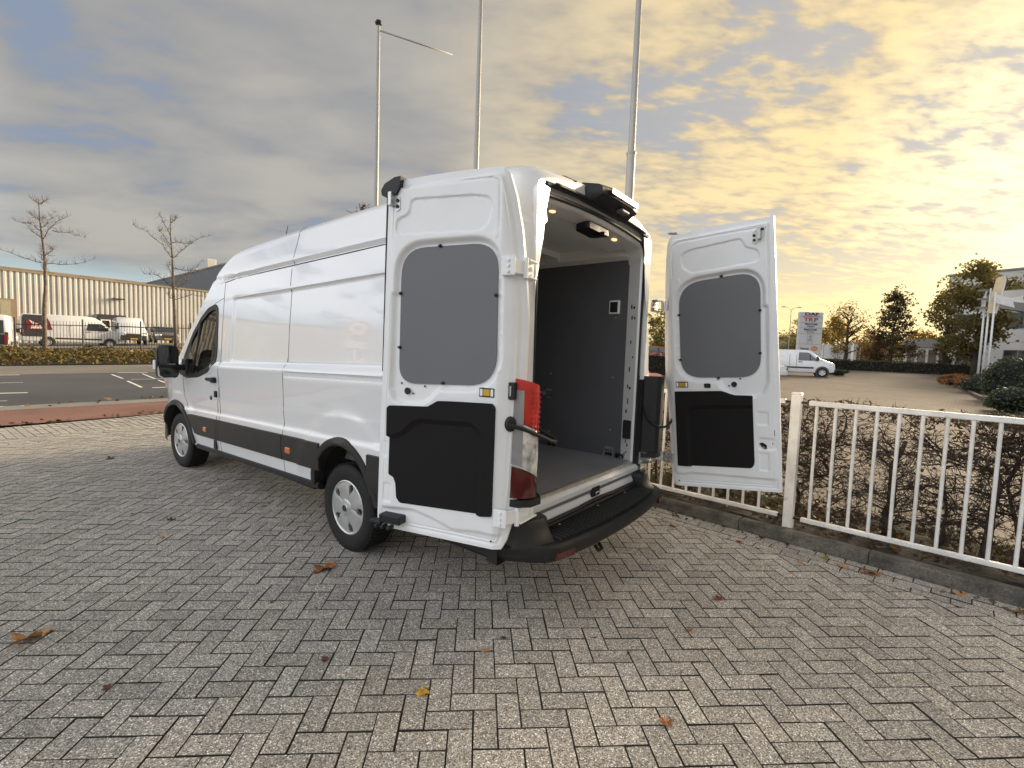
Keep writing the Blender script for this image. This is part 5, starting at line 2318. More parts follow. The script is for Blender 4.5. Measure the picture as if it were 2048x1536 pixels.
tpos = [(-5.4, .02), (-4.9, .018), (-4.3, .025), (-3.8, .018), (-3.2, .022), (-2.7, .018), (-2.2, .022), (-1.7, .018), (-1.2, .02), (-.75, .022), (-.35, .018), (.05, .022), (.42, .018), (.8, .020), (1.13, .018), (1.43, .016), (1.92, .046), (2.25, .016), (2.52, .036), (2.74, .018), (3.1, .022), (3.5, .02)]
for s0, r0 in tpos:
    base = fpt(s0, .42 + random.gauss(0, .04), .04)
    near = s0 > -1.2
    pts = [base]
    p = base.copy()
    H = random.uniform(.85, 1.05)
    for k in range(8):
        p = p + Vector((random.gauss(0, .022), random.gauss(0, .022), H / 8)) + FD * (random.gauss(0, .015))
        pts.append(p.copy())
    mb = MB()
    mb.tube(pts, [r0 * (1.25 if k == 0 else 1.0 - .085 * k) for k in range(9)], 7)
    mb.build('trunk', M_BARK, hedge, smooth=True)
    nb = 36 if near else 10
    for b in range(nb):
        t = random.uniform(.12, 1.0)
        i = min(7, int(t * 8))
        st = pts[i].lerp(pts[i + 1], t * 8 - i)
        sg = random.choice((-1, 1))
        d = (FD * sg * random.uniform(.5, 1.2) + FN * random.gauss(0, .45) + Vector((0, 0, random.gauss(.35, .45)))).normalized()
        L_ = random.uniform(.22, .52)
        bp, d1 = wander(st, d, L_, 5, .28, confine)
        r1 = random.uniform(.004, .0095)
        tw.tube(bp, [r1 * (1 - .13 * k) for k in range(6)], 4, caps=False)
        for c in range(7 if near else 4):
            q = bp[random.randint(1, 5)]
            d2 = (d1 * .5 + Vector((random.gauss(0, .8), random.gauss(0, .8), random.gauss(.25, .7)))).normalized()
            cp, d3 = wander(q, d2, random.uniform(.10, .26), 4, .35, confine)
            r2 = random.uniform(.0024, .0046)
            tw.tube(cp, [r2 * (1 - .17 * k) for k in range(5)], 3, caps=False)
            for e in range(3 if near else 1):
                q2 = cp[random.randint(1, 4)]
                d4 = Vector((random.gauss(0, 1), random.gauss(0, 1), random.gauss(.3, .8))).normalized()
                ep, _ = wander(q2, d4, random.uniform(.05, .14), 3, .4, confine)
                tw.tube(ep, [.0018, .0016, .0013, .0008], 3, caps=False)
            if random.random() < .42:
                leaf_quad(lf, cp[-1] + Vector((0, 0, -.01)), random.uniform(.02, .045))
    for e in range(60):
        p = fpt(s0 + random.gauss(0, .22), .42 + random.gauss(0, .10), random.triangular(.15, 1.22, 1.15))
        leaf_quad(lf, p, random.uniform(.03, .06))
# a green patch beside the post, red leaves near the top rail
for (sc, zc, ns, ds, dz) in ((1.42, .62, 110, .08, .28), (1.22, 1.0, 60, .10, .16), (2.75, .38, 20, .09, .08), (1.55, 1.22, 40, .3, .03), (2.3, 1.22, 50, .5, .03)):
    for k in range(ns):
        leaf_quad(lf, fpt(sc + random.gauss(0, ds), .36 + random.gauss(0, .09), min(1.22 + random.random() * .05, zc + random.gauss(0, dz))), random.uniform(.025, .05))
for k in range(2300):
    s0 = random.uniform(-2.5, 3.6)
    p = fpt(s0, .42 + random.gauss(0, .12), 1.19 + max(-.08, min(.07, random.gauss(0, .03))) + .025 * math.sin(s0 * 5))
    if random.random() < .45:
        d = Vector((random.gauss(0, .6), random.gauss(0, .6), random.uniform(.2, 1))).normalized() * random.uniform(.04, .12)
        tw.tube([p - d * .6, p + Vector((random.gauss(0, .012), random.gauss(0, .012), 0)), p + d * .5], [.0022, .0019, .0012], 3, caps=False)
    leaf_quad(lf, p, random.uniform(.02, .045))
for k in range(700):
    s0 = random.uniform(-2.5, 3.6)
    p = fpt(s0, .42 + random.gauss(0, .12), random.triangular(.3, 1.2, 1.1))
    d = (FD * random.choice((-1, 1)) + FN * random.gauss(0, .3) + Vector((0, 0, random.gauss(.1, .35)))).normalized()
    bp, _ = wander(p, d, random.uniform(.12, .3), 4, .35, confine)
    tw.tube(bp, [.0042, .0036, .003, .0022, .0014], 3, caps=False)
o = tw.build('twigs', M_TWIG, hedge, recalc=False)
o['kind'] = 'stuff'
o = lf.build('hedge_leaves', M_HLEAF, hedge, recalc=False)
o['kind'] = 'stuff'

# grass tufts and leaf litter in the planting strip
gr, lt_ = MB(), MB()
for k in range(5200):
    s = random.uniform(-5, 3.9)
    n = random.triangular(.16, 1.2, .75)
    if math.sin(s * 2.3 + 1) + random.gauss(0, .5) < -.2:
        continue
    b = fpt(s, n, .075)
    h = random.uniform(.03, .13)
    d = Vector((random.gauss(0, .5), random.gauss(0, .5), 1)) * h
    w = Vector((random.gauss(0, 1), random.gauss(0, 1), 0)).normalized() * .004
    gr.add([b - w, b + w, b + d], [(0, 1, 2)])
for k in range(3400):
    s = random.uniform(-5, 3.9)
    n = random.triangular(-.10, 1.3, .55)
    z = .088 if n > .02 else .085
    leaf_quad(lt_, fpt(s, n, z + random.random() * .012), random.uniform(.03, .075), flat=.85)
o = gr.build('grass', M_GRASS, None, recalc=False)
tag(o, 'sparse grass growing under the hedge', 'grass', kind='stuff')
o = lt_.build('leaf_litter', M_LITTER, None, recalc=False)
tag(o, 'brown leaf litter lying in the planting strip', 'leaf litter', kind='stuff')

# ---- flagpoles in a row behind the fence
def flagpole(px, py, depth, label, arm=None):
    p = at_depth(px, py, depth)
    root = empty('flagpole', (p.x, p.y, terrain(p.y)), 0, label, 'flagpole', 'flagpoles behind the fence')
    mb = MB()
    mb.tube([(0, 0, 0), (0, 0, 4.25)], [.060, .056], 14)
    mb.build('lower_pole', M_POLE, root, smooth=40)
    mb = MB()
    mb.lathe([(.056, 4.24), (.065, 4.255), (.065, 4.275), (.05, 4.29)], 14)
    mb.build('collar', M_POLE, root, smooth=40)
    top = 7.80
    mb = MB()
    mb.tube([(0, 0, 4.28), (0, 0, 6.0), (0, 0, top)], [.046, .038, .030], 14)
    mb.build('upper_pole', M_POLE, root, smooth=40)
    mb = MB()
    mb.lathe([(.03, top - .02), (.062, top + .01), (.070, top + .035), (.05, top + .07), (0, top + .08)], 16)
    mb.build('pole_cap', M_BLACKPL, root, smooth=True)
    a = arm if arm else Vector((-.75, -1.2, 0))
    mb = MB()
    mb.tube([(0, 0, top - .10), (a.x, a.y, top - .10)], [.016, .013], 8)
    mb.build('banner_arm', M_POLE, root, smooth=True)
    return root


p0 = at_depth(753.5, 300, 9.3)
p1 = at_depth(905, 102, 9.83)
flagpole(753.5, 300, 9.3, 'slim flagpole showing its black cap and banner arm', Vector((p1.x - p0.x, p1.y - p0.y, 0)))
flagpole(956, 200, 7.75, 'middle flagpole rising behind the open left door')
flagpole(1268, 200, 6.15, 'thickest flagpole with a collar, right of the van roof')

# ---- fallen leaves on the pavement
LEAFCOL = {
    'orange': mat('orange_leaf', (.36, .13, .035), rough=.6, var=.3, vscale=30, col2=(.20, .07, .02), c2scale=40),
    'tan': mat('tan_leaf', (.50, .27, .10), rough=.6, var=.25, vscale=30, col2=(.34, .15, .05), c2scale=40),
    'yellow': mat('yellow_leaf', (.52, .30, .03), rough=.6, var=.3, vscale=40, col2=(.10, .05, .01), c2scale=60, c2lo=.6, c2hi=.7),
    'brown': mat('brown_leaf', (.10, .040, .020), rough=.7, var=.3, vscale=30),
    'red': mat('red_leaf', (.24, .045, .025), rough=.6, var=.3, vscale=30),
    'green': mat('green_leaf', (.20, .20, .05), rough=.6, var=.25, vscale=30),
    'black': mat('rotten_leaf', (.025, .018, .014), rough=.7, var=.3, vscale=30)}


def fallen_leaf(x, y, size, col, label, curl=.3, rot=None, z=0.0):
    rnd = random.Random(hash((round(x, 2), round(y, 2))) & 0xffff)
    root_r = rot if rot is not None else rnd.uniform(0, 6.28)
    lobes = 5
    pts = []
    n = 40
    rings = [0.0, .35, .7, 1.0]
    vs = [(0, 0, 0)]
    for f in rings[1:]:
        for k in range(n):
            a = 2 * math.pi * k / n
            l = .55 + .45 * abs(math.cos(lobes * a / 2 + .3)) ** 1.3
            l *= 1 - .35 * math.exp(-((a - math.pi) / .35) ** 2)
            l *= 1 + .10 * math.sin(17 * a + x)
            r = size * .5 * l * f
            px_, py_ = r * math.cos(a), r * math.sin(a) * .82
            zz = curl * (px_ * px_ * .6 + py_ * py_ * 1.6) / size + .06 * size * f * math.sin(3 * a + y * 7) + .02 * size * math.sin(9 * a) * f
            vs.append((px_, py_, zz))
    fs = [(0, 1 + k, 1 + (k + 1) % n) for k in range(n)]
    for q in range(2):
        a, b = 1 + q * n, 1 + (q + 1) * n
        fs += [(a + k, b + k, b + (k + 1) % n, a + (k + 1) % n) for k in range(n)]
    mb = MB()
    mb.add(vs, fs)
    zmin = min(v[2] for v in vs)
    mb.tube([(-size * .3, 0, .0), (-size * .55, size * .05, .004), (-size * .75, size * .02, 0)], size * .012, 4)
    o = mb.build('fallen_leaf', LEAFCOL[col], None, smooth=True)
    o.location = (x, y, z + .003 - min(0, zmin) * .6)
    o.rotation_euler = (rnd.gauss(0, .12), rnd.gauss(0, .12), root_r)
    tag(o, label, 'leaf', 'fallen leaves on the pavement')


for x, y, sz, c, lab, cu in [
    (-1.08, 3.41, .19, 'orange', 'large curled orange leaf in front of the rear wheel', .8),
    (-2.35, 2.59, .20, 'tan', 'long curled tan leaf at the left edge', 1.2),
    (-.75, 2.39, .055, 'brown', 'small round brown leaf below the large orange one', .3),
    (-1.67, 2.20, .050, 'brown', 'tiny dark brown leaf lowest on the left', .3),
    (-.22, 2.14, .082, 'yellow', 'yellow leaf with dark spots, nearest in the middle', .5),
    (.08, 2.45, .052, 'tan', 'small pale tan leaf in the middle', .2),
    (.87, 1.93, .075, 'orange', 'crumpled orange leaf lowest on the right', .9),
    (.18, 2.56, .040, 'black', 'tiny black rotten leaf in the middle', .8),
    (.70, 2.56, .036, 'brown', 'tiny brown scrap below the bumper corner', .4),
    (1.29, 2.62, .045, 'orange', 'tiny orange leaf, middle right', .8),
    (1.65, 2.98, .075, 'red', 'small red leaf with a stalk on the right', .7),
    (3.07, 3.36, .15, 'orange', 'big orange leaf lying in the kerb gutter', .7),
    (2.93, 3.46, .10, 'tan', 'tan leaf beside the big gutter leaf', .6),
    (2.90, 3.62, .085, 'green', 'pale green leaf in the kerb gutter', .3),
    (2.41, 4.33, .11, 'orange', 'orange leaf against the kerb, far side', .9),
    (1.90, 4.32, .10, 'orange', 'orange leaf on pavers beside the step bumper', .6),
    (3.46, 3.03, .09, 'tan', 'tan leaf in the gutter at far right', .5),
    (3.62, 2.80, .09, 'orange', 'orange leaf in the gutter at the right edge', .6),
    (2.62, 3.55, .05, 'tan', 'small tan leaf between gutter leaves', .4),
    (2.35, 3.95, .07, 'red', 'red brown leaf in the gutter below the fence post', .6),
    (2.62, 4.05, .07, 'brown', 'brown leaf below the post, against the kerb', .6),
    (-2.55, 3.95, .06, 'tan', 'small pale leaf left of the front wheel', .5),
    (-2.72, 4.35, .09, 'brown', 'dark twig-like leaf on the left pavers', 1.0),
    (-2.10, 4.75, .06, 'brown', 'brown leaf beside the van sill', .6),
    (-1.25, 2.95, .035, 'brown', 'brown scrap left of the orange leaf', .4),
    (-4.9, 6.6, .12, 'brown', 'brown leaf far left near the soldier course', .6)]:
    fallen_leaf(x, y, sz, c, lab, cu * .5, z=terrain(y))
# leaves caught along the gutter and the path edge, too many to tell apart
mb = MB()
for k in range(90):
    s = random.uniform(-1.5, 2.8)
    n = -abs(random.gauss(0, .07)) - .02
    p = KP + KD * s + KN * n
    leaf_quad(mb, Vector((p.x, p.y, .012)), random.uniform(.02, .055), flat=.9)
for k in range(120):
    p = NW * (12.0 + random.gauss(0, .12)) + RU * random.uniform(-4, 5)
    leaf_quad(mb, Vector((p.x, p.y, terrain(p.y) + .02)), random.uniform(.05, .12), flat=.9)
for k in range(70):
    p = NW * (14.3 + random.gauss(0, .2)) + RU * random.uniform(-4, 6)
    leaf_quad(mb, Vector((p.x, p.y, terrain(p.y) + .02)), random.uniform(.05, .14), flat=.9)
for k in range(160):
    x, y = random.uniform(-7, 3), random.uniform(1.9, 8)
    if abs(x) < 1.2 * y and (Vector((x, y)) - KP).dot(KN) < -.3 and Vector((x, y)).dot(NW) < 10:
        leaf_quad(mb, Vector((x, y, .006 + terrain(y))), random.uniform(.008, .026), flat=.9)
o = mb.build('leaf_scraps', M_LITTER, None, recalc=False)
tag(o, 'small brown leaf scraps scattered over the pavers', 'leaf scraps', kind='stuff')
# ================================================================ across the road and behind the lot
M_CREAM = mat('cream_cladding', (0.47, 0.465, 0.44), rough=0.5, var=0.06, vscale=.3)
M_ROOFBROWN = mat('brown_roof_band', (0.24, 0.19, 0.13), rough=0.7, var=0.1, vscale=.5)
M_GREYBLD = mat('dark_grey_cladding', (0.085, 0.085, 0.085), rough=0.6, var=0.12, vscale=.4)
M_VWHITE = mat('parked_white_paint', (0.74, 0.75, 0.76), rough=.3, var=.03, coat=.8)
M_VGREY = mat('parked_grey_paint', (0.10, 0.10, 0.105), rough=.3, var=.05, coat=.8)
M_VRED = mat('red_car_paint', (0.40, 0.03, 0.025), rough=.3, var=.05, coat=.8)
M_VGLASS = mat('dark_car_glass', (0.030, 0.036, 0.038), rough=.08, var=.1, spec=.8)
M_GRAPHIC = mat('maroon_graphic', (0.16, 0.02, 0.025), rough=.4, var=.1)
M_CHAR = mat('charcoal_graphic', (0.045, 0.042, 0.044), rough=.4, var=.1)
M_PINKW = mat('pale_graphic', (0.72, 0.58, 0.58), rough=.4, var=.1)
M_REDW = mat('red_marking', (0.50, 0.03, 0.03), rough=.4, var=.1)
M_ORW = mat('orange_graphic', (0.62, 0.16, 0.03), rough=.5, var=.15)
M_IRON = mat('black_iron', (0.020, 0.020, 0.021), rough=.5, var=.15)
M_TBARK = mat('tree_bark', (0.135, 0.108, 0.085), rough=.85, var=.35, vscale=5, bump=.4, bscale=20)
M_TBARKD = mat('dark_bark', (0.050, 0.038, 0.028), rough=.9, var=.3, vscale=4)
BE = R(49)
U3 = Vector((math.cos(BE), math.sin(BE), 0))
W3 = Vector((-math.sin(BE), math.cos(BE), 0))


def at_w(px, py, w):
    d = ray(px, py)
    t = w / (d[0] * W3.x + d[1] * W3.y)
    return Vector((d[0] * t, d[1] * t, CAM_H + d[2] * t))


# ---- long cream warehouse
wh = empty('warehouse', (0, 0, 0), 0, 'long cream ribbed-metal warehouse across the road', 'building')
uA = at_w(-260, 600, 60).dot(U3) - 75
uB = at_w(900, 600, 60).dot(U3)
zb, zt_ = .4, 7.14
mb = MB()
xs, k = [], 0
u = uA
per = .38
prof = []
while u < uB:
    prof += [(u, 0.0), (u + .14, 0.0), (u + .19, -.07), (u + .33, -.07)]
    u += per
vs = []
for uu_, nn_ in prof:
    p = U3 * uu_ + W3 * (60 + nn_)
    vs += [(p.x, p.y, zb), (p.x, p.y, zt_)]
mb.add(vs, [(2 * i, 2 * i + 2, 2 * i + 3, 2 * i + 1) for i in range(len(prof) - 1)])
mb.build('ribbed_cladding', M_CREAM, wh)


def wbox(mb, u0, u1, w0, w1, z0, z1):
    T = Matrix(((U3.x, W3.x, 0, 0), (U3.y, W3.y, 0, 0), (0, 0, 1, 0), (0, 0, 0, 1)))
    mb.box(u0, u1, w0, w1, z0, z1, T=T)


mb = MB()
wbox(mb, uA, uB, 59.85, 60.2, zt_, zt_ + .18)
mb.build('eaves_trim', M_ROOFBROWN, wh)
mb = MB()
wbox(mb, uA, uB, 60.05, 90, .3, zt_)
mb.build('core', M_GREYSTRIP, wh)
uC = at_w(292, 600, 64).dot(U3)
mb = MB()
wbox(mb, uA, uC, 64, 84, zt_, 7.85)
rf_ = mb.build('roof_storey', M_ROOFBROWN, wh)
for px in (10, 40, 75, 160, 230):
    q = at_w(px, 600, 63.9).dot(U3)
    mb = MB()
    wbox(mb, q, q + 1.2, 63.8, 64.1, 7.5, 7.72)
    mb.build('vent_slot', M_CHAR, rf_)
# door opening, portal and sign plate
q0, q1 = at_w(197, 660, 59.7).dot(U3), at_w(252, 660, 59.7).dot(U3)
mb = MB()
wbox(mb, q0, q1, 59.6, 59.95, .5, 3.9)
dr = mb.build('dock_portal', M_CHAR, wh)
q2, q3 = at_w(202, 660, 59.5).dot(U3), at_w(222, 660, 59.5).dot(U3)
for a, b, c, d in ((q2, q3, 3.3, 3.4), (q2, q2 + .1, .6, 3.3), (q3 - .1, q3, .6, 3.3)):
    mb = MB()
    wbox(mb, a, b, 59.5, 59.6, c, d)
    mb.build('door_frame', M_VWHITE, dr)
q2, q3 = at_w(-6, 640, 59.6).dot(U3), at_w(33, 640, 59.6).dot(U3)
mb = MB()
wbox(mb, q2, q3, 59.5, 59.9, 2.3, 4.7)
w_ = mb.build('side_window', M_ROOFBROWN, wh)
mb = MB()
wbox(mb, q2 + .2, q3 - .35, 59.44, 59.5, 2.45, 4.55)
mb.build('pane', mat('beige_blind', (.33, .31, .22), rough=.4), w_)
q2 = at_w(225, 595, 59.6).dot(U3)
mb = MB()
wbox(mb, q2, q2 + .9, 59.3, 59.9, 5.45, 5.55)
mb.build('wall_lamp', M_CHAR, wh)

# ---- dark grey hall behind it
A = at_depth(258, 577, 120)
B = at_depth(470, 523, 76)
A.z = B.z = 14.5
D = (A - B).normalized()
B2 = B - D * 5
A2 = A + D * 10
Nn = Vector((-D.y, D.x, 0))
if Nn.dot(A) < 0:
    Nn = -Nn
gh = empty('grey_hall', (0, 0, 0), 0, 'dark grey industrial hall rising behind the warehouse', 'building')
mb = MB()
c = [B2, A2, A2 + Nn * 30, B2 + Nn * 30]
mb.prism([(p.x, p.y) for p in c], 0, 14.5, 'z')
mb.build('wall', M_GREYBLD, gh)
mb = MB()
mb.prism([(p.x, p.y) for p in [B2 - Nn * .1, A2 - Nn * .1, A2 + Nn * .2, B2 + Nn * .2]], 14.5, 14.75, 'z')
mb.build('parapet', M_GREYSTRIP, gh)
for px, dep, w, h in ((418, 91, 3.0, 2.8), (398, 96, 1.7, 1.7)):
    p = at_depth(px, 540, dep)
    mb = MB()
    T = Matrix.Translation((p.x, p.y, 14.5)) @ Matrix.Rotation(math.atan2(D.y, D.x), 4, 'Z')
    mb.box(-w / 2, w / 2, -.8, .8, 0, h, T=T, ch=.08)
    mb.build('roof_unit', M_CREAM, gh)
mb = MB()
for k in range(16):
    p = A.lerp(B, .15 + k * .03)
    mb.tube([(p.x, p.y, 14.7), (p.x, p.y, 15.7)], .03, 4)
a, b = A.lerp(B, .15), A.lerp(B, .60)
for z in (15.2, 15.7):
    mb.tube([(a.x, a.y, z), (b.x, b.y, z)], .03, 4)
mb.build('roof_railing', M_VWHITE, gh)

# ---- iron railing fence across the road
rl = empty('railing_fence', (0, 0, 0), 0, 'black iron railing fence along the far roadside', 'fence')
u0, u1 = at_w(31, 700, 40).dot(U3), at_w(700, 700, 40).dot(U3)


def rail_z(u):
    return .62 + (u - u0) * .033


def rp(u, w, z):
    p = U3 * u + W3 * w
    return (p.x, p.y, z)


n = int((u1 - u0) / .15)
for k in range(n):
    u = u0 + k * .15
    if k % 20 == 0:
        mb = MB()
        mb.tube([rp(u, 40, rail_z(u) - .2), rp(u, 40, rail_z(u) + 2.02)], .045, 6)
        mb.build('post', M_IRON, rl)
    else:
        mb = MB()
        mb.tube([rp(u, 40, rail_z(u) + .1), rp(u, 40, rail_z(u) + 1.88)], .0135, 4)
        mb.build('bar', M_IRON, rl)
for h in (.18, 1.62):
    mb = MB()
    mb.tube([rp(u0, 40, rail_z(u0) + h), rp(u1, 40, rail_z(u1) + h)], .026, 4)
    mb.build('rail', M_IRON, rl)

# yard beyond the railing
mb = MB()
mb.grid(lambda u, w: rp(u, w, max(rail_z(u), .62) + (w - 40) * .012), list(np.linspace(u0 - 6, u1 + 4, 14)), [37.5, 40, 44, 50, 56, 60])
o = mb.build('yard', M_ASPHALT2)
tag(o, 'brown grey yard in front of the warehouse', kind='structure')


# ---- generic vehicles
def profile_body(mb, prof, hw, ins=.07, mi=0):
    """vehicle body: side outline (x, z) extruded across with rounded shoulders"""
    n = len(prof)
    cx = sum(p[0] for p in prof) / n
    cz = sum(p[1] for p in prof) / n
    def inset(g):
        out = []
        for i in range(n):
            p0, p1, p2 = Vector(prof[i - 1]), Vector(prof[i]), Vector(prof[(i + 1) % n])
            d = (p2 - p0).normalized()
            nn_ = Vector((d.y, -d.x))
            if nn_.dot(Vector((cx, cz)) - p1) < 0:
                nn_ = -nn_
            out.append(p1 + nn_ * g)
        return out
    rows = []
    for y, g in ((-hw, ins * 1.1), (-hw + ins * .35, ins * .3), (-hw + ins, 0), (hw - ins, 0), (hw - ins * .35, ins * .3), (hw, ins * 1.1)):
        # tumblehome: narrow above the waist
        P = inset(g)
        rows.append([(p.x, y * (1 - .10 * float(sstep(p.y, 1.0, 2.3))), p.y) for p in P])
    mb.v = [p for r in rows for p in r]
    k = n
    mb.f = [(a * k + j, a * k + (j + 1) % k, (a + 1) * k + (j + 1) % k, (a + 1) * k + j) for a in range(len(rows) - 1) for j in range(k)]
    mb.f += [tuple(range(k)), tuple((len(rows) - 1) * k + j for j in range(k))]
    mb.m = [0] * len(mb.f)


def small_wheel(root, x, y, r, hw):
    w = empty('wheel', (x, y, r))
    w.parent = root
    T = Matrix.Rotation(math.copysign(math.pi / 2, -y), 4, 'X')
    mb = MB()
    mb.lathe([(r * .62, -.10), (r * .9, -.11), (r, -.07), (r, .07), (r * .9, .11), (r * .62, .10)], 24, T)
    mb.build('tyre', M_TYRE, w, smooth=35)
    mb = MB()
    mb.lathe([(r * .64, .09), (r * .60, .115), (r * .5, .10), (r * .15, .118), (0, .118)], 20, T)
    rm = mb.build('rim', M_RIM, w, smooth=35)
    for k in range(6):
        a = k * math.pi / 3
        mb = MB()
        mb.lathe([(.0, .116), (r * .10, .116)], 6, T @ Matrix.Translation((r * .40 * math.cos(a), r * .40 * math.sin(a), .004)))
        mb.build('rim_hole', M_DARK, w)


def panel(mb, poly, y, t):
    mb.prism(poly, y, y + t)


def vehicle(kind, name, label, loc, rz, paint, cat, group=None):
    root = empty(name, loc, rz, label, cat, group)
    if kind == 'highvan':       # nose towards +x
        Lb, hw, r = 6.2, 1.0, .34
        prof = [(-3.10, .45), (-3.12, .9), (-3.08, 2.2), (-2.95, 2.46), (0.6, 2.50), (1.15, 2.42), (1.55, 2.15), (2.15, 1.52), (2.75, 1.30), (3.02, 1.10), (3.10, .75), (3.08, .42), (2.7, .36), (-2.9, .38)]
        win = [(.62, 1.36), (1.95, 1.36), (1.98, 1.48), (1.58, 1.92), (1.40, 2.0), (.72, 2.0)]
        axles = (-1.62, 2.05)
        shield = [(1.52, 2.06), (2.10, 1.54)]
    elif kind == 'midvan':
        Lb, hw, r = 5.1, .96, .34
        prof = [(-2.55, .42), (-2.57, .9), (-2.50, 1.8), (-2.35, 1.96), (.55, 1.97), (.95, 1.90), (1.65, 1.32), (2.30, 1.08), (2.50, .90), (2.55, .60), (2.48, .36), (2.1, .30), (-2.4, .32)]
        win = [(.20, 1.18), (1.45, 1.18), (1.40, 1.26), (.90, 1.72), (.75, 1.78), (.22, 1.78)]
        axles = (-1.35, 1.75)
        shield = [(.95, 1.84), (1.58, 1.34)]
    else:
        Lb, hw, r = 4.3, .88, .32
        prof = [(-2.12, .40), (-2.15, .85), (-2.0, 1.05), (-1.55, 1.48), (-.2, 1.55), (.35, 1.50), (1.0, 1.02), (1.85, .90), (2.10, .74), (2.15, .50), (2.05, .28), (1.7, .24), (-2.0, .28)]
        win = [(-1.55, 1.02), (.78, 1.02), (.30, 1.42), (-.2, 1.47), (-1.30, 1.42)]
        axles = (-1.30, 1.32)
        shield = [(.38, 1.46), (.98, 1.04)]
    mb = MB()
    profile_body(mb, prof, hw, ins=.10)
    mb.build('body', paint, root, smooth=35)
    for s in (-1, 1):
        zc = sum(p[1] for p in win) / len(win)
        def yy(z):
            return s * hw * (1 - .10 * float(sstep(z, 1.0, 2.3)))
        mb = MB()
        P = round_poly(win, .06, 3)
        mb.add([(x, yy(z) + s * .012, z) for x, z in P], [tuple(range(len(P)))])
        wnd = mb.build('side_window', M_VGLASS, root)
        mb = MB()
        xm = win[0][0] + .62 * (win[1][0] - win[0][0])
        zt2 = 1.9 if kind == 'highvan' else (1.7 if kind == 'midvan' else 1.43)
        mb.tube([(xm, yy(win[0][1]) + s * .015, win[0][1]), (xm - .06, yy(zt2) + s * .015, zt2)], .025, 4)
        mb.build('window_pillar', M_RUBBER, wnd)
        for ax in axles:
            mb = MB()
            mb.lathe([(r + .02, -.012), (r + .085, 0.0), (r + .09, .015), (r + .02, .02)], 22, Matrix.Translation((ax, s * (hw - .004), r + .02)) @ Matrix.Rotation(math.copysign(math.pi / 2, -s), 4, 'X'))
            mb.build('arch_trim', M_CHAR, root, smooth=35)
            mb = MB()
            mb.lathe([(0, .0), (r + .03, .0)], 20, Matrix.Translation((ax, s * (hw + .006), r + .02)) @ Matrix.Rotation(math.copysign(math.pi / 2, -s), 4, 'X'))
            mb.build('wheel_well', M_DARK, root)
            small_wheel(root, ax, s * (hw - .07), r, hw)
        # door seams and handles, rubbing strip, mirror
        for x in ((win[0][0] - .10, -.35) if kind != 'car' else (-.25,)):
            mb = MB()
            zt3 = prof[4][1] - .35 if kind != 'car' else 1.0
            mb.tube([(x, yy(.5) + s * .002, .5), (x, yy(1.2) + s * .002, 1.2), (x, yy(zt3) + s * .002, zt3)], .010, 4)
            mb.build('door_seam', M_RUBBER, root)
        mb = MB()
        hz = win[0][1] - .13
        mb.box(win[0][0] + .02, win[0][0] + .28, *sorted((s * (hw - .01), s * (hw + .03))), hz, hz + .05)
        mb.build('door_handle', M_CHAR, root)
        if kind != 'car':
            mb = MB()
            mb.box(-1.2, 1.55 if kind == 'highvan' else 1.2, *sorted((s * (hw - .01), s * (hw + .02))), .60, .72)
            mb.build('rubbing_strip', M_CHAR, root)
        mb = MB()
        mx_ = win[1][0] - .12
        mb.box(mx_, mx_ + .16, *sorted((s * (hw - .05), s * (hw + .22))), win[1][1] + .0, win[1][1] + .30, ch=.04)
        mb.build('mirror', M_CHAR, root)
        mb = MB()
        xh = prof[-4][0] if kind == 'highvan' else 2.2
        xn = {'highvan': 2.98, 'midvan': 2.42, 'car': 2.05}[kind]
        zn = {'highvan': 1.02, 'midvan': .92, 'car': .72}[kind]
        mb.box(xn - .35, xn + .07, *sorted((s * (hw - .42), s * (hw + .006))), zn - .12, zn + .10, ch=.05)
        mb.build('headlight', M_CLEARLENS, root)
        mb = MB()
        xr = prof[1][0]
        mb.box(xr - .012, xr + .16, *sorted((s * (hw - .16), s * (hw + .008))), .85, 1.35 if kind != 'car' else 1.0, ch=.02)
        mb.build('tail_light', M_DKREDLENS, root)
    # screen
    (xa, za), (xb, zb_) = shield
    mb = MB()
    w0, w1 = hw * .80, hw * .86
    mb.add([(xa + .015, -w0, za + .02), (xa + .015, w0, za + .02), (xb + .02, w1, zb_ + .03), (xb + .02, -w1, zb_ + .03)], [(0, 1, 2, 3)])
    mb.build('windscreen', M_VGLASS, root)
    xn = prof[-4][0] if kind != 'car' else 2.15
    xn = {'highvan': 3.10, 'midvan': 2.55, 'car': 2.15}[kind]
    mb = MB()
    zz0 = {'highvan': (.38, .85), 'midvan': (.32, .66), 'car': (.26, .60)}[kind]
    mb.box(xn - .28, xn + .03, -hw + .03, hw - .03, zz0[0], zz0[1], ch=.07)
    mb.build('front_bumper', M_CHAR if kind != 'car' else paint, root, smooth=30)
    mb = MB()
    mb.box(xn - .05, xn + .045, -hw * .55, hw * .55, zz0[1] - .12, zz0[1] + .12, ch=.03)
    mb.build('grille', M_CHAR, root)
    mb = MB()
    mb.box(xn + .045, xn + .055, -.26, .26, zz0[0] + .08, zz0[0] + .19)
    mb.build('number_plate', M_YELLOWL, root)
    return root


def face(px, py, depth, z=None):
    p = at_depth(px, py, depth)
    return p


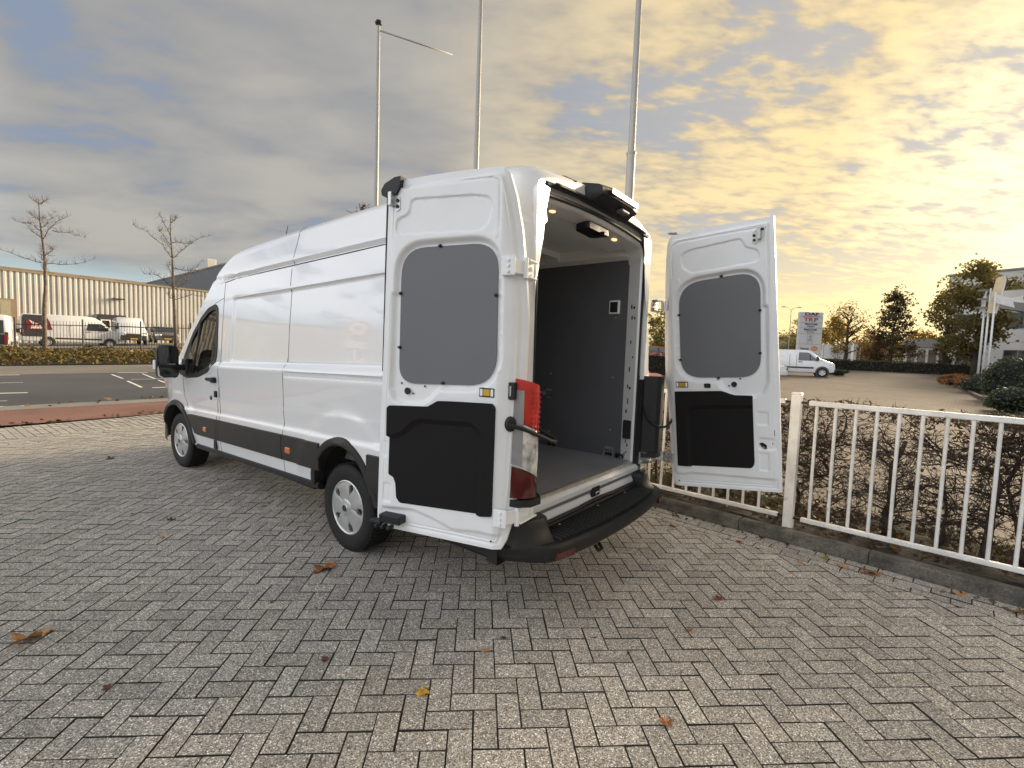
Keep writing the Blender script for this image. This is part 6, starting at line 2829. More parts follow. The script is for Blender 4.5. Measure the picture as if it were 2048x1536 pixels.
# parked van with charcoal and red graphics
p = at_depth(150, 694, 38.5)
dirp = math.atan2(RT[1], RT[0])
v1 = vehicle('highvan', 'parked_van', 'white high van with charcoal rear and red graphic behind the railing', (p.x, p.y, p.z), math.atan2(p.y, p.x) - math.pi / 2 + .10, M_VWHITE, 'van', 'vans parked before the warehouse')
hwv = 1.006
mb = MB()
def gy(z):
    return -hwv * (1 - .10 * float(sstep(z, 1.0, 2.3))) - .004
mb.add([(x, gy(z), z) for x, z in [(-3.05, .75), (-1.9, .75), (-1.9, 1.2), (-1.45, 1.75), (-1.7, 2.40), (-2.9, 2.40), (-3.02, 2.2)]], [tuple(range(7))])
g_ = mb.build('rear_graphic', M_CHAR, v1)
mb = MB()
mb.add([(x, gy(z) - .004, z) for x, z in [(-2.75, 1.25), (-1.35, 1.30), (-1.55, 1.95), (-1.75, 2.28), (-2.2, 2.30), (-2.80, 2.10)]], [tuple(range(6))])
mb.build('red_patch', M_GRAPHIC, v1)
mb = MB()
mb.add([(x, gy(z) - .008, z) for x, z in [(-2.55, 1.35), (-1.75, 1.38), (-1.68, 1.75), (-1.85, 2.05), (-2.2, 1.98), (-2.65, 2.02), (-2.45, 1.7)]], [tuple(range(7))])
mb.build('pale_logo', M_PINKW, v1)
mb = MB()
for a, b in ((-2.4, -2.32), (-2.2, -2.12), (-2.0, -1.9)):
    mb.add([(x, gy(z) - .012, z) for x, z in [(a, 1.5), (b, 1.5), (b + .05, 1.85), (a + .05, 1.85)]], [(0, 1, 2, 3)])
mb.build('logo_strokes', M_GRAPHIC, v1)

p = at_depth(258, 687, 42)
vehicle('highvan', 'parked_van', 'white van parked nose-on before the dark dock door', (p.x, p.y, p.z - .05) , math.atan2(-p.y, -p.x) + .12, M_VWHITE, 'van', 'vans parked before the warehouse').scale = (.93, .93, .93)
p = at_depth(327, 685, 45)
vehicle('car', 'parked_car', 'dark grey car parked nose-on beside the white van', (p.x, p.y, p.z - .05), math.atan2(-p.y, -p.x) + .15, M_VGREY, 'car')
# van at the left picture edge, seen from behind
p = at_depth(-14, 706, 27.5)
rv = vehicle('highvan', 'parked_van', 'white van with red and white rear marking at the left picture edge', (p.x, p.y, p.z), math.atan2(p.y, p.x) - .10, M_VWHITE, 'van', 'vans parked before the warehouse')
off = 3.0
rv.location = (p.x + math.cos(math.atan2(p.y, p.x)) * off, p.y + math.sin(math.atan2(p.y, p.x)) * off, p.z)
rv.scale = (.92, .92, .92)
for nm, y0, y1, z0, z1, m in (('rear_window', -.82, -.08, 1.25, 2.1, M_VGLASS), ('rear_window', .08, .82, 1.25, 2.1, M_VGLASS), ('rear_graphic', -.86, .80, .55, 1.2, M_CHAR), ('red_marking', -.995, -.84, .62, 1.15, M_REDW), ('white_plate', -.62, -.1, .50, .62, M_VWHITE)):
    mb = MB()
    mb.box(-3.155, -3.10, y0, y1, z0, z1, ch=.01)
    mb.build(nm, m, rv)
mb = MB()
mb.lathe([(0, 0), (.12, 0)], 16, Matrix.Translation((-3.16, -.45, 1.22)) @ Matrix.Rotation(-math.pi / 2, 4, 'Y'))
mb.build('round_sticker', M_VWHITE, rv)

# ---- bare young street trees, limbs laid out after their real branching
def zp(x, y):
    return (x * .2604, 360 + y * .2604)


def bare_tree(label, trunk, limbs, depth, seed, base_r=.125):
    rnd = random.Random(seed)
    P = [at_depth(*zp(*q), depth) for q in trunk]
    b = P[0].copy()
    root = empty('street_tree', b, 0, label, 'tree', 'young street trees across the road')
    mb = MB()
    k = len(P)
    mb.tube([p - b for p in P], [base_r * (1 - .82 * i / (k - 1)) for i in range(k)], 9)
    mb.build('trunk', M_TBARK, root, smooth=True)
    cr = MB()
    fwd = Vector((FW[0], FW[1], 0))
    for l in limbs:
        dd = rnd.uniform(-.9, .9)
        q = [at_depth(*zp(*c), depth) for c in l]
        q = [c + fwd * dd * (i / (len(q) - 1)) * 1.2 - b for i, c in enumerate(q)]
        # refine and jitter
        r = [q[0]]
        for i in range(len(q) - 1):
            for t in (.33, .66, 1):
                r.append(q[i].lerp(q[i + 1], t) + Vector((rnd.gauss(0, .03), rnd.gauss(0, .03), rnd.gauss(0, .03))))
        n = len(r)
        mb = MB()
        mb.tube(r, [.024 * (1 - .7 * i / (n - 1)) for i in range(n)], 6)
        mb.build('limb', M_TBARK, root, smooth=True)
        for i in range(1, n):
            for e in range(7):
                d = Vector((rnd.gauss(0, .8), rnd.gauss(0, .8), rnd.gauss(.7, .7))).normalized()
                L_ = rnd.uniform(.12, .45)
                m_ = r[i] + d * L_ * .5 + Vector((rnd.gauss(0, .03), rnd.gauss(0, .03), 0))
                e_ = r[i] + d * L_ + Vector((0, 0, rnd.uniform(0, .08)))
                cr.tube([r[i], m_, e_], [.007, .006, .0045], 3, caps=False)
    o = cr.build('twigs', M_TBARK, root, recalc=False)
    o['kind'] = 'stuff'


bare_tree('bare young street tree on the left, tallest', [(345, 1345), (340, 1000), (352, 800), (340, 560), (320, 400), (305, 300), (298, 165)],
          [[(345, 640), (200, 600), (0, 520)], [(350, 645), (470, 640), (640, 590)], [(335, 620), (270, 560), (240, 500)], [(340, 590), (420, 545), (460, 540)],
           [(330, 455), (400, 390), (480, 345), (600, 305)], [(325, 450), (230, 390), (150, 320)], [(312, 390), (250, 340), (140, 318)], [(310, 370), (360, 310), (400, 235)],
           [(303, 300), (200, 270), (100, 220)], [(298, 190), (220, 150), (110, 105)], [(298, 180), (340, 170), (385, 160)], [(400, 388), (470, 395), (530, 410)],
           [(345, 700), (300, 650), (275, 560)], [(348, 720), (400, 670), (450, 650)], [(308, 330), (260, 290), (250, 265)]], 28.5, 3, .125)
bare_tree('bare young street tree nearer the van mirror', [(1352, 1300), (1345, 1100), (1330, 800), (1325, 600), (1310, 420), (1310, 275)],
          [[(1320, 600), (1250, 500), (1130, 400), (1030, 345)], [(1325, 600), (1400, 540), (1480, 480), (1600, 435)], [(1330, 800), (1400, 720), (1490, 600)],
           [(1325, 760), (1260, 660), (1240, 620)], [(1312, 500), (1210, 390), (1190, 370)], [(1330, 830), (1260, 740), (1190, 730)], [(1335, 930), (1290, 890), (1270, 860)],
           [(1345, 920), (1430, 870), (1520, 900)], [(1310, 430), (1280, 340), (1255, 285)], [(1312, 330), (1340, 310), (1362, 290)], [(1330, 680), (1400, 690), (1480, 680)],
           [(1325, 560), (1240, 470), (1140, 410)], [(1315, 480), (1350, 470), (1400, 465)], [(1330, 850), (1420, 770), (1440, 720)]], 30.0, 9, .115)

# ---- autumn ground cover along the far roadside
M_COVER = leaf_mat('ground_cover_leaf', [(.030, .042, .010), (.05, .06, .014), (.09, .085, .018), (.34, .22, .03), (.16, .075, .022), (.035, .045, .012), (.26, .15, .05)])
mb = MB()
rnd = random.Random(5)
for k in range(15000):
    u = rnd.uniform(-3, 22)
    w = 28.0 + rnd.uniform(0, 8.5)
    p = U3 * (u + at_w(0, 730, 28).dot(U3)) + W3 * w
    ridge = .30 + .28 * math.sin((w - 28) / 8.5 * math.pi * 2.0 - .6) ** 2 + .12 * math.sin(u * 1.7) * math.sin(w * 1.3)
    z = terrain(p.y) + rnd.random() ** .5 * max(.10, ridge) * min(1, (w - 27.9) * 1.6)
    leaf_quad(mb, Vector((p.x, p.y, z)), rnd.uniform(.09, .22), rnd, .3)
o = mb.build('ground_cover', M_COVER, None, recalc=False)
tag(o, 'green and yellow autumn ground cover across the road', 'ground cover', kind='stuff')
mb = MB()
base_u = at_w(0, 730, 28).dot(U3)
def _gcb(u, w):
    p = U3 * (u + base_u) + W3 * w
    return (p.x, p.y, terrain(p.y) + .03)
mb.grid(_gcb, list(np.linspace(-6, 30, 20)), list(np.linspace(27.8, 37.6, 12)))
o = mb.build('planting_bed', M_SOIL, smooth=True)
tag(o, 'dark soil bed under the autumn ground cover', kind='structure')

# ---- round road sign beside the forecourt; the photo shows it mirrored in the van's flank
sp_ = empty('road_sign', (-10.8, 5.27, terrain(5.27)), 0, 'round white road sign on a post, mirrored in the van flank', 'sign')
mb = MB()
mb.tube([(0, 0, 0), (0, 0, 2.95)], .038, 8)
mb.build('post', M_STEEL, sp_, smooth=True)
nrm_ = Vector((.95, -.28, 0)).normalized()
TR_ = Matrix.Translation(Vector((0, 0, 2.62)) + nrm_ * .05) @ nrm_.to_track_quat('Z', 'Y').to_matrix().to_4x4()
mb = MB()
mb.lathe([(0, 0), (.32, 0), (.32, .02), (0, .02)], 32, TR_)
mb.build('disc', M_VWHITE, sp_)
mb = MB()
mb.lathe([(.25, .021), (.32, .021), (.32, .026), (.25, .026)], 32, TR_, close=True)
mb.build('rim', M_ORW, sp_)
mb = MB()
mb.lathe([(0, .022), (.10, .022), (.10, .026), (0, .026)], 20, TR_)
mb.build('symbol', M_ORW, sp_)
mb = MB()
mb.box(-.30, .30, -.10, .10, .0, .02, T=Matrix.Translation(Vector((0, 0, 2.10)) + nrm_ * .05) @ nrm_.to_track_quat('Z', 'Y').to_matrix().to_4x4())
mb.build('plate', M_VWHITE, sp_)
# ================================================================ right-hand background
M_CONC = mat('pale_concrete', (0.52, 0.50, 0.46), rough=.7, var=.08, vscale=.4)
M_CONC2 = mat('grey_fascia', (0.20, 0.195, 0.185), rough=.6, var=.08, vscale=.4)
M_SIGNW = mat('sign_panel', (0.60, 0.60, 0.60), rough=.35, var=.03, vscale=1)
M_SIGNR = mat('sign_red', (0.50, 0.04, 0.03), rough=.4, var=.05)
M_SIGNB = mat('sign_blue', (0.05, 0.12, 0.32), rough=.4, var=.05)
M_SIGNK = mat('sign_black', (0.03, 0.028, 0.028), rough=.4, var=.05)
M_SIGNO = mat('sign_orange', (0.62, 0.20, 0.03), rough=.4, var=.1)
M_SIGNY = mat('yellowish_sign', (0.62, 0.50, 0.30), rough=.4, var=.12, vscale=1.5)  # plain yellowish colour of the slab sign
M_FLAG = mat('white_flag', (0.66, 0.65, 0.62), rough=.7, var=.08)
L_OLIVE = leaf_mat('olive_foliage', [(.14, .13, .036), (.18, .155, .04), (.20, .155, .04), (.11, .10, .03)], trans=.55)
L_DARKG = leaf_mat('dark_evergreen', [(.030, .046, .022), (.045, .066, .028), (.06, .085, .035)], rough=.45, trans=.15)
L_RUSSET = leaf_mat('russet_foliage', [(.17, .075, .03), (.13, .075, .028), (.085, .065, .026), (.19, .10, .035)], trans=.45)
L_CONE = leaf_mat('brown_green_foliage', [(.10, .075, .03), (.075, .065, .026), (.12, .08, .032), (.06, .055, .022)], trans=.4)
L_YELLOW = leaf_mat('yellow_foliage', [(.30, .19, .03), (.24, .16, .03), (.16, .13, .03), (.36, .20, .03)], trans=.4)
L_HEDGE = leaf_mat('box_hedge_foliage', [(.045, .048, .020), (.060, .060, .024), (.075, .066, .028)], trans=.1)
L_ORANGEG = leaf_mat('orange_grass', [(.30, .12, .03), (.36, .17, .05), (.22, .09, .03)], trans=.3)
L_GREENLOW = leaf_mat('low_green', [(.06, .085, .02), (.10, .12, .03), (.04, .06, .015)], trans=.3)


def flatdir(a, b):
    d = Vector((b.x - a.x, b.y - a.y, 0))
    d.normalize()
    return d


# ---- office building with a dark window band
A = at_depth(1899, 553, 62)
B = at_depth(2040, 540, 56.3)
FX = flatdir(A, B)
FY = Vector((-FX.y, FX.x, 0))
if FY.dot(Vector((A.x, A.y, 0))) < 0:
    FY = -FY
off_b = empty('office_building', (A.x, A.y, 0), 0, 'pale concrete office block behind the big tree', 'building')
TB = Matrix(((FX.x, FY.x, 0, 0), (FX.y, FY.y, 0, 0), (0, 0, 1, 0), (0, 0, 0, 1)))
LEN, HT = 92.0, 13.5


def obox(name, m, x0, x1, y0, y1, z0, z1, parent=off_b, ch=0):
    mb = MB()
    mb.box(x0, x1, y0, y1, z0, z1, T=TB, ch=ch)
    return mb.build(name, m, parent)


obox('wall', M_CONC, 0, LEN, 0, 26, 0, HT)
obox('parapet', M_CONC2, -.15, LEN, -.15, 26.2, HT, HT + .25)
obox('stair_tower', M_CONC, 14, 40, 6, 24, HT, HT + 4.5)
# panel joints and windows, storey by storey
for st_, (z0, z1) in enumerate(((2.0, 3.9), (6.6, 8.4), (10.2, 12.0))):
    x = .9 if st_ else 1.5
    while x < 50:
        w_ = obox('window', M_CONC2, x - .08, x + 2.48, -.04, .06, z0 - .08, z1 + .08)
        obox('pane', M_VGLASS, x, x + 1.15, -.07, -.03, z0, z1, w_)
        obox('pane', M_VGLASS, x + 1.25, x + 2.4, -.07, -.03, z0, z1, w_)
        x += 5.2 if st_ else 4.4
for k in range(12):
    obox('panel_joint', M_CONC2, 3.95 + k * 4.4, 3.99 + k * 4.4, -.012, .02, .5, HT)
for z in (4.9, 9.3, 12.6):
    obox('panel_joint', M_CONC2, 0, 54, -.011, .02, z, z + .05)
# low wing to the left of the block
obox('low_wing', M_CONC, -5.0, 0, 2, 18, 0, 5.2)
obox('low_fascia', M_CONC2, -5.2, 3.0, 1.7, 2.0, 4.3, 5.4)
for k in range(4):
    w_ = obox('window', M_CONC2, -4.6 + k * 1.2, -3.7 + k * 1.2, 1.93, 2.05, 1.6, 4.0)
    obox('pane', M_VGLASS, -4.53 + k * 1.2, -3.77 + k * 1.2, 1.90, 1.94, 1.7, 3.9, w_)

# ---- entrance canopy on a column
c0 = at_depth(2000, 600, 38)
cp = empty('entrance_canopy', (c0.x, c0.y, 0), 0, 'grey entrance canopy on a concrete column at right edge', 'canopy')


def cbox(name, m, x0, x1, y0, y1, z0, z1, parent=cp, ch=0):
    mb = MB()
    mb.box(x0, x1, y0, y1, z0, z1, T=TB, ch=ch)
    return mb.build(name, m, parent)


mb = MB()
mb.prism([(0, 7.0), (.35, 7.55), (14, 7.55), (14, 5.9), (2.2, 5.9), (.6, 6.3)], -3.0, 5.0, T=TB)
mb.build('canopy_slab', M_CONC2, cp)
cbox('fascia', M_CONC, .25, 14, -3.06, -2.98, 6.95, 7.5)
cbox('column', M_CONC, 2.3, 4.6, -.6, 1.0, .2, 5.92)
cbox('column_joint', M_CONC2, 3.5, 3.54, -.62, -.58, .2, 5.9)
cbox('side_wall', M_CONC, 4.8, 14, .5, 1.0, .2, 5.92)
mb = MB()
rnd = random.Random(3)
for k in range(60):
    q = TB @ Vector((rnd.uniform(.8, 4), rnd.uniform(-2.5, 0), 7.6 + rnd.random() * .35))
    leaf_quad(mb, q, .25, rnd)
o = mb.build('roof_plants', L_GREENLOW, cp, recalc=False)
o['kind'] = 'stuff'

# ---- big slab sign seen almost edge-on, hanging before the canopy
p = at_depth(1994, 596, 33)
sg = empty('slab_sign', p, 0, 'thick upright slab sign seen edge-on beside the canopy', 'sign')
mb = MB()
outl = round_poly([(-.42, -1.15), (.05, -1.22), (.36, 1.0), (.28, 1.28), (-.12, 1.22)], .14, 4)
v_ = Vector((p.x, p.y, 0)).normalized()
side = Vector((v_.y, -v_.x, 0))
TS = Matrix(((side.x, v_.x, 0, 0), (side.y, v_.y, 0, 0), (0, 0, 1, 0), (0, 0, 0, 1)))
mb.prism(outl, -1.6, 1.4, T=TS)
mb.build('slab', M_SIGNY, sg)
mb = MB()
mb.prism([(.06, -1.20), (.37, 1.0), (.30, 1.26), (.22, 1.24), (.28, 1.0), (-.02, -1.2)], -1.66, -1.6, T=TS)
mb.build('slab_edge', M_SIGNW, sg)
for z in (-.7, -.1, .5):
    mb = MB()
    mb.box(-1.0, -.25, -.1, .1, z, z + .12, T=TS)
    mb.build('bracket', M_CONC2, sg)

# ---- three flagpoles with limp flags
for i, (xb, yb, xt, yt, dep) in enumerate(((1957, 737, 1973, 582, 34.0), (1966, 735, 1978, 578, 33.0), (1977, 727, 1987, 585, 32.0))):
    b = at_depth(xb, yb, dep)
    t = at_depth(xt, yt, dep)
    t = Vector((b.x, b.y, t.z))
    b.z = terrain(b.y)
    fp = empty('banner_pole', b, 0, ['leftmost white banner pole by the canopy', 'middle white banner pole by the canopy', 'white banner pole nearest the canopy'][i], 'flagpole', 'banner poles by the canopy')
    mb = MB()
    mb.tube([(0, 0, 0), t - b], [.075, .05], 10)
    mb.build('pole', M_VWHITE, fp, smooth=True)
    mb = MB()
    fl = TS
    H0 = (t - b).z
    P = [(.05, H0 - .1), (.35, H0 - .8), (.30, H0 - 1.0), (.5, H0 - 1.7), (.20, H0 - 1.5), (.05, H0 - 1.8)] if i < 2 else [(.05, H0 - .2), (.75, H0 - .45), (1.25, H0 - .35), (1.35, H0 - .8), (.85, H0 - .7), (.95, H0 - 1.1), (.05, H0 - .75)]
    mb.prism([(x * (1 if i == 2 else -.6 if i == 0 else .6), z) for x, z in P], -.02, .02, T=TS)
    mb.build('flag', M_FLAG, fp)


# ---- trees with leafy crowns
def leafy_tree(label, px, py_base, depth, height, rx, rz0, lm, n, seed, shape='round', leaf=.30, bark=M_TBARKD, group=None, trunk_r=.16, name='tree', sparse=0.0):
    rnd = random.Random(seed)
    b = at_depth(px, py_base, depth)
    b.z = terrain(b.y) - .1
    root = empty(name, b, 0, label, 'tree', group)
    mb = MB()
    pts = [Vector((rnd.gauss(0, .04) * k, rnd.gauss(0, .04) * k, height * .93 * k / 7)) for k in range(8)]
    mb.tube(pts, [trunk_r * (1.25 if k == 0 else (1 - .12 * k)) for k in range(8)], 8)
    mb.build('trunk', bark, root, smooth=True)
    lv = MB()
    z0 = height * rz0
    clumps = []
    nl = 26 if shape != 'cone' else 46
    for k in range(nl):
        t = rnd.random() if shape != 'cone' else (k + rnd.random()) / nl
        z = z0 + (height - z0) * t
        if shape == 'cone':
            r = rx * (1 - t) ** .75 * rnd.uniform(.75, 1.08) + .1
        elif shape == 'wide':
            r = rx * math.sqrt(max(.02, 1 - (2 * t - 1) ** 2)) * rnd.uniform(.5, 1.05)
        else:
            r = rx * math.sqrt(max(.03, 1 - (1.9 * t - .95) ** 2)) * rnd.uniform(.45, 1.05)
        a = rnd.uniform(0, 6.283)
        tip = Vector((r * math.cos(a), r * math.sin(a), z))
        st = Vector((0, 0, max(z0 * .6, z - r * (.55 if shape != 'cone' else .10))))
        mid = st.lerp(tip, .5) + Vector((rnd.gauss(0, .12), rnd.gauss(0, .12), rnd.gauss(.05, .12)))
        mb = MB()
        mb.tube([st, mid, tip], [trunk_r * .32, trunk_r * .2, .012], 5)
        mb.build('limb', bark, root, smooth=True)
        for f in (.45, .7, .9, 1.0):
            clumps.append((st.lerp(mid, f * 2) if f < .5 else mid.lerp(tip, f * 2 - 1), (.30 if shape == 'cone' else .42) * rx * rnd.uniform(.45, 1.0) * (1 - .4 * t if shape == 'cone' else 1)))
        for f in (.55, .8):
            c_ = mid.lerp(tip, f)
            d = Vector((rnd.gauss(0, 1), rnd.gauss(0, 1), rnd.gauss(.3, .6))).normalized()
            e_ = c_ + d * rx * rnd.uniform(.15, .4)
            lv_t = MB()
            lv_t.tube([c_, e_], [trunk_r * .12, .01], 4)
            lv_t.build('limb', bark, root)
            clumps.append((e_, .28 * rx * rnd.uniform(.4, 1)))
    for k in range(n):
        c_, s_ = rnd.choice(clumps)
        p_ = c_ + Vector((rnd.gauss(0, .5), rnd.gauss(0, .5), rnd.gauss(0, .34))) * s_
        if rnd.random() < sparse:
            continue
        leaf_quad(lv, p_, leaf * rnd.uniform(.6, 1.3), rnd)
    o = lv.build('crown', lm, root, recalc=False)
    return root


TG = 'trees behind the parking lot'
leafy_tree('big olive green tree before the office block', 1948, 735, 47, 11.0, 3.5, .22, L_OLIVE, 7000, 21, 'round', .34, group=TG, trunk_r=.28)
leafy_tree('slender tree with loose leaves left of the big one', 1884, 735, 52, 8.8, 1.9, .30, L_OLIVE, 1700, 22, 'round', .30, group=TG)
leafy_tree('russet tree with dense trunk foliage before the low wing', 1888, 735, 55, 6.2, 1.0, .08, L_RUSSET, 1500, 23, 'round', .28, group=TG)
leafy_tree('dark cone-shaped tree standing alone', 1781, 723, 58, 9.6, 3.1, .20, L_CONE, 4600, 24, 'cone', .30, group=TG, trunk_r=.24)
leafy_tree('low spreading red brown tree left of the cone', 1752, 723, 60, 4.6, 2.4, .35, L_RUSSET, 2600, 25, 'wide', .28, group=TG)
leafy_tree('bare vase-shaped tree with few yellow leaves', 1690, 722, 56, 7.6, 3.0, .32, L_YELLOW, 900, 26, 'wide', .22, group=TG, trunk_r=.26)
leafy_tree('golden yellow tree behind the sign pylon', 1660, 722, 66, 6.6, 2.6, .18, L_YELLOW, 3600, 27, 'round', .34, group=TG)
leafy_tree('olive tree glimpsed left of the pylon', 1578, 715, 78, 5.2, 2.6, .15, L_OLIVE, 1800, 28, 'round', .36, group=TG)
leafy_tree('thin tree beside the double lamp post', 1590, 715, 74, 7.0, 1.6, .30, L_OLIVE, 500, 29, 'round', .26, group=TG)
for i, (px, dep, h, rx, lm) in enumerate(((1835, 78, 6.0, 3.0, L_YELLOW), (1822, 90, 5.0, 3.2, L_OLIVE), (1722, 84, 5.6, 3.0, L_YELLOW), (1752, 92, 5.2, 3.4, L_OLIVE), (1858, 88, 5.5, 2.8, L_YELLOW), (1620, 95, 6.2, 4.0, L_OLIVE))):
    leafy_tree(['pale yellow tree far right of the cone tree', 'olive tree far behind the cone tree', 'yellow tree between pylon and cone tree', 'olive tree far behind the red brown tree', 'yellow tree close to the slender tree', 'olive tree far behind the pylon'][i],
               px, 722, dep, h, rx, .12, lm, 1500, 40 + i, 'round', .45, group='far background trees')
# tree tops peeping over the van roof and in the door gap
leafy_tree('bare tree top peeping over the van roof', 722, 640, 24, 8.35, .9, .72, L_RUSSET, 120, 61, 'round', .14, group=TG, trunk_r=.12)
leafy_tree('dark bushy tree seen in the gap beside the right door', 1318, 716, 48, 5.6, 2.4, .08, L_OLIVE, 2200, 62, 'round', .34, group=TG)

# ---- hedges and shrubs
def leaf_block(name, label, cat, pts, width, h, lm, dens, leaf, seed, core=M_SOIL, group=None):
    """long clipped hedge along a polyline of ground points"""
    rnd = random.Random(seed)
    root = empty(name, pts[0], 0, label, cat, group)
    o0 = Vector(pts[0])
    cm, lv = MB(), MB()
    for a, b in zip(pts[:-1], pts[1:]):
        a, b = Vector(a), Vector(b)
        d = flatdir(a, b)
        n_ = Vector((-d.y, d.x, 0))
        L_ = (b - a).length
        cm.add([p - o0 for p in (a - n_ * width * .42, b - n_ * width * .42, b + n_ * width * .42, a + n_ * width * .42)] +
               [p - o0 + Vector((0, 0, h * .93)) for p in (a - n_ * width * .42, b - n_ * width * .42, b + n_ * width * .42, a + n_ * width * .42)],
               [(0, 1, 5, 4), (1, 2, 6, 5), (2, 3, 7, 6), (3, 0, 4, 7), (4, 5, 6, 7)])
        for k in range(int(dens * L_)):
            t = rnd.random()
            q = a.lerp(b, t) - o0
            f = rnd.random()
            if f < .6:
                q = q + n_ * width * .5 * rnd.choice((-1, 1)) + Vector((0, 0, rnd.random() * h))
            else:
                q = q + n_ * width * rnd.uniform(-.5, .5) + Vector((0, 0, h))
            q += Vector((rnd.gauss(0, .05), rnd.gauss(0, .05), rnd.gauss(0, .04)))
            leaf_quad(lv, q, leaf * rnd.uniform(.6, 1.3), rnd)
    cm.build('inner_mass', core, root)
    lv.build('foliage', lm, root, recalc=False)


def gpt(px, py, depth):
    p = at_depth(px, py, depth)
    p.z = terrain(p.y)
    return p


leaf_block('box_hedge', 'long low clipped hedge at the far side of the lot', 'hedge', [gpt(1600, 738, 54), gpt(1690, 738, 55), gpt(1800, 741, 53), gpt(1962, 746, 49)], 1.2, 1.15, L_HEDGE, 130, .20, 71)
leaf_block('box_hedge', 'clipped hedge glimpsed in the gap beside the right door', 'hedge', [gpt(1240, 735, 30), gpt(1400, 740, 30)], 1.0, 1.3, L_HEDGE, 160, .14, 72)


def shrub(label, px, py, depth, rx, rz, lm, n, leaf, seed, name='shrub', group=None, dx=0):
    rnd = random.Random(seed)
    b = gpt(px, py, depth)
    root = empty(name, b, 0, label, 'shrub', group)
    lv = MB()
    cm = MB()
    lumps = [(Vector((0, 0, rz * .45)), 1.0)] + [(Vector((rnd.uniform(-.7, .7) * rx, rnd.uniform(-.7, .7) * rx, rz * rnd.uniform(.25, .7))), rnd.uniform(.4, .65)) for _ in range(9)]
    for c_, s_ in lumps:
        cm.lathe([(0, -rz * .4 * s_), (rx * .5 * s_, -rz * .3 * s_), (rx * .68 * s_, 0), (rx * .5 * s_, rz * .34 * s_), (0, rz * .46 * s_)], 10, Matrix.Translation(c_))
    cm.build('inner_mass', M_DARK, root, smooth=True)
    for k in range(n):
        c_, s_ = rnd.choice(lumps)
        d = Vector((rnd.gauss(0, 1), rnd.gauss(0, 1), rnd.gauss(.25, .9))).normalized()
        q = c_ + Vector((d.x * rx * .82, d.y * rx * .82, d.z * rz * .56)) * s_ * rnd.uniform(.82, 1.08)
        if q.z < .02:
            q.z = rnd.random() * .2
        leaf_quad(lv, q, leaf * rnd.uniform(.6, 1.3), rnd)
    lv.build('foliage', lm, root, recalc=False)


SG = 'evergreen shrubs at the right edge'
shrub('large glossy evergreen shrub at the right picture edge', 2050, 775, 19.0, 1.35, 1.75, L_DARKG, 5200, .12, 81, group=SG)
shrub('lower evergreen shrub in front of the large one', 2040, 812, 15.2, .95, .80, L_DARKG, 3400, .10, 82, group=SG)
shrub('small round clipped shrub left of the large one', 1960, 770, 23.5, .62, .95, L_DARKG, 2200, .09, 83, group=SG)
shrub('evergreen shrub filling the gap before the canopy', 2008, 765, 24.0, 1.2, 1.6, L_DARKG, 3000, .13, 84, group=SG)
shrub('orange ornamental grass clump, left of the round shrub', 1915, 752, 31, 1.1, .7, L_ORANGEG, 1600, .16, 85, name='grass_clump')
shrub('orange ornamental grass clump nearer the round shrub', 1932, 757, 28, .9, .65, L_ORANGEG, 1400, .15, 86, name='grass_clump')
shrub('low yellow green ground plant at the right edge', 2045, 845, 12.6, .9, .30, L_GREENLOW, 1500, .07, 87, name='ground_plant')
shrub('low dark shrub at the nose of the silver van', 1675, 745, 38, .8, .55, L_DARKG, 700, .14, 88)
# planter kerb
mb = MB()
pk = [gpt(1905, 747, 32), gpt(1928, 764, 25.5), gpt(1960, 782, 20.5), gpt(1992, 800, 17.2), gpt(2060, 830, 14)]
for a, b in zip(pk[:-1], pk[1:]):
    bar(mb, a + Vector((0, 0, .05)), b + Vector((0, 0, .05)), .14, .16, ch=.01)
o = mb.build('planter_kerb', M_KERB)
tag(o, 'low stone kerb round the shrub bed', 'kerb')

# ---- vehicles on the lot
p = gpt(1600, 750, 35.5)
ang = math.atan2(RT[1], RT[0]) - .50
v2 = vehicle('midvan', 'parked_van', 'silver white mid-size van parked on the lot', (p.x, p.y, p.z), ang, M_VWHITE, 'van')
nose = gpt(1664, 748, 35.0)
v2.location = Vector((nose.x, nose.y, nose.z)) - Vector((math.cos(ang), math.sin(ang), 0)) * 2.45
p = gpt(1571, 758, 30.0)
c1 = vehicle('car', 'parked_car', 'pale car whose nose shows past the right door', (p.x, p.y, p.z), ang, M_VWHITE, 'car')
c1.location = Vector((p.x, p.y, p.z)) - Vector((math.cos(ang), math.sin(ang), 0)) * 2.1
p = gpt(1318, 722, 42)
vehicle('car', 'parked_car', 'red car glimpsed in the gap beside the right door', (p.x, p.y, p.z + .3), -.3, M_VRED, 'car')
for i, (px, dep) in enumerate(((1668, 66), (1770, 96))):
    p = gpt(px, 722, dep)
    root = empty('box_container', p, math.atan2(RT[1], RT[0]) - .3, ['white box container behind the hedge beside the pylon', 'white box container far behind the cone tree'][i], 'container')
    mb = MB()
    mb.box(-1.8, 1.8, -1.2, 1.2, .7, 3.1, ch=.04)
    mb.build('box', M_VWHITE, root)
    for q in (-1.75, 0, 1.70):
        mb = MB()
        mb.box(q, q + .05, -1.23, -1.19, .7, 3.1)
        mb.build('post', M_CONC2, root)

# ---- sign pylon
pl = at_depth(1594, 690, 48)
pr = at_depth(1640, 690, 48)
ctr = (pl + pr) / 2
zx = flatdir(pl, pr)
py_ = empty('sign_pylon', (ctr.x, ctr.y, terrain(ctr.y)), math.atan2(zx.y, zx.x), 'tall grey sign pylon with stacked company panels', 'sign')
W_ = 1.18
base_z = terrain(ctr.y)
Zt = 6.68 - base_z


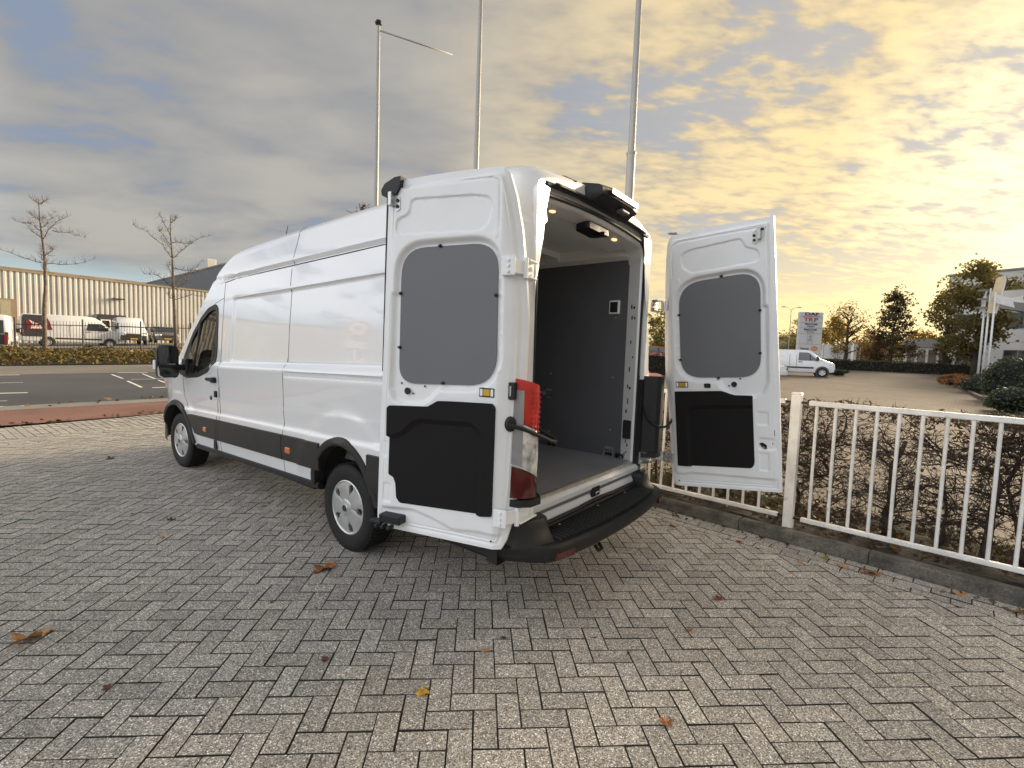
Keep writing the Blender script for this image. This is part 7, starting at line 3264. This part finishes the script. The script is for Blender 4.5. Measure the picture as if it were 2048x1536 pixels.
def text(body, x, z, size, m, parent, sx=1.0, bold=0.0):
    cu = bpy.data.curves.new('lettering', 'FONT')
    cu.body = body
    cu.size = size
    cu.align_x = 'CENTER'
    cu.align_y = 'CENTER'
    cu.extrude = .01
    cu.offset = bold
    tmp = bpy.data.objects.new('tmp', cu)
    COL.objects.link(tmp)
    dg = bpy.context.evaluated_depsgraph_get()
    me = bpy.data.meshes.new_from_object(tmp.evaluated_get(dg))
    bpy.data.objects.remove(tmp)
    me.name = 'lettering'
    me.materials.clear()
    me.materials.append(m)
    o = obj('lettering', me, None, parent)
    o.matrix_local = Matrix.Translation((x, -.185, z)) @ Matrix.Rotation(math.pi / 2, 4, 'X') @ Matrix.Scale(sx, 4, (1, 0, 0))
    return o


mb = MB()
mb.box(-W_ + .03, W_ - .03, -.12, .12, 0, Zt - .03)
mb.build('core', M_CONC2, py_)
# panel heights from the top down
hs = [.50, .55, .55, .54, 1.08, 1.0, 1.9]
z = Zt
panels = []
for h in hs:
    mb = MB()
    mb.box(-W_, W_, -.17, .17, z - h + .012, z - .012, ch=.01)
    panels.append((mb.build('panel', M_SIGNW, py_), z - h / 2, h))
    z -= h
q, zc, h = panels[0]
text('DAF', 0, zc + .05, .40, M_SIGNK, q, 1.9, .012)
mb = MB()
mb.box(-.95, .85, -.186, -.17, zc - .20, zc - .155)
mb.build('red_line', M_SIGNR, q)
q, zc, h = panels[1]
text('TR', -.30, zc, .50, M_SIGNR, q, 1.6, .012)
text('P', .44, zc, .50, M_SIGNB, q, 1.6, .012)
q, zc, h = panels[2]
text('PACCAR', 0, zc + .11, .26, M_SIGNK, q, 1.25, .008)
text('PARTS', -.03, zc - .13, .22, M_SIGNB, q, 1.2, .004)
q, zc, h = panels[3]
text('PACCAR', -.03, zc + .10, .27, M_SIGNK, q, 1.25, .008)
text('FINANCIAL', -.03, zc - .12, .13, M_SIGNK, q, 1.2)
q, zc, h = panels[4]
for x0, x1, z0, z1 in ((-.30, .30, .43, .45), (-.30, .30, -.45, -.43), (-.30, -.28, -.45, .45), (.28, .30, -.45, .45)):
    mb = MB()
    mb.box(x0, x1, -.182, -.17, zc + z0, zc + z1)
    mb.build('logo_frame', M_CONC2, q)
for x0 in (-.14, -.03, .08):
    mb = MB()
    mb.prism([(x0, zc + .12), (x0 + .05, zc + .12), (x0 + .08, zc + .36), (x0 + .03, zc + .36)], -.184, -.17)
    mb.build('logo_stroke', M_CONC2, q)
for zz, w in ((-.02, .14), (-.12, .22), (-.24, .20)):
    mb = MB()
    mb.box(-w, w, -.183, -.17, zc + zz, zc + zz + .05)
    mb.build('logo_line', M_CONC2, q)
q, zc, h = panels[5]
text('TRUCK', -.50, zc + .02, .26, M_SIGNK, q, 1.05, .006)
mb = MB()
mb.prism([(.50 + .34 * math.cos(t), zc + .08 + .24 * math.sin(t)) for t in np.linspace(0, 6.283, 25)[:-1]], -.188, -.17)
mb.build('orange_oval', M_SIGNO, q)
for k in range(4):
    mb = MB()
    x0 = .30 + k * .11
    mb.prism([(x0, zc - .02), (x0 + .05, zc - .02), (x0 + .06, zc + .15), (x0 + .02, zc + .15)], -.196, -.187)
    mb.build('oval_stroke', M_SIGNW, q)

# ---- lamp posts
def lamp_post(label, px, depth, h, heads, seed=0):
    b = gpt(px, 710, depth)
    root = empty('street_lamp', b, math.atan2(RT[1], RT[0]), label, 'street lamp', 'street lamps beyond the lot')
    mb = MB()
    mb.tube([(0, 0, 0), (0, 0, h * .6), (0, 0, h - .3)], [.10, .07, .05], 8)
    mb.build('pole', M_POLE, root, smooth=True)
    for s in heads:
        mb = MB()
        mb.tube([(0, 0, h - .35), (s * .4, 0, h - .02), (s * .95, 0, h + .08)], [.04, .03, .025], 6)
        mb.build('arm', M_POLE, root, smooth=True)
        mb = MB()
        mb.lathe([(0, -.07), (.14, -.06), (.19, 0), (.12, .07), (0, .09)], 12, Matrix.Translation((s * 1.15, 0, h + .10)) @ Matrix.Scale(1.9, 4, (1, 0, 0)))
        mb.build('lamp_head', M_CONC, root, smooth=True)


lamp_post('double-headed lamp post left of the pylon', 1576, 70, 8.4, (-1, 1))
lamp_post('single lamp head showing between roof and right door', 1368, 30, 8.75, (-1,))
lamp_post('short lamp post behind the hedge, right of the bare tree', 1720, 62, 4.2, (1,))
for i, (px, dep, hh) in enumerate(((1693, 60, 3.2), (1706, 60, 3.2))):
    b = gpt(px, 722, dep)
    root = empty('gate_pillar', b, 0, ['white gate pillar beside the bare tree trunk', 'second white gate pillar right of the bare tree'][i], 'pillar', 'white pillars behind the hedge')
    mb = MB()
    mb.box(-.22, .22, -.22, .22, 0, hh, ch=.03)
    mb.build('shaft', M_VWHITE, root)
    mb = MB()
    mb.box(-.26, .26, -.26, .26, hh, hh + .12, ch=.03)
    mb.build('cap', M_CONC, root)
# far low buildings on the skyline
for i, (px, dep, w, h, m) in enumerate(((1835, 130, 26, 5.5, M_CONC), (1560, 150, 14, 6.5, M_CONC2), (1740, 170, 30, 5.0, M_CREAM))):
    b = gpt(px, 715, dep)
    root = empty('distant_building', b, math.atan2(RT[1], RT[0]), ['low pale building far behind the yellow trees', 'low grey building far left of the pylon', 'low cream building far behind the cone tree'][i], 'building', 'low buildings on the skyline')
    mb = MB()
    mb.box(-w / 2, w / 2, 0, 12, 0, h)
    mb.build('wall', m, root)
    mb = MB()
    mb.box(-w / 2 - .2, w / 2 + .2, -.2, 12.2, h, h + .4)
    mb.build('roof', M_ROOFBROWN, root)
    for k in range(int(w / 4)):
        mb = MB()
        mb.box(-w / 2 + 1 + k * 4, -w / 2 + 3.2 + k * 4, -.06, 0.0, 1.5, 3.5)
        mb.build('window', M_VGLASS, root)
